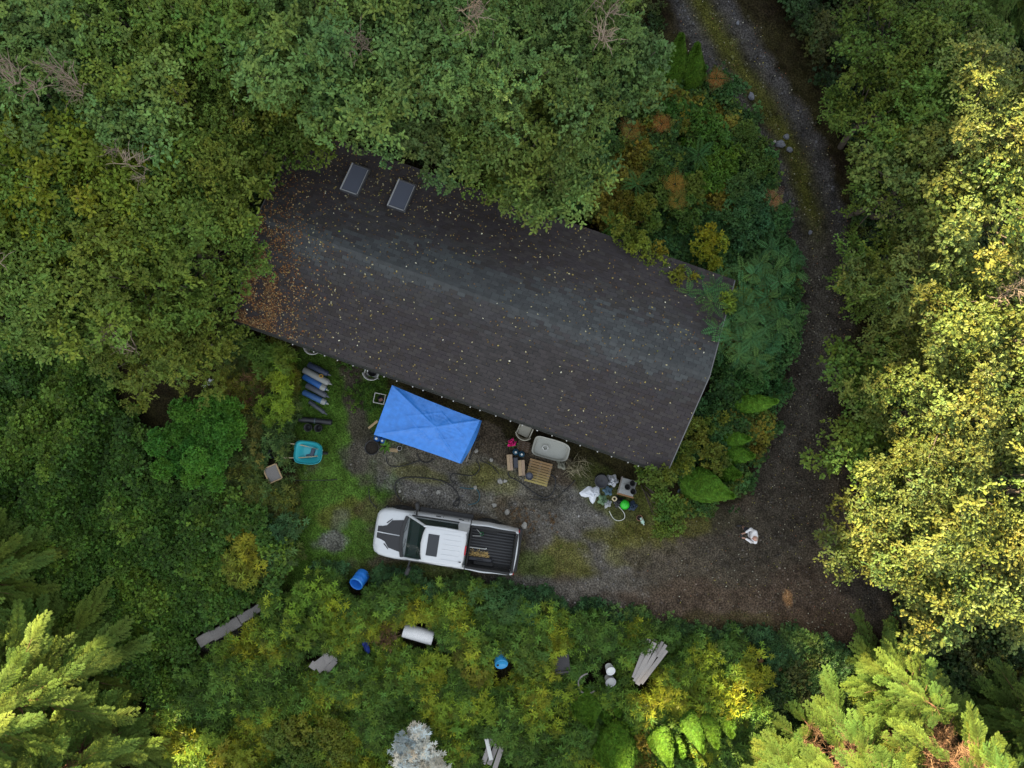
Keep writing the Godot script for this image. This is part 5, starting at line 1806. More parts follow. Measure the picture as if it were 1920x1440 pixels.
func build_stones() -> void:
	var meshes := []
	for k in 4: meshes.append(rock_mesh(k + 40, 0.6))
	var rm := {}
	for e in [["grey", Color(0.24, 0.25, 0.29)], ["white", Color(0.50, 0.48, 0.44)], ["dark", Color(0.12, 0.12, 0.13)]]:
		var c: Color = e[1]
		rm[e[0]] = worn(mat(c.r, c.g, c.b, 0.9), M.grain, 4.0, 1.0)
	for e in [
		[1408, 182, 0.17, "grey", "smooth grey stone alone on the inner wheel track"], [1474, 257, 0.13, "grey", "upper stone of the group on the inner wheel track"], [1462, 271, 0.20, "grey", "largest stone of the group on the inner wheel track"], [1480, 281, 0.14, "grey", "lower stone of the group on the inner wheel track"], [1452, 266, 0.08, "white", "small pale stone left of the stone group on the track"],
		[1519, 436, 0.10, "grey", "single stone in the middle of the dark bend"], [1383, 44, 0.09, "grey", "pale stone on the outer wheel track at the top"],
		[938, 902, 0.13, "white", "white stone between the canopy hoses and the timber boxes"], [947, 902, 0.09, "white", "smaller white stone touching the one by the timber boxes"], [927, 947, 0.11, "white", "round white stone behind the truck bed"], [983, 985, 0.15, "white", "white stone at the rear corner of the truck"], [951, 960, 0.13, "white", "pale stone in the dry weeds behind the truck"],
		[891, 914, 0.09, "white", "white stone on the gravel above the truck roof"], [822, 923, 0.11, "white", "white stone inside the long hose loop"], [750, 921, 0.07, "white", "small white stone at the left end of the hose loop"], [893, 845, 0.1, "white", "pale stone below the right end of the canopy"], [921, 862, 0.09, "white", "white stone left of the timber boxes"],
	]:
		var o := thing("stone", e[4], "stone", at(e[0], e[1]), rnd(0, TAU), "loose stones in the yard and on the track")
		var q := put_mesh(meshes[R.randi_range(0, 3)], "rock", rm[e[3]], o)
		q.scale = Vector3.ONE * (e[2] as float)
		q.position.y = e[2] * 0.3
	# pebbles and grit
	var xf := []
	var cc := []
	for k in 50000:
		var p := Vector2(rnd(560, 1660), rnd(-60, 1210))
		var w := at(p.x, p.y)
		var g := ground_at(w.x, w.z)
		if g[2] == 0 or R.randf() < g[1]: continue
		var c: Color = g[0]
		var lum := c.g
		if R.randf() > lum * 5.0: continue
		var sz := 0.010 + 0.05 * pow(R.randf(), 4.0)
		if g[2] == 1 and p.y < 420: sz *= 1.5
		xf.append(Transform3D(Basis.from_euler(Vector3(rnd(0, 6), rnd(0, 6), rnd(0, 6))).scaled(Vector3.ONE * sz), w + Vector3(0, sz * 0.2 - 0.01, 0)))
		var v := rnd(0.65, 1.45)
		if R.randf() < 0.02: v = 2.8
		cc.append(Color(minf(0.6, c.r * v), minf(0.6, c.g * v * 1.02), minf(0.6, c.b * v * 1.1)))
	var pm := StandardMaterial3D.new()
	pm.vertex_color_use_as_albedo = true
	pm.roughness = 0.9
	tag(scatter("pebbles", meshes[0], pm, xf, cc), "pebbles and grit on the track and yard", "pebbles")

# ---------------------------------------------------------------- the person
# caps: [from, to, radius, radius]; joined by a smooth minimum and skinned with surface nets
func skin(caps: Array, cell: float, k: float) -> ArrayMesh:
	var lo := Vector3.ONE * 1e6
	var hi := Vector3.ONE * -1e6
	for e in caps:
		for p in [e[0], e[1]]:
			var r: float = maxf(e[2], e[3]) + k + cell * 2.0
			lo = lo.min(p - Vector3.ONE * r)
			hi = hi.max(p + Vector3.ONE * r)
	var nx := int((hi.x - lo.x) / cell) + 2
	var ny := int((hi.y - lo.y) / cell) + 2
	var nz := int((hi.z - lo.z) / cell) + 2
	var f := PackedFloat32Array()
	f.resize(nx * ny * nz)
	f.fill(1.0)
	for e in caps:
		var a: Vector3 = e[0]
		var b: Vector3 = e[1]
		var ra: float = e[2]
		var rb: float = e[3]
		var m := maxf(ra, rb) + k + cell * 1.5
		var p0 := ((a.min(b) - Vector3.ONE * m - lo) / cell).floor().max(Vector3.ZERO)
		var p1 := ((a.max(b) + Vector3.ONE * m - lo) / cell).ceil().min(Vector3(nx - 1, ny - 1, nz - 1))
		var ab := b - a
		var l2 := maxf(ab.length_squared(), 1e-9)
		for z in range(int(p0.z), int(p1.z) + 1):
			for y in range(int(p0.y), int(p1.y) + 1):
				for x in range(int(p0.x), int(p1.x) + 1):
					var p := lo + Vector3(x, y, z) * cell
					var t := clampf((p - a).dot(ab) / l2, 0, 1)
					var d := p.distance_to(a + ab * t) - lerpf(ra, rb, t)
					var i := (z * ny + y) * nx + x
					var o := f[i]
					var h := maxf(k - absf(o - d), 0.0) / k
					f[i] = minf(o, d) - h * h * k * 0.25
	var id := PackedInt32Array()
	id.resize(f.size())
	id.fill(-1)
	var v := PackedVector3Array()
	var step := [0, 1, nx, nx + 1, nx * ny, nx * ny + 1, nx * ny + nx, nx * ny + nx + 1]
	for z in nz - 1:
		for y in ny - 1:
			for x in nx - 1:
				var i := (z * ny + y) * nx + x
				var mask := 0
				for c in 8:
					if f[i + step[c]] < 0.0: mask |= 1 << c
				if mask == 0 or mask == 255: continue
				var sum := Vector3.ZERO
				var n := 0
				for c in 8:
					for ax in [1, 2, 4]:
						if c & ax: continue
						var u := f[i + step[c]]
						var w := f[i + step[c | ax]]
						if (u < 0.0) != (w < 0.0):
							var t := u / (u - w)
							var q := Vector3(c & 1, (c >> 1) & 1, (c >> 2) & 1)
							q[0 if ax == 1 else 1 if ax == 2 else 2] += t
							sum += q
							n += 1
				id[i] = v.size()
				v.append(lo + (Vector3(x, y, z) + sum / n) * cell)
	var ii := PackedInt32Array()
	var sx := [1, nx, nx * ny]
	for z in range(1, nz - 1):
		for y in range(1, ny - 1):
			for x in range(1, nx - 1):
				var i := (z * ny + y) * nx + x
				for ax in 3:
					var j: int = i + sx[ax]
					if (f[i] < 0.0) == (f[j] < 0.0): continue
					var b1: int = sx[(ax + 1) % 3]
					var b2: int = sx[(ax + 2) % 3]
					var q := [id[i], id[i - b1], id[i - b1 - b2], id[i - b2]]
					if q.min() < 0: continue
					if f[i] < 0.0:
						ii.append_array(PackedInt32Array([q[0], q[2], q[1], q[0], q[3], q[2]]))
					else:
						ii.append_array(PackedInt32Array([q[0], q[1], q[2], q[0], q[2], q[3]]))
	var nr := PackedVector3Array()
	nr.resize(v.size())
	for t in range(0, ii.size(), 3):
		var g := (v[ii[t + 2]] - v[ii[t]]).cross(v[ii[t + 1]] - v[ii[t]])
		for c in 3: nr[ii[t + c]] += g
	for i in nr.size(): nr[i] = nr[i].normalized()
	var arr := []
	arr.resize(Mesh.ARRAY_MAX)
	arr[Mesh.ARRAY_VERTEX] = v
	arr[Mesh.ARRAY_NORMAL] = nr
	arr[Mesh.ARRAY_INDEX] = ii
	var am := ArrayMesh.new()
	am.add_surface_from_arrays(Mesh.PRIMITIVE_TRIANGLES, arr)
	return am

func build_person() -> void:
	var o := at(1403, 996) * Vector3(1, 0, 1)
	var t := thing("person", "person in a white shirt and dark shorts standing on the gravel holding a controller", "person", o)
	# own axes: faces -x, left hand towards +z
	var g := func(px: float, py: float, h: float) -> Vector3: return at(px, py, h) - o
	var foot_a: Vector3 = g.call(1389, 986, 0.06)
	var foot_b: Vector3 = g.call(1403, 996, 0.06)
	var hip: Vector3 = g.call(1408, 1001, 0.95)
	var hip_a := hip + Vector3(0, -0.04, -0.10)
	var hip_b := hip + Vector3(0, -0.04, 0.10)
	var knee_a := foot_a.lerp(hip_a, 0.52) + Vector3(-0.05, 0, 0)
	var knee_b := foot_b.lerp(hip_b, 0.52) + Vector3(-0.06, 0, 0)
	var waist: Vector3 = hip + Vector3(0.02, 0.16, 0.0)
	var chest: Vector3 = hip + Vector3(0.00, 0.40, 0.02)
	var neck := chest + Vector3(-0.03, 0.14, 0.01)
	var head := neck + Vector3(-0.045, 0.17, 0.015)
	var sh_a := chest + Vector3(0.01, 0.08, -0.19)
	var sh_b := chest + Vector3(0.01, 0.08, 0.20)
	var el_a := sh_a + Vector3(-0.08, -0.27, -0.06)
	var el_b := sh_b + Vector3(-0.08, -0.27, 0.05)
	var wr_a := chest + Vector3(-0.33, -0.20, -0.09)
	var wr_b := chest + Vector3(-0.33, -0.20, 0.11)
	var flesh := mat(0.42, 0.24, 0.18, 0.55)
	var body := [
		[foot_a + Vector3(0.06, 0.03, 0), knee_a, 0.042, 0.058], [knee_a, hip_a, 0.060, 0.085], [foot_b + Vector3(0.06, 0.03, 0), knee_b, 0.042, 0.058], [knee_b, hip_b, 0.060, 0.085],
		[hip_a, hip_b, 0.10, 0.10], [hip, waist, 0.125, 0.125], [waist, chest, 0.125, 0.13], [chest + Vector3(0, 0.02, -0.07), chest + Vector3(0, 0.02, 0.07), 0.115, 0.115], [sh_a, sh_b, 0.06, 0.06],
		[chest, neck, 0.07, 0.055], [neck, head + Vector3(0.02, -0.08, 0), 0.055, 0.055],
		[sh_a, el_a, 0.052, 0.042], [el_a, wr_a, 0.042, 0.028], [sh_b, el_b, 0.052, 0.042], [el_b, wr_b, 0.042, 0.028],
	]
	put_mesh(skin(body, 0.016, 0.04), "body", flesh, t)
	# head with brow, nose, jaw and ears, bowed towards the hands
	var hd := [
		[head + Vector3(0.02, 0.02, 0), head + Vector3(-0.01, 0.03, 0), 0.088, 0.082], [head + Vector3(-0.02, -0.05, 0), head + Vector3(-0.05, -0.075, 0), 0.062, 0.04], [head + Vector3(-0.085, 0.02, 0), head + Vector3(-0.112, -0.025, 0), 0.010, 0.016],
		[head + Vector3(-0.078, 0.03, -0.03), head + Vector3(-0.078, 0.03, 0.03), 0.018, 0.018], [head + Vector3(0.01, 0.01, -0.082), head + Vector3(0.012, -0.035, -0.080), 0.016, 0.010], [head + Vector3(0.01, 0.01, 0.082), head + Vector3(0.012, -0.035, 0.080), 0.016, 0.010],
		[head + Vector3(-0.083, -0.058, -0.018), head + Vector3(-0.083, -0.058, 0.018), 0.010, 0.010],
	]
	put_mesh(skin(hd, 0.006, 0.02), "head", mat(0.48, 0.25, 0.19, 0.5), t)
	for z in [-0.031, 0.031]:
		var s := begin()
		lathe(s, [Vector2(0, -0.009), Vector2(0.007, -0.006), Vector2(0.009, 0.0), Vector2(0.007, 0.006), Vector2(0, 0.009)], 8, Transform3D(Basis(), head + Vector3(-0.088, 0.008, z)))
		put(s, "eye", mat(0.05, 0.04, 0.035, 0.2), t)
	# close-cropped pale hair round the back of the head
	put_mesh(skin([[head + Vector3(0.045, 0.0, 0), head + Vector3(0.03, 0.05, 0), 0.072, 0.064], [head + Vector3(0.03, 0.0, -0.03), head + Vector3(0.03, 0.0, 0.03), 0.072, 0.072]], 0.007, 0.02), "hair", mat(0.40, 0.30, 0.24, 0.8), t)
	# hands closed on the controller
	for e in [[wr_a, 1.0], [wr_b, -1.0]]:
		var w: Vector3 = e[0]
		var sg: float = e[1]
		var palm := w + Vector3(-0.075, 0.01, 0.012 * sg)
		var hc := [[w, palm, 0.026, 0.032], [palm + Vector3(0.01, 0.02, 0), palm + Vector3(0.01, -0.022, 0), 0.020, 0.018]]
		for k in 4:
			var b := palm + Vector3(-0.012, 0.028 - k * 0.019, 0.0)
			var l: float = [0.040, 0.046, 0.043, 0.034][k]
			var m := b + Vector3(-l, 0.0, 0.006 * sg)
			var n := m + Vector3(-0.010, -0.004, l * 0.62 * sg)
			hc.append([b, m, 0.0095, 0.009])
			hc.append([m, n, 0.009, 0.0078])
		hc.append([palm + Vector3(0.015, 0.022, 0.008 * sg), palm + Vector3(-0.02, 0.045, 0.030 * sg), 0.011, 0.010])
		hc.append([palm + Vector3(-0.02, 0.045, 0.030 * sg), palm + Vector3(-0.048, 0.050, 0.042 * sg), 0.010, 0.008])
		put_mesh(skin(hc, 0.004, 0.008), "hand", flesh, t)
	# clothes over the body
	var shirt := [
		[hip + Vector3(0, 0.03, -0.03), hip + Vector3(0, 0.03, 0.03), 0.138, 0.138], [waist, chest, 0.142, 0.146], [chest + Vector3(0, 0.02, -0.09), chest + Vector3(0, 0.02, 0.09), 0.128, 0.128], [sh_a, sh_b, 0.076, 0.076],
		[sh_a, el_a, 0.068, 0.062], [el_a, el_a.lerp(wr_a, 0.75), 0.058, 0.042], [sh_b, el_b, 0.068, 0.062], [el_b, el_b.lerp(wr_b, 0.75), 0.058, 0.042],
	]
	put_mesh(skin(shirt, 0.016, 0.045), "shirt", mat(0.74, 0.73, 0.76, 0.8), t)
	var shorts := [[hip_a, knee_a.lerp(hip_a, 0.12), 0.105, 0.082], [hip_b, knee_b.lerp(hip_b, 0.12), 0.105, 0.082], [hip_a, hip_b, 0.118, 0.118], [hip, hip + Vector3(0, 0.06, 0), 0.136, 0.132]]
	put_mesh(skin(shorts, 0.016, 0.03), "shorts", mat(0.020, 0.020, 0.032, 0.9), t)
	for e in [foot_a, foot_b]:
		put_mesh(skin([[e + Vector3(0.07, -0.005, 0), e + Vector3(-0.09, -0.02, 0), 0.050, 0.044], [e + Vector3(-0.09, -0.02, 0), e + Vector3(-0.15, -0.025, 0), 0.044, 0.034], [e + Vector3(0.06, 0.0, 0), e + Vector3(0.06, 0.10, 0), 0.050, 0.048]], 0.012, 0.02), "boot", mat(0.015, 0.014, 0.016, 0.7), t)
	# strap from the shoulders round to the chest
	var s := begin()
	var sp := []
	for k in 13:
		var u := k / 12.0
		sp.append(sh_b.lerp(hip + Vector3(0, 0.12, -0.10), u) + Vector3(-0.155 * sin(PI * (0.2 + 0.6 * u)) - 0.01, 0.05 * (1 - u), 0))
	tube(s, sp, 0.012, 0.012, 5)
	put(s, "strap", mat(0.25, 0.22, 0.26, 0.8), t)
	var c := thing("controller", "small dark controller held in both hands by the person in the white shirt", "controller", o + (wr_a + wr_b) / 2.0 + Vector3(-0.125, 0.02, 0))
	s = begin()
	box(s, turned(Vector3.ZERO, 0, 0, 0.3), Vector3(0.10, 0.035, 0.17), 0.012)
	put(s, "case", M.black, c)
	s = begin()
	box(s, turned(Vector3(-0.03, 0.06, 0), 0, 0, 0.9), Vector3(0.008, 0.08, 0.15), 0.003)
	put(s, "phone", mat(0.02, 0.025, 0.03, 0.1), c)

# ---------------------------------------------------------------- trees and shrubs
func jitter(c: Color, v: float, warm := 0.12) -> Color:
	var k := rnd(1.0 - v, 1.0 + v)
	var w := rnd(-warm, warm)
	return Color(c.r * k * (1.0 + w), c.g * k, c.b * k * (1.0 - w))

func on_clear_ground(p: Vector3, pad := 0.0) -> bool:
	for e in keep_out:
		if Vector2(p.x - e.x, p.z - e.y).length() < e.z + pad: return false
	return true

# sprays round a set of lobes [centre, radius, colour]
func foliage(lobes: Array, sprays_: Array, m: Material, parent: Node3D, density: float, size := 1.0, part := "crown", guard := false) -> void:
	var xf := []
	var cc := []
	for e in lobes:
		var c: Vector3 = e[0]
		var r: float = e[1]
		var n := int(density * r * r)
		var tint := jitter(e[2], 0.16)
		for k in n:
			var d := rdir()
			if d.y < 0.0 and R.randf() < 0.7: d.y = -d.y
			var p := c + d * r * pow(rnd(0.12, 1.0), 0.5) * Vector3(1.0, 0.72, 1.0)
			if p.y < 0.06: continue
			if guard and not on_clear_ground(p, 0.1): continue
			var up := (Vector3.UP * 1.1 + d * 0.7 + rdir() * 0.35).normalized()
			var b := Basis(Quaternion(Vector3.UP, up)) * Basis(Vector3.UP, rnd(0, TAU))
			xf.append(Transform3D(b.scaled(Vector3.ONE * size * rnd(0.75, 1.2)), p - parent.position))
			cc.append(jitter(tint, 0.32))
	scatter(part, sprays_[R.randi_range(0, sprays_.size() - 1)], m, xf, cc, parent)

func limbs(parent: Node3D, base: Vector3, top: Vector3, lobes: Array, r: float, m: Material, name_ := "trunk") -> void:
	var s := begin()
	var bend := Vector3(rnd(-0.3, 0.3), 0, rnd(-0.3, 0.3))
	var pts := []
	for k in 6:
		var t := k / 5.0
		pts.append(base.lerp(top, t) + bend * sin(PI * t) - parent.position)
	tube(s, pts, r, r * 0.3, 8)
	for e in lobes:
		var t := rnd(0.45, 0.9)
		var a := base.lerp(top, t) + bend * sin(PI * t) - parent.position
		var b: Vector3 = e[0] - parent.position
		var mid := (a + b) / 2.0 + Vector3(0, -0.12 * a.distance_to(b), 0)
		tube(s, [a, mid, b + (b - a) * 0.15], r * 0.32, 0.012, 5)
	put(s, name_, m, parent)

func crown_lobes(c: Vector3, rad: float, cols: Array, flat := 0.5) -> Array:
	var out := []
	var n := int(4.6 * rad * rad) + 4
	n = min(n, 40)
	for k in n:
		var f := sqrt((k + 0.5) / n)
		var a := k * 2.39996 + rnd(-0.4, 0.4)
		var rr := rad * f * rnd(0.85, 1.08)
		var p := c + Vector3(cos(a) * rr, rad * flat * (0.55 - f * f) + rnd(-1.15, 0.65), sin(a) * rr)
		out.append([p, rnd(0.42, 0.92) * (0.8 + 0.1 * rad), (cols[0] as Color).lerp(cols[1], R.randf())])
	return out

func broadleaf(label: String, px: float, py: float, h: float, rad: float, cols: Array, kind: String, group: String, base_px := Vector2.ZERO, twigs := false, density := 50.0, size := 1.0) -> void:
	var c := at(px, py, h)
	var base := Vector3(c.x, 0, c.z)
	if base_px != Vector2.ZERO: base = at(base_px.x, base_px.y)
	var t := thing("broadleaf_tree", label, "tree", base, 0.0, group)
	var lobes := crown_lobes(c, rad, cols)
	limbs(t, base, c + Vector3(0, rad * 0.2, 0), lobes, 0.06 + rad * 0.04, M.bark)
	foliage(lobes, SP[kind], M.sun_leaf if kind == "big" else M.leaf, t, density, size)
	if twigs:
		var xf := []
		var cc := []
		for k in 4:
			var p := c + Vector3(rnd(-0.3, 0.3), rad * 0.45 + 0.1 * k, rnd(-0.3, 0.3)) + Vector3(c.x, 0, c.z).normalized() * 0.22 * k
			xf.append(Transform3D(Basis(Vector3.UP, rnd(0, TAU)).scaled(Vector3.ONE * rnd(0.8, 1.25)), p + Vector3(0, 0.35, 0) - t.position))
			cc.append(tone(Color(0.24, 0.19, 0.145), rnd(0.7, 1.25)))
		scatter("dead_twigs", SP.twigs[0], M.litter, xf, cc, t)

const BLUEGREEN := [Color(0.106, 0.194, 0.058), Color(0.136, 0.222, 0.054)]
const MIDGREEN := [Color(0.102, 0.176, 0.030), Color(0.138, 0.208, 0.036)]
const OLIVE := [Color(0.100, 0.145, 0.022), Color(0.128, 0.170, 0.028)]
const YELLOWGREEN := [Color(0.140, 0.195, 0.018), Color(0.170, 0.215, 0.022)]
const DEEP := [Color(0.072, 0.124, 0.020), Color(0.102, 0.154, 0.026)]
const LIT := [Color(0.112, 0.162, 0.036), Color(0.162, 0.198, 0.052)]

func build_trees() -> void:
	var g1 := "alders behind and left of the house"
	for e in [
		["bluish green alder at the very top left corner", 60, 60, 8.0, 3.0, BLUEGREEN, true, Vector2.ZERO],
		["mid green alder at the top edge, second from the left corner", 240, 50, 7.6, 2.7, MIDGREEN, false, Vector2.ZERO],
		["leafy alder at the top edge above the dark opening left of the house", 420, 60, 7.2, 2.6, MIDGREEN, false, Vector2.ZERO],
		["bluish alder with a pale dead twig below the top left corner", 110, 190, 7.8, 2.6, BLUEGREEN, true, Vector2.ZERO],
		["alder with a pale broken top left of the roof's upper corner", 215, 215, 7.8, 2.2, BLUEGREEN, true, Vector2.ZERO],
		["olive alder with small leaves in the middle of the upper left wood", 345, 200, 7.0, 2.4, OLIVE, false, Vector2.ZERO],
		["dark olive alder beside the bare twigs left of the roof", 445, 215, 6.0, 1.9, DEEP, false, Vector2.ZERO],
		["yellowish green alder at the left edge, upper third", 40, 330, 7.4, 2.4, YELLOWGREEN, false, Vector2.ZERO],
		["yellowish olive alder between the left edge and the roof's upper corner", 180, 350, 7.2, 2.4, YELLOWGREEN, false, Vector2.ZERO],
		["mid green alder with a greyish twig beside the upper left of the roof", 310, 340, 6.8, 2.3, MIDGREEN, true, Vector2.ZERO],
		["small olive alder overhanging the left end of the roof ridge", 430, 325, 5.8, 1.6, OLIVE, false, Vector2(440, 440)],
		["green alder with a pale twig at the left edge, halfway down", 60, 490, 7.4, 2.7, MIDGREEN, true, Vector2.ZERO],
		["dense mid green alder left of the roof's leaf-covered corner", 215, 500, 7.0, 2.4, MIDGREEN, false, Vector2.ZERO],
		["bright green alder overhanging the roof's leaf-covered lower left corner", 380, 458, 5.6, 1.9, MIDGREEN, false, Vector2(400, 530)],
		["low olive tree with greyish twigs above the lobed green bush", 270, 640, 5.0, 2.2, OLIVE, true, Vector2.ZERO],
		["low olive tree between the lobed bush and the left corner of the roof", 350, 625, 4.2, 1.5, OLIVE, false, Vector2.ZERO],
		["bluish green alder at the top edge above the skylights", 610, 70, 8.0, 2.6, BLUEGREEN, false, Vector2.ZERO],
		["bluish alder overhanging the left skylight", 695, 140, 7.4, 2.1, BLUEGREEN, true, Vector2.ZERO],
		["large bluish alder at the top edge right of the skylights", 760, 70, 8.4, 2.5, BLUEGREEN, false, Vector2.ZERO],
		["grey green alder overhanging the roof right of the skylights", 850, 200, 7.2, 1.9, [Color(0.075, 0.12, 0.04), Color(0.085, 0.13, 0.03)], false, Vector2.ZERO],
		["tall alder with a long pale dead top near the top edge", 905, 110, 8.6, 2.5, BLUEGREEN, true, Vector2.ZERO],
		["yellow tinged alder with a pale twig behind the roof's middle", 985, 235, 7.2, 2.3, [Color(0.085, 0.14, 0.035), Color(0.12, 0.16, 0.025)], false, Vector2.ZERO],
		["alder whose lowest branch hangs over the roof's rear edge", 965, 320, 5.2, 1.4, MIDGREEN, false, Vector2(985, 345)],
		["small green alder at the rear edge of the roof beside the autumn bushes", 1050, 310, 5.4, 1.6, BLUEGREEN, false, Vector2(1080, 345)],
		["fresh green alder at the top edge left of the gravel track", 1040, 60, 8.4, 2.5, [Color(0.085, 0.15, 0.045), Color(0.105, 0.165, 0.035)], false, Vector2.ZERO],
		["alder with a pale broken top beside the gravel track", 1110, 110, 8.0, 2.1, [Color(0.08, 0.15, 0.05), Color(0.10, 0.16, 0.04)], true, Vector2.ZERO],
		["dark alder in the gap between the skylights and the left wood", 580, 190, 5.6, 1.5, DEEP, false, Vector2(575, 240)],
		["dim olive alder above the upper left corner of the roof", 520, 130, 6.2, 2.0, OLIVE, false, Vector2.ZERO],
	]:
		broadleaf(e[0], e[1], e[2], e[3], e[4], e[5], "alder", g1, e[7], e[6], 48.0, rnd(0.8, 1.25))
	var g2 := "broadleaf trees along the right side of the track"
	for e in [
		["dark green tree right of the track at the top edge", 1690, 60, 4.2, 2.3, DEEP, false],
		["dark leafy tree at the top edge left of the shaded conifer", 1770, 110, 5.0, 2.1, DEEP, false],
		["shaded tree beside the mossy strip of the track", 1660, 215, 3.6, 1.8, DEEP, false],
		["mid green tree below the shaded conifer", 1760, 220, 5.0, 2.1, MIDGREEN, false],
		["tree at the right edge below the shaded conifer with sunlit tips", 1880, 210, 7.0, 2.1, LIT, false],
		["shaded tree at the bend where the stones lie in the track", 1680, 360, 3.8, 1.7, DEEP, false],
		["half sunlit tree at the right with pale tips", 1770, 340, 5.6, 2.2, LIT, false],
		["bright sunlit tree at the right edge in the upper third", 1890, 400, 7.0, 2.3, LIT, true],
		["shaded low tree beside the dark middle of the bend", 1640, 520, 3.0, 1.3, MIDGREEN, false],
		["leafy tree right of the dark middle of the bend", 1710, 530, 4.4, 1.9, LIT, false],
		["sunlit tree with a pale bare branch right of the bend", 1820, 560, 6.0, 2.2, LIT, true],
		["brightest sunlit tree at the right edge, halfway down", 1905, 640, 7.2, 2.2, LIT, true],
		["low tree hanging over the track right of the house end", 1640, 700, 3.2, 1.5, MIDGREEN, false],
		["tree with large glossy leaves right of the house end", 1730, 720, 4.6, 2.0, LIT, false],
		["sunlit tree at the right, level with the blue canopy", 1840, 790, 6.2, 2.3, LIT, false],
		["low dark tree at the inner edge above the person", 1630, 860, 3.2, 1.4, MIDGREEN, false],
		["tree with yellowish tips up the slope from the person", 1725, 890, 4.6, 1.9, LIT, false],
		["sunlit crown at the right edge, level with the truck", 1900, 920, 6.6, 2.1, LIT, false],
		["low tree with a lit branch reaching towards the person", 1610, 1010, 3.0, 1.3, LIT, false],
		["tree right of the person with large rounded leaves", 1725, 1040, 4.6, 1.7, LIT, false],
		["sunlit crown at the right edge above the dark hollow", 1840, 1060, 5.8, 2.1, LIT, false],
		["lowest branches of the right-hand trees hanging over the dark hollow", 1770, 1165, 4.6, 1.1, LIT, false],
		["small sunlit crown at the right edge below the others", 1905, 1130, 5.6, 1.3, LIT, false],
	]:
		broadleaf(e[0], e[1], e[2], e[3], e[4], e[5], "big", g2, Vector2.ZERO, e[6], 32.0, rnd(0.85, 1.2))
	var g3 := "conifers at the lower corners"
	var cg := [Color(0.090, 0.158, 0.028), Color(0.130, 0.192, 0.036)]
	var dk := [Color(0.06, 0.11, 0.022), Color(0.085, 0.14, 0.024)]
	for e in [
		["feathery conifer at the left edge above the sunlit one", 20, 1060, 10.0, 3.0, cg, 0.0],
		["large feathery conifer filling the lower left corner", 150, 1235, 11.0, 3.6, cg, 0.0],
		["sunlit conifer at the very bottom left corner", 30, 1290, 12.0, 3.6, cg, 0.0],
		["feathery conifer at the bottom edge right of the lower left corner", 210, 1370, 9.0, 2.8, cg, 0.0],
		["bright sunlit conifer at the bottom edge with brown dead branches", 1545, 1390, 9.0, 2.9, cg, 1.0],
		["small conifer reaching up towards the yard's lower edge", 1640, 1250, 4.2, 2.0, cg, 0.0],
		["sunlit conifer in the lower right with a bare brown trunk", 1680, 1340, 9.5, 2.6, cg, 1.0],
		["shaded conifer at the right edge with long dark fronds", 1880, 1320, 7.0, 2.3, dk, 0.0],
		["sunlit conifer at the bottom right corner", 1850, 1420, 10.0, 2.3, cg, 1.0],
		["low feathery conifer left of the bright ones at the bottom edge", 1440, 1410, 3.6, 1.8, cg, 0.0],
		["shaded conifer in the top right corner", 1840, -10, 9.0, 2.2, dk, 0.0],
	]:
		conifer(e[0], e[1], e[2], e[3], e[4], e[5], e[6], g3)

func conifer(label: String, px: float, py: float, h: float, rad: float, cols: Array, dead: float, group: String) -> void:
	var b := at(px, py)
	var t := thing("conifer", label, "conifer", b, 0.0, group)
	var lean := Vector3(rnd(-0.3, 0.3), 0, rnd(-0.3, 0.3))
	var s := begin()
	tube(s, [Vector3(0, -0.1, 0), Vector3(0, h * 0.4, 0) + lean * 0.4, Vector3(0, h, 0) + lean], 0.08 + h * 0.017, 0.02, 9)
	var xf := []
	var cc := []
	var dx := []
	var dc := []
	var y := 0.5
	var ph := rnd(0, TAU)
	while y < h:
		var f := y / h
		var n := 6 if f < 0.7 else 4
		for k in n:
			var a := ph + TAU * k / n + rnd(-0.35, 0.35)
			var l := rad * pow(1.0 - f, 0.75) * rnd(0.6, 1.1) + 0.15
			var dir := Vector3(cos(a), 0, sin(a))
			var o := Vector3(0, y, 0) + lean * f
			var tip := o + dir * l + Vector3(0, -0.18 * l + 0.25 * f, 0)
			var mid := (o + tip) / 2.0 + Vector3(0, 0.08 * l, 0)
			tube(s, [o, mid, tip], 0.035 * (1.1 - f), 0.008, 4, false)
			var tint := jitter((cols[0] as Color).lerp(cols[1], R.randf()), 0.15)
			var m := int(3 + l * 3.2)
			for j in m:
				var u := lerpf(0.30, 1.0, (j + R.randf()) / m)
				var p := o.lerp(mid, u * 2.0) if u < 0.5 else mid.lerp(tip, u * 2.0 - 1.0)
				var side := (1.0 if j % 2 else -1.0) * rnd(0.15, 0.75) * (1.15 - u * 0.8)
				var bs := Basis(Vector3.UP, -a + side) * Basis(Vector3.BACK, rnd(-0.35, 0.2)) * Basis(Vector3.RIGHT, rnd(-0.35, 0.35))
				var sc := (0.48 + 0.28 * l / 2.5) * rnd(0.75, 1.25)
				if dead > 0.0 and u < 0.6:
					dx.append(Transform3D(bs.scaled(Vector3.ONE * rnd(0.5, 0.8)), p))
					dc.append(tone(Color(0.22, 0.14, 0.085), rnd(0.6, 1.2)))
				else:
					xf.append(Transform3D(bs.scaled(Vector3(sc, sc, sc * rnd(0.8, 1.05))), p))
					cc.append(jitter(tint, 0.28, 0.1))
		ph += 0.9
		y += rnd(0.24, 0.36) * (0.8 + h * 0.03)
	put(s, "trunk", M.red_bark, t)
	scatter("foliage", SP.needle[R.randi_range(0, 1)], M.needle, xf, cc, t)
	if dx.size():
		scatter("dead_twigs", SP.twigs[0], M.litter, dx, dc, t)

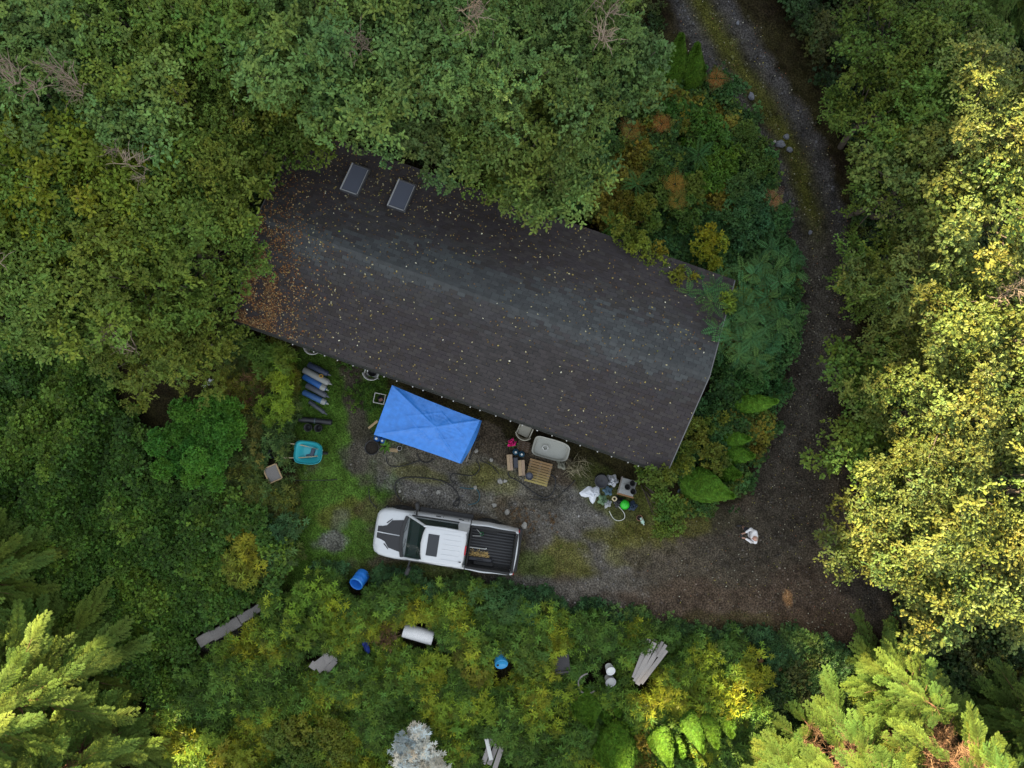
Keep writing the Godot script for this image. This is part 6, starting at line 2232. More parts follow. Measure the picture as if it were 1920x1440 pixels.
# a columnar cedar: base and tip given, dense scale-leaf surface
func cedar(label: String, bx: float, by: float, tx: float, ty: float, th: float, rad: float, col: Color) -> void:
	var b := at(bx, by)
	var tip := at(tx, ty, th)
	var t := thing("columnar_cedar", label, "cedar", b, 0.0, "pointed green cedars round the clearing")
	var ax := tip - b
	for q in [0.25, 0.6]: avoid(b + ax * q, rad * 0.95)
	var s := begin()
	tube(s, [Vector3.ZERO, ax * 0.5, ax * 0.92], 0.05, 0.012, 6)
	put(s, "trunk", M.red_bark, t)
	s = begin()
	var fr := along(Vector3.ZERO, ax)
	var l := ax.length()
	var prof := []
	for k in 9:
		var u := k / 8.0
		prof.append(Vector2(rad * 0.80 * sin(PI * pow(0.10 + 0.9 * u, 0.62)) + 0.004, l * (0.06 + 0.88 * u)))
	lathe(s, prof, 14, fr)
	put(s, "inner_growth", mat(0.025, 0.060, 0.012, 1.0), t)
	var xf := []
	var cc := []
	var n := int(1900 * rad * l)
	for k in n:
		var u := pow(R.randf(), 1.25)
		var r := rad * sin(PI * pow(0.10 + 0.9 * u, 0.62))
		var a := rnd(0, TAU)
		r *= 1.0 + 0.09 * sin(a * 4.0 + u * 5.0)
		var p := fr * Vector3(cos(a) * r * rnd(0.86, 1.04), l * (0.06 + 0.94 * u), sin(a) * r * rnd(0.86, 1.04))
		var out := (fr.basis * Vector3(cos(a), 0, sin(a))).normalized()
		var ay := (ax.normalized() + rdir() * 0.3 + out * 0.15).normalized()
		var face := (out + Vector3.UP * 0.95 + rdir() * 0.3).normalized()
		ay = (ay - face * ay.dot(face) * 0.8).normalized()
		var side := ay.cross(face).normalized()
		xf.append(Transform3D(Basis(side, ay, side.cross(ay)).scaled(Vector3.ONE * rnd(0.75, 1.2)), p))
		cc.append(jitter(col, 0.36, 0.1))
	scatter("foliage", SP.scale[R.randi_range(0, 1)], M.needle, xf, cc, t)

func fern(label: String, px: float, py: float, h: float, n: int, kind: String, cols: Array, size: float, group: String) -> void:
	var b := at(px, py, h)
	var t := thing("fern", label, "fern", Vector3(b.x, 0, b.z), 0.0, group)
	var xf := []
	var cc := []
	for k in n:
		var a := TAU * k / n + rnd(-0.3, 0.3)
		xf.append(Transform3D((Basis(Vector3.UP, a) * Basis(Vector3.BACK, rnd(0.1, 0.5))).scaled(Vector3.ONE * size * rnd(0.8, 1.15)), Vector3(0, h + rnd(-0.1, 0.05), 0)))
		cc.append(jitter((cols[0] as Color).lerp(cols[1], R.randf()), 0.15))
	scatter("fronds", SP[kind][R.randi_range(0, 1)], M.leaf_thin, xf, cc, t)
	var s := begin()
	for k in 3:
		tube(s, [Vector3(rnd(-0.04, 0.04), 0, rnd(-0.04, 0.04)), Vector3(rnd(-0.03, 0.03), h, rnd(-0.03, 0.03))], 0.012, 0.008, 4)
	put(s, "stem", M.bark, t)

func ash(label: String, px: float, py: float, h: float, rad: float, n: int, col: Color) -> void:
	var b := at(px, py, h)
	var t := thing("mountain_ash", label, "shrub", Vector3(b.x, 0, b.z), 0.0, "feathery mountain ash shrubs at the end of the house")
	var s := begin()
	var xf := []
	var cc := []
	for k in n:
		var f := sqrt((k + 0.5) / n)
		var a := k * 2.39996
		var p := Vector3(cos(a) * rad * f, h + 0.3 * (0.6 - f * f) + rnd(-0.7, 0.35), sin(a) * rad * f)
		tube(s, [Vector3(0, 0, 0), Vector3(p.x * 0.4, p.y * 0.6, p.z * 0.4), p], 0.025, 0.008, 4, false)
		for j in 7:
			var w := TAU * j / 7 + rnd(-0.3, 0.3)
			xf.append(Transform3D((Basis(Vector3.UP, w) * Basis(Vector3.BACK, rnd(-0.15, 0.45))).scaled(Vector3.ONE * rnd(0.75, 1.1)), p + Vector3(0, rnd(-0.12, 0.1), 0)))
			cc.append(jitter(col, 0.4, 0.25))
	put(s, "stem", M.bark, t)
	scatter("foliage", SP.ash[R.randi_range(0, 1)], M.leaf, xf, cc, t)

func bush(label: String, spots: Array, h: float, r: float, cols: Array, kind: String, group: String, density := 130.0, size := 0.8, nm := "bush") -> void:
	var lobes := []
	var mid := Vector3.ZERO
	for e in spots:
		var p := at(e[0], e[1], h)
		p.y = h * rnd(0.75, 1.1)
		mid += p / spots.size()
		lobes.append([p, r * (e[2] if e.size() > 2 else 1.0) * rnd(0.85, 1.15), (cols[0] as Color).lerp(cols[1], R.randf())])
	var t := thing(nm, label, "bush", Vector3(mid.x, 0, mid.z), 0.0, group)
	var s := begin()
	for e in lobes:
		var p: Vector3 = e[0] - t.position
		tube(s, [Vector3(p.x * 0.3, 0, p.z * 0.3), Vector3(p.x * 0.7, p.y * 0.5, p.z * 0.7), p], 0.03, 0.01, 5)
	put(s, "stem", M.bark, t)
	foliage(lobes, SP[kind], M.leaf, t, density, size, "foliage", true)

func build_shrubs() -> void:
	var cg := Color(0.105, 0.230, 0.024)
	for e in [
		["largest pointed green cedar, by the yard corner at the end of the house", 1286, 898, 1374, 930, 2.4, 0.62, 1.0],
		["short pointed cedar behind the largest one", 1345, 884, 1386, 890, 1.9, 0.36, 1.0],
		["lower of the two twin cedars beside the track", 1352, 848, 1412, 855, 2.0, 0.40, 1.0],
		["upper of the two twin cedars beside the track", 1350, 822, 1404, 822, 1.9, 0.38, 1.05],
		["pale pointed cedar alone between the twin cedars and the mountain ash", 1378, 760, 1455, 752, 2.2, 0.42, 1.1],
		["left of the three dark cedars where the track leaves at the top", 1225, 165, 1240, 95, 2.6, 0.50, 0.7],
		["tallest of the three dark cedars where the track leaves at the top", 1255, 165, 1278, 66, 3.2, 0.52, 0.75],
		["right of the three dark cedars where the track leaves at the top", 1292, 172, 1308, 84, 2.8, 0.48, 0.75],
		["tiny round cedar in the bushes behind the house end", 1268, 282, 1282, 262, 1.2, 0.36, 0.7],
		["long cedar at the left of the bottom group, near the grey bucket", 1092, 1300, 1108, 1362, 2.4, 0.55, 0.8],
		["small rounded cedar at the top right of the bottom group", 1155, 1318, 1160, 1340, 1.2, 0.30, 0.9],
		["small dark cedar between the rounded one and the long one", 1135, 1325, 1138, 1352, 1.2, 0.30, 0.75],
		["biggest cedar at the bottom edge", 1140, 1375, 1176, 1455, 2.7, 0.85, 0.95],
		["narrow cedar with a pale tip right of the biggest bottom one", 1226, 1356, 1256, 1434, 2.6, 0.48, 0.8],
		["short cedar tucked beside the narrow pale one", 1262, 1390, 1280, 1418, 1.5, 0.34, 1.0],
		["left of the three slender cedars near the bright conifers", 1290, 1330, 1318, 1408, 2.3, 0.44, 0.72],
		["middle of the three slender cedars near the bright conifers", 1318, 1326, 1344, 1400, 2.3, 0.42, 0.72],
		["right of the three slender cedars near the bright conifers", 1352, 1324, 1372, 1380, 2.0, 0.38, 0.78],
		["low cedar at the bottom edge left of the white flowering bush's right side", 1038, 1436, 1050, 1462, 1.4, 0.5, 0.9],
		["partly hidden cedar above the biggest bottom one", 1112, 1375, 1126, 1400, 1.3, 0.34, 0.75],
	]:
		cedar(e[0], e[1], e[2], e[3], e[4], e[5], e[6], tone(cg, e[7]))
	# the lobed bright bush left of the yard
	var lob := []
	for e in [[392, 765, 1.1], [360, 790], [328, 812], [418, 770], [435, 800], [385, 810, 1.15], [345, 838, 1.1], [410, 835], [432, 828], [300, 830], [372, 862], [330, 868], [400, 868, 0.9], [306, 880, 0.8], [360, 895, 0.8], [396, 900, 0.8], [345, 770, 0.8], [430, 760, 0.8], [415, 800]]:
		lob.append(e)
	bush("rounded bright green lobed bush left of the yard", lob, 1.5, 0.50, [Color(0.060, 0.170, 0.022), Color(0.070, 0.185, 0.024)], "small", "", 420.0, 0.8, "lobed_bush")
	var g := "bushes round the house and yard"
	var W := [Color(0.105, 0.190, 0.020), Color(0.175, 0.235, 0.018)]
	for e in [
		["leafy green and rust bush at the front right corner of the house", [[1215, 905], [1235, 930], [1225, 955, 1.1], [1255, 945], [1245, 970, 1.1], [1270, 965], [1210, 925], [1235, 985], [1260, 985], [1222, 890, 0.8], [1212, 880, 0.6], [1245, 892, 0.7], [1262, 900, 0.7]], 3.0, 0.50, [Color(0.075, 0.135, 0.022), Color(0.10, 0.135, 0.022)], "small"],
		["small yellow green bush poking over the roof's right edge", [[1352, 585, 0.8], [1372, 575, 0.8], [1362, 560, 0.7], [1385, 555]], 3.3, 0.42, [Color(0.10, 0.17, 0.022), Color(0.16, 0.18, 0.02)], "small"],
		["yellowish bush between the house end and the largest cedar", [[1285, 850], [1310, 835], [1335, 855], [1300, 800, 0.9], [1330, 800], [1275, 870, 0.8], [1360, 785, 0.8]], 1.3, 0.55, [Color(0.10, 0.15, 0.022), Color(0.15, 0.155, 0.022)], "small"],
		["mixed green and orange bush beside the twin cedars", [[1420, 790], [1430, 820], [1415, 845, 0.8], [1395, 785], [1440, 790, 0.8]], 1.1, 0.5, [Color(0.10, 0.125, 0.022), Color(0.16, 0.125, 0.02)], "small"],
		["golden bush overhanging the rear eave near the house end", [[1200, 458], [1222, 480], [1250, 500], [1178, 440], [1240, 465, 0.8], [1275, 518, 0.8], [1158, 424, 0.8], [1302, 530, 0.8], [1325, 545, 0.7]], 3.3, 0.5, [Color(0.095, 0.145, 0.020), Color(0.19, 0.165, 0.016)], "small"],
		["bright yellow bush behind the house end", [[1330, 440], [1350, 455], [1320, 465], [1345, 485, 0.8], [1340, 500, 0.7]], 2.2, 0.5, [Color(0.14, 0.185, 0.018), Color(0.23, 0.21, 0.014)], "small"],
		["rusty yellow bush behind the middle of the rear eave", [[1180, 375], [1205, 390], [1165, 395, 0.8], [1220, 410]], 2.0, 0.55, [Color(0.09, 0.135, 0.02), Color(0.17, 0.135, 0.018)], "small"],
		["dark bluish bush beside the orange fern near the track", [[1390, 350], [1410, 375], [1380, 400], [1420, 410], [1400, 440]], 1.6, 0.7, [Color(0.045, 0.115, 0.045), Color(0.055, 0.12, 0.035)], "small"],
		["green bush below the three dark cedars", [[1260, 205], [1290, 215], [1320, 235], [1300, 255], [1340, 260]], 1.4, 0.65, [Color(0.05, 0.125, 0.02), Color(0.06, 0.125, 0.02)], "small"],
		["fresh green bush in the middle of the bank behind the house", [[1330, 310], [1360, 315], [1345, 340], [1310, 345], [1370, 290]], 1.5, 0.62, [Color(0.07, 0.15, 0.018), Color(0.085, 0.15, 0.018)], "small"],
		["dull bush at the edge of the bank where the stones lie in the track", [[1400, 250], [1420, 280], [1435, 310], [1410, 310]], 1.2, 0.6, [Color(0.055, 0.105, 0.02), Color(0.07, 0.11, 0.02)], "small"],
		["shaded bush on the bank above the golden one", [[1250, 330], [1235, 370], [1275, 380], [1290, 410], [1300, 350]], 1.7, 0.65, [Color(0.05, 0.10, 0.018), Color(0.08, 0.11, 0.018)], "small"],
		["dark green bush at the outer edge of the bank by the bend", [[1465, 470], [1475, 510], [1450, 500], [1470, 550], [1485, 590]], 1.5, 0.65, [Color(0.035, 0.085, 0.022), Color(0.045, 0.09, 0.022)], "small"],
		["dark bush between the mountain ash and the pale cedar", [[1400, 680], [1430, 690], [1380, 700], [1410, 715], [1445, 720], [1360, 690]], 1.4, 0.6, [Color(0.035, 0.105, 0.028), Color(0.05, 0.11, 0.025)], "small"],
		["bush of pale yellow leaf whorls below the gas cylinders' left ends", [[520, 760], [540, 775], [515, 785], [500, 765], [545, 745]], 0.9, 0.5, W, "whorl"],
		["yellow bush left of the gas cylinders", [[545, 700], [525, 715], [550, 725], [510, 695], [535, 680]], 1.1, 0.5, W, "whorl"],
		["green bush under the left corner of the roof", [[500, 660], [525, 665], [475, 655], [490, 685], [545, 675]], 1.3, 0.55, [Color(0.07, 0.14, 0.02), Color(0.10, 0.15, 0.02)], "whorl"],
		["mixed bush above the framed screen", [[480, 800], [470, 830], [490, 850], [455, 800]], 0.8, 0.45, [Color(0.11, 0.13, 0.03), Color(0.15, 0.14, 0.03)], "whorl"],
		["yellow leaved bush at the left edge of the yard below the screen", [[455, 1010], [470, 1035], [445, 1045], [480, 1060], [460, 1080], [440, 1075]], 1.0, 0.55, [Color(0.15, 0.165, 0.022), Color(0.19, 0.205, 0.02)], "whorl"],
		["bluish green bush at the yard's left edge level with the truck", [[520, 1010], [535, 1040], [510, 1045], [540, 985], [500, 985]], 0.9, 0.5, [Color(0.055, 0.12, 0.04), Color(0.08, 0.13, 0.03)], "whorl"],
		["tall yellow bush left of the open blue barrel", [[575, 1120], [560, 1150], [600, 1160], [580, 1180], [620, 1140], [610, 1110], [550, 1175]], 1.4, 0.6, W, "whorl"],
		["golden bush in front of the open blue barrel", [[665, 1118], [640, 1115], [650, 1140], [625, 1175], [655, 1170]], 0.9, 0.5, [Color(0.12, 0.185, 0.018), Color(0.17, 0.215, 0.016)], "whorl"],
		["golden bush right of the plywood sheets", [[655, 1225], [660, 1260], [640, 1280], [670, 1290]], 1.0, 0.55, [Color(0.11, 0.175, 0.018), Color(0.19, 0.195, 0.018)], "whorl"],
		["yellow bush below the white tank", [[770, 1240], [800, 1245], [830, 1240], [790, 1265], [820, 1270], [755, 1260]], 1.0, 0.55, [Color(0.12, 0.185, 0.018), Color(0.17, 0.215, 0.016)], "whorl"],
		["bush with yellow sprigs between the tank and the closed barrel", [[880, 1200], [900, 1225], [870, 1230], [890, 1255]], 1.0, 0.5, [Color(0.12, 0.15, 0.02), Color(0.18, 0.17, 0.018)], "whorl"],
		["wide yellow green bush below the closed blue barrel", [[850, 1320], [880, 1340], [900, 1315], [860, 1360], [920, 1345], [830, 1340]], 1.2, 0.65, W, "whorl"],
		["green bush right of the closed blue barrel", [[990, 1190], [1010, 1215], [980, 1220], [1000, 1250]], 1.1, 0.55, [Color(0.075, 0.135, 0.022), Color(0.11, 0.145, 0.02)], "whorl"],
		["yellow bush right of the silver planks", [[1300, 1240], [1320, 1260], [1290, 1270], [1330, 1235], [1310, 1290], [1335, 1285]], 1.1, 0.6, [Color(0.11, 0.185, 0.018), Color(0.17, 0.215, 0.016)], "whorl"],
		["yellow green bush around the pale hoop", [[1125, 1285], [1070, 1300], [1050, 1325], [1090, 1330], [1035, 1350]], 0.9, 0.55, W, "whorl"],
		["lime bush between the bottom cedars", [[1150, 1352, 0.9], [1160, 1368, 0.8], [1185, 1360, 0.8], [1195, 1378, 0.8]], 0.9, 0.42, [Color(0.10, 0.20, 0.016), Color(0.13, 0.21, 0.016)], "small"],
		["rust flecked bush between the biggest and the narrow bottom cedar", [[1205, 1390], [1195, 1420], [1215, 1440], [1210, 1360]], 0.9, 0.5, [Color(0.12, 0.115, 0.02), Color(0.15, 0.12, 0.02)], "small"],
		["broad olive bush at the bottom edge left of the white flowers", [[560, 1360], [590, 1390], [540, 1400], [620, 1370], [640, 1410], [580, 1430], [520, 1375]], 1.1, 0.7, [Color(0.085, 0.13, 0.022), Color(0.11, 0.14, 0.022)], "small"],
		["sunlit yellow bush at the bottom edge right of the left conifers", [[380, 1410], [400, 1430], [360, 1435], [420, 1445], [440, 1430]], 2.4, 0.7, [Color(0.11, 0.185, 0.018), Color(0.19, 0.18, 0.02)], "whorl"],
		["dark bramble bush at the lower edge of the yard below the truck bed", [[930, 1120], [960, 1130], [900, 1125], [985, 1150], [940, 1150]], 0.8, 0.6, [Color(0.045, 0.105, 0.03), Color(0.06, 0.115, 0.03)], "whorl"],
	]:
		bush(e[0], e[1], e[2] * (0.85 if e[5] == "whorl" else 1.0), e[3] * 0.88, e[4], e[5], g, 130.0 if e[5] == "small" else 70.0, 0.95)
	# flowering bush
	var wl := []
	for e in [[760, 1395], [785, 1385], [775, 1410], [800, 1405], [770, 1430], [795, 1430], [815, 1425], [755, 1420], [785, 1368, 0.8], [822, 1440]]:
		wl.append(e)
	bush("bush covered in white flower plumes at the bottom edge", wl, 1.5, 0.42, [Color(0.40, 0.41, 0.37), Color(0.52, 0.52, 0.48)], "whorl", "", 150.0, 0.75, "flowering_bush")
	for e in [["leftmost mountain ash reaching onto the roof's right edge", 1318, 552, 3.4, 0.8, 10], ["mountain ash standing tallest behind the roof's right corner", 1405, 540, 2.9, 1.1, 14], ["mountain ash overhanging the middle of the house's right end", 1368, 622, 3.4, 0.9, 12], ["broad mountain ash beside the track at the house's right end", 1440, 600, 2.2, 1.1, 15], ["low mountain ash below the one overhanging the roof", 1420, 660, 2.0, 0.9, 12], ["dark mountain ash at the edge of the bend", 1455, 500, 2.0, 0.8, 9]]:
		ash(e[0], e[1], e[2], e[3], e[4], e[5], Color(0.052, 0.122, 0.036))
	var org := [Color(0.30, 0.12, 0.03), Color(0.36, 0.17, 0.05)]
	var gf := [Color(0.06, 0.16, 0.03), Color(0.08, 0.18, 0.03)]
	var rf := "rust coloured ferns on the bank behind the house"
	for e in [
		["pinkish orange fern beside the track bend", 1450, 374, 1.5, 6, "bracken", [Color(0.42, 0.20, 0.10), Color(0.46, 0.24, 0.13)], 0.9, rf], ["orange fern right of the dark cedars by the track", 1343, 148, 1.6, 6, "bracken", org, 0.85, rf], ["orange brown fern left in the bank below the dark cedars", 1182, 243, 2.0, 6, "bracken", [Color(0.22, 0.12, 0.025), Color(0.28, 0.14, 0.03)], 0.9, rf], ["rust fern in the bank below the dark cedars", 1240, 232, 2.0, 7, "bracken", org, 0.9, rf],
		["golden fern above the yellow bush", 1266, 345, 2.1, 7, "bracken", [Color(0.30, 0.19, 0.03), Color(0.34, 0.20, 0.04)], 0.9, rf], ["small golden fern left of the rusty bush", 1268, 378, 2.1, 6, "bracken", [Color(0.28, 0.19, 0.03), Color(0.3, 0.2, 0.04)], 0.8, rf],
		["green fern overhanging the rear eave", 1150, 425, 2.4, 7, "fern", gf, 1.0, "green ferns"], ["second green fern at the rear eave closer to the roof", 1165, 452, 2.2, 6, "fern", gf, 0.85, "green ferns"], ["green fern on the shaded bank behind the house", 1195, 345, 2.0, 7, "fern", [Color(0.05, 0.13, 0.035), Color(0.06, 0.14, 0.035)], 1.0, "green ferns"], ["dark fern beside the tiny round cedar", 1310, 290, 1.8, 7, "fern", [Color(0.04, 0.11, 0.03), Color(0.05, 0.12, 0.03)], 1.0, "green ferns"],
	]:
		fern(e[0], e[1], e[2], e[3], e[4], e[5], e[6], e[7], e[8])

# ---------------------------------------------------------------- undergrowth that nobody could count
func thicket(n: String, label: String, poly: Array, count: int, kinds: Array, hmin: float, hmax: float, cols: Array, size: float, gap := -0.28) -> void:
	var w := PackedVector2Array()
	var lo := Vector2(1e6, 1e6)
	var hi := -lo
	for e in poly:
		var p := at(e[0], e[1], (hmin + hmax) * 0.35)
		w.append(Vector2(p.x, p.z))
		lo = lo.min(w[-1])
		hi = hi.max(w[-1])
	var per := []
	for k in kinds: per.append([[], []])
	var inv := house.transform.affine_inverse()
	var off := rnd(0, 100)
	for k in count:
		var p := Vector2(rnd(lo.x, hi.x), rnd(lo.y, hi.y))
		var e1 := N2.get_noise_2d(p.x + off, p.y)
		if not Geometry2D.is_point_in_polygon(p + Vector2(e1, N2.get_noise_2d(p.x, p.y + off)) * 0.9, w): continue
		var n1 := N1.get_noise_2d(p.x * 1.6 + off, p.y * 1.6)
		if n1 < gap and R.randf() < 0.8: continue
		var hl := inv * Vector3(p.x, 0, p.y)
		if absf(hl.x) < house_len / 2 - 0.1 and absf(hl.z) < house_wid / 2 - 0.1: continue
		var top := lerpf(hmin, hmax, clampf(0.5 + n1 * 0.9 + e1 * 0.35, 0, 1))
		var y := top * (1.0 - 0.6 * pow(R.randf(), 1.8))
		if not on_clear_ground(Vector3(p.x, y, p.y), 0.05): continue
		var q := N1.get_noise_2d(p.x * 0.9 - off, p.y * 0.9 + 40.0) * 1.6 + 0.5 + N3.get_noise_2d(p.x, p.y) * 0.5
		q = pow(clampf(q, 0, 0.999), 2.1) * (cols.size() - 1)
		var c: Color = (cols[int(q)] as Color).lerp(cols[min(int(q) + 1, cols.size() - 1)], q - floor(q))
		var kk := R.randi_range(0, kinds.size() - 1)
		var up := (Vector3.UP + rdir() * 0.4).normalized()
		per[kk][0].append(Transform3D((Basis(Quaternion(Vector3.UP, up)) * Basis(Vector3.UP, rnd(0, TAU))).scaled(Vector3.ONE * size * rnd(0.75, 1.2)), Vector3(p.x, y, p.y)))
		per[kk][1].append(jitter(c, 0.5))
	for kk in kinds.size():
		if per[kk][0].size():
			tag(scatter(n, kinds[kk], M.leaf, per[kk][0], per[kk][1]), label, "undergrowth")

func build_undergrowth() -> void:
	var ivy := [Color(0.042, 0.096, 0.015), Color(0.064, 0.132, 0.018), Color(0.095, 0.165, 0.022)]
	var salal := [Color(0.070, 0.138, 0.024), Color(0.102, 0.180, 0.024), Color(0.145, 0.215, 0.022), Color(0.240, 0.265, 0.022)]
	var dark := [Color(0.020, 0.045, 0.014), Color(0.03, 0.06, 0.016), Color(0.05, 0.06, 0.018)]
	thicket("undergrowth", "dark green brambles carpeting the left side below the trees", [[-60, 620], [180, 640], [300, 900], [420, 920], [470, 960], [545, 1030], [520, 1120], [430, 1160], [370, 1200], [330, 1300], [-60, 1320]], 26000, SP.trefoil + SP.small, 0.2, 1.3, ivy, 1.0, -0.36)
	thicket("undergrowth", "mixed green and yellow weeds between the brambles and the yard", [[430, 620], [560, 665], [570, 740], [555, 780], [560, 820], [530, 870], [560, 930], [545, 1040], [480, 1110], [430, 1020], [440, 930], [420, 800]], 9000, SP.whorl + [SP.small[0]], 0.2, 0.7, [Color(0.06, 0.11, 0.03), Color(0.12, 0.14, 0.026), Color(0.17, 0.18, 0.026)], 0.85, -0.3)
	thicket("undergrowth", "green and yellow thicket along the bottom of the clearing", [[330, 1300], [400, 1190], [520, 1130], [590, 1065], [700, 1100], [860, 1110], [960, 1135], [1150, 1165], [1260, 1200], [1420, 1215], [1440, 1300], [1400, 1500], [300, 1500]], 44000, SP.whorl, 0.25, 1.25, salal, 0.95, -0.2)
	thicket("undergrowth", "dark bluish bramble fringe along the yard's lower edge", [[590, 1060], [720, 1085], [900, 1100], [1010, 1110], [1160, 1150], [1300, 1185], [1560, 1190], [1600, 1260], [1400, 1290], [1240, 1230], [1100, 1195], [900, 1165], [700, 1130], [600, 1110]], 22000, SP.trefoil + SP.whorl, 0.15, 0.6, [Color(0.035, 0.085, 0.03), Color(0.05, 0.105, 0.032), Color(0.065, 0.12, 0.028)], 0.8, -0.5)
	thicket("undergrowth", "mixed bushes covering the bank between the house and the track", [[1060, 380], [1160, 240], [1200, 150], [1310, 120], [1380, 190], [1440, 300], [1470, 400], [1495, 520], [1485, 640], [1460, 720], [1450, 800], [1410, 880], [1370, 935], [1270, 960], [1260, 870], [1340, 720], [1370, 600], [1300, 520], [1150, 440]], 26000, SP.small + SP.trefoil, 0.5, 1.5, [Color(0.04, 0.10, 0.028), Color(0.055, 0.115, 0.026), Color(0.09, 0.135, 0.02), Color(0.17, 0.15, 0.02)], 0.9, -0.3)
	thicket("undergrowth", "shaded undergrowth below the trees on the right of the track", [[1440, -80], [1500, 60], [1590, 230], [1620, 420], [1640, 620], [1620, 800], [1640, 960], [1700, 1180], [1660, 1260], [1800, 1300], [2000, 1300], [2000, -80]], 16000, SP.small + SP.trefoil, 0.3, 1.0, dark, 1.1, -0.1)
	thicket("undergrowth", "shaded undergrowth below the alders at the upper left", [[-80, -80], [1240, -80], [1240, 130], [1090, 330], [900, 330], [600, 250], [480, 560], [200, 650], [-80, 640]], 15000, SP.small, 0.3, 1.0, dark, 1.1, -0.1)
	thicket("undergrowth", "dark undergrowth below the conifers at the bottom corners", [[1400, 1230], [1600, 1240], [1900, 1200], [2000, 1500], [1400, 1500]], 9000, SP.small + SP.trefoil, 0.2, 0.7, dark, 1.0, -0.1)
	# the wood goes on beyond the picture
	thicket("undergrowth", "shaded woodland floor beyond the alders and the track", [[-700, -700], [2600, -700], [2600, -60], [1460, -60], [1240, -70], [-70, -70], [-70, 640], [-700, 640]], 14000, SP.small, 0.4, 2.4, [Color(0.05, 0.09, 0.02), Color(0.08, 0.13, 0.026), Color(0.10, 0.14, 0.026)], 2.6, -0.2)
	thicket("undergrowth", "shaded woodland floor beyond the right and bottom edges", [[1990, -60], [2600, -60], [2600, 2100], [-700, 2100], [-700, 1300], [-60, 1320], [200, 1500], [1990, 1500]], 14000, SP.small, 0.4, 2.4, [Color(0.05, 0.09, 0.02), Color(0.08, 0.13, 0.026), Color(0.10, 0.14, 0.026)], 2.6, -0.2)
	thicket("weeds", "low green weeds fringing the heap and the canopy", [[560, 640], [640, 680], [700, 700], [730, 760], [700, 770], [640, 760], [560, 700]], 900, SP.small, 0.03, 0.18, [Color(0.06, 0.13, 0.02), Color(0.08, 0.14, 0.02)], 0.5, -0.1)
	for e in [[[690, 1120], [760, 1130], [770, 1200], [700, 1215], "tangle of red brown dead stems left of the white tank"], [[820, 1165], [880, 1165], [890, 1215], [830, 1215], "tangle of red brown dead stems right of the white tank"], [[660, 1270], [720, 1270], [720, 1310], [670, 1310], "patch of dead brown stems in the lower thicket"], [[440, 700], [500, 710], [510, 760], [450, 770], "dead brown stems left of the gas cylinders"]]:
		thicket("dead_stems", e[4], e.slice(0, 4), 190, SP.twigs, 0.3, 0.7, [Color(0.15, 0.075, 0.045), Color(0.22, 0.13, 0.075)], 0.7, -1.0)
	thicket("weeds", "dry brown weeds behind the truck bed", [[930, 945], [1010, 945], [1050, 985], [1010, 1000], [960, 975]], 150, SP.twigs, 0.01, 0.04, [Color(0.20, 0.12, 0.06), Color(0.24, 0.15, 0.07)], 0.22, -0.4)

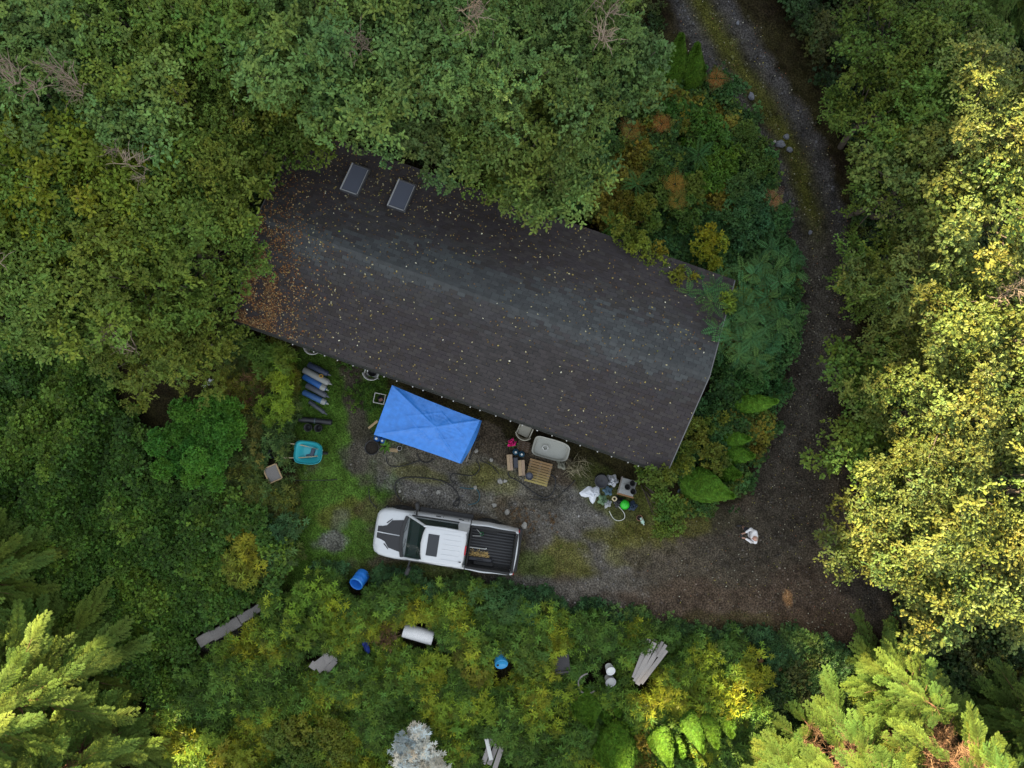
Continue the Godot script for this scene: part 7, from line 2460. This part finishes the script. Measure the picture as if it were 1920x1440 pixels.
# ---------------------------------------------------------------- fallen leaves
func build_litter() -> void:
	var L := LeafMesh.new()
	L.oval(Vector3(-0.04, 0, 0), Vector3(1, 0, 0), Vector3.UP, 0.08, 0.05, Color.WHITE)
	var lm := L.done()
	var xf := []
	var cc := []
	var L2 := house_len / 2
	var W2 := house_wid / 2
	var pitch := atan((RIDGE - EAVE) / W2)
	for k in 9000:
		var x := rnd(-L2, L2)
		var z := rnd(-W2, W2)
		# litter lies thick below the overhanging trees and in the near left corner
		var d := 0.10
		d += 1.3 * smoothstep(3.6, 0.2, Vector2((x + L2) * 0.8, (z - W2 * 0.62) * 0.75).length()) * (0.5 + N2.get_noise_2d(x * 2.0, z * 2.0) * 1.2)
		d += 0.55 * smoothstep(-0.4, -3.6, z) * smoothstep(6.0, -3.0, x)
		d += 0.18 * smoothstep(0.0, -6.0, x) + 0.10 * smoothstep(0.4, 0.9, absf(N1.get_noise_2d(x, z)) * 2.0)
		if R.randf() > d: continue
		var lp := Vector3(x, roof_y(z) + 0.03, z)
		var b := Basis(Vector3.RIGHT, pitch * signf(z)) * Basis(Vector3.UP, rnd(0, TAU)) * Basis(Vector3.RIGHT, rnd(-0.3, 0.3))
		var s := rnd(0.5, 1.1)
		xf.append(house.transform * Transform3D(b.scaled(Vector3.ONE * s), lp))
		var near := smoothstep(3.6, 0.2, Vector2((x + L2) * 0.8, (z - W2 * 0.62) * 0.75).length())
		var c: Color = pick([Color(0.22, 0.16, 0.07), Color(0.30, 0.24, 0.08), Color(0.16, 0.09, 0.04), Color(0.10, 0.07, 0.035), Color(0.40, 0.36, 0.22)])
		if R.randf() < near * 0.7: c = pick([Color(0.28, 0.11, 0.04), Color(0.35, 0.17, 0.05), Color(0.17, 0.08, 0.035), Color(0.45, 0.30, 0.14)])
		if R.randf() < 0.02: c = Color(0.75, 0.72, 0.55)
		if R.randf() < 0.008: c = Color(0.25, 0.30, 0.02)
		cc.append(tone(c, rnd(0.6, 1.2)))
	# the drift of rust coloured leaves in the near left corner and along the left gable
	for k in 9500:
		var x := -L2 + absf(R.randfn(0.0, 1.0)) * 1.0
		var z := W2 - absf(R.randfn(0.0, 1.0)) * 2.4
		if z < -W2 or R.randf() > 0.55 + N2.get_noise_2d(x * 1.4, z * 1.4) * 1.5: continue
		var b := Basis(Vector3.RIGHT, pitch * signf(z)) * Basis(Vector3.UP, rnd(0, TAU)) * Basis(Vector3.RIGHT, rnd(-0.5, 0.5))
		xf.append(house.transform * Transform3D(b.scaled(Vector3.ONE * rnd(0.45, 1.0)), Vector3(x, roof_y(z) + 0.03 + rnd(0, 0.02), z)))
		cc.append(tone(pick([Color(0.19, 0.085, 0.035), Color(0.26, 0.14, 0.05), Color(0.13, 0.065, 0.035), Color(0.34, 0.24, 0.12), Color(0.08, 0.05, 0.035)]), rnd(0.6, 1.2)))
	tag(scatter("fallen_leaves", lm, M.litter, xf, cc), "fallen leaves lying over the roof", "leaves")
	xf = []
	cc = []
	for k in 5200:
		var p := Vector2(rnd(1150, 1640), rnd(-60, 1180))
		var w := at(p.x, p.y)
		var g := ground_at(w.x, w.z)
		if g[2] == 0: continue
		if R.randf() > smoothstep(1150.0, 1450.0, p.x) * 0.8: continue
		var s := rnd(0.35, 0.95)
		xf.append(Transform3D((Basis(Vector3.UP, rnd(0, TAU)) * Basis(Vector3.RIGHT, rnd(-0.4, 0.4))).scaled(Vector3.ONE * s), w + Vector3(0, 0.025, 0)))
		cc.append(tone(pick([Color(0.30, 0.28, 0.20), Color(0.26, 0.20, 0.09), Color(0.15, 0.10, 0.06), Color(0.20, 0.09, 0.05), Color(0.40, 0.38, 0.30), Color(0.22, 0.20, 0.05)]), rnd(0.5, 1.15)))
	tag(scatter("fallen_leaves", lm, M.litter, xf, cc), "fallen leaves scattered over the track and yard", "leaves")

func _ready() -> void:
	R.seed = 20240917
	N1.seed = 3; N1.frequency = 0.28; N1.fractal_octaves = 4
	N2.seed = 8; N2.frequency = 0.75; N2.fractal_octaves = 4
	N3.seed = 21; N3.frequency = 2.6; N3.fractal_octaves = 3

	# camera: a survey drone thirty metres up, looking straight down
	var cam := Camera3D.new()
	cam.name = "camera"
	add_child(cam)
	cam.position = Vector3(0, CAM_H, 0)
	cam.basis = Basis(Vector3.RIGHT, Vector3(0, -sin(tilt), -cos(tilt)), Vector3(0, cos(tilt), -sin(tilt)))
	cam.fov = rad_to_deg(2.0 * atan(720.0 / FOCAL))
	cam.near = 0.1
	cam.far = 2000.0
	cam.current = true

	# sky and exposure: set for the open shade of the clearing
	var env := Environment.new()
	var sky := Sky.new()
	var sm := ProceduralSkyMaterial.new()
	sm.sky_top_color = Color(0.63, 0.665, 0.70)
	sm.sky_horizon_color = Color(0.97, 0.955, 0.92)
	sm.sky_curve = 0.30
	sm.sky_energy_multiplier = 0.72
	sm.ground_bottom_color = Color(0.10, 0.12, 0.07)
	sm.ground_horizon_color = Color(0.5, 0.52, 0.5)
	sky.sky_material = sm
	env.background_mode = Environment.BG_SKY
	env.sky = sky
	env.tonemap_mode = Environment.TONE_MAPPER_LINEAR
	env.tonemap_exposure = 5.8
	env.sdfgi_enabled = true
	env.ssao_enabled = true
	env.ssil_enabled = true
	var we := WorldEnvironment.new()
	we.name = "world_environment"
	we.environment = env
	add_child(we)

	# the low morning sun, from beyond the ridge at the top of the picture
	var sun_s := Vector2(0.55, 0.835)
	var slope := 0.42
	var sun := DirectionalLight3D.new()
	sun.name = "sun"
	sun.light_energy = 1.6
	sun.light_color = Color(1.0, 0.90, 0.72)
	sun.light_angular_distance = 0.5
	sun.shadow_enabled = true
	add_child(sun)
	sun.look_at_from_position(Vector3.ZERO, Vector3(sun_s.x, -slope, sun_s.y))

	materials()
	sprays()
	build_hill(sun_s, slope, 5.6, 6.0)
	build_ground()
	build_house()
	build_truck()
	build_props()
	build_person()
	build_stones()
	build_trees()
	build_shrubs()
	build_undergrowth()
	build_litter()
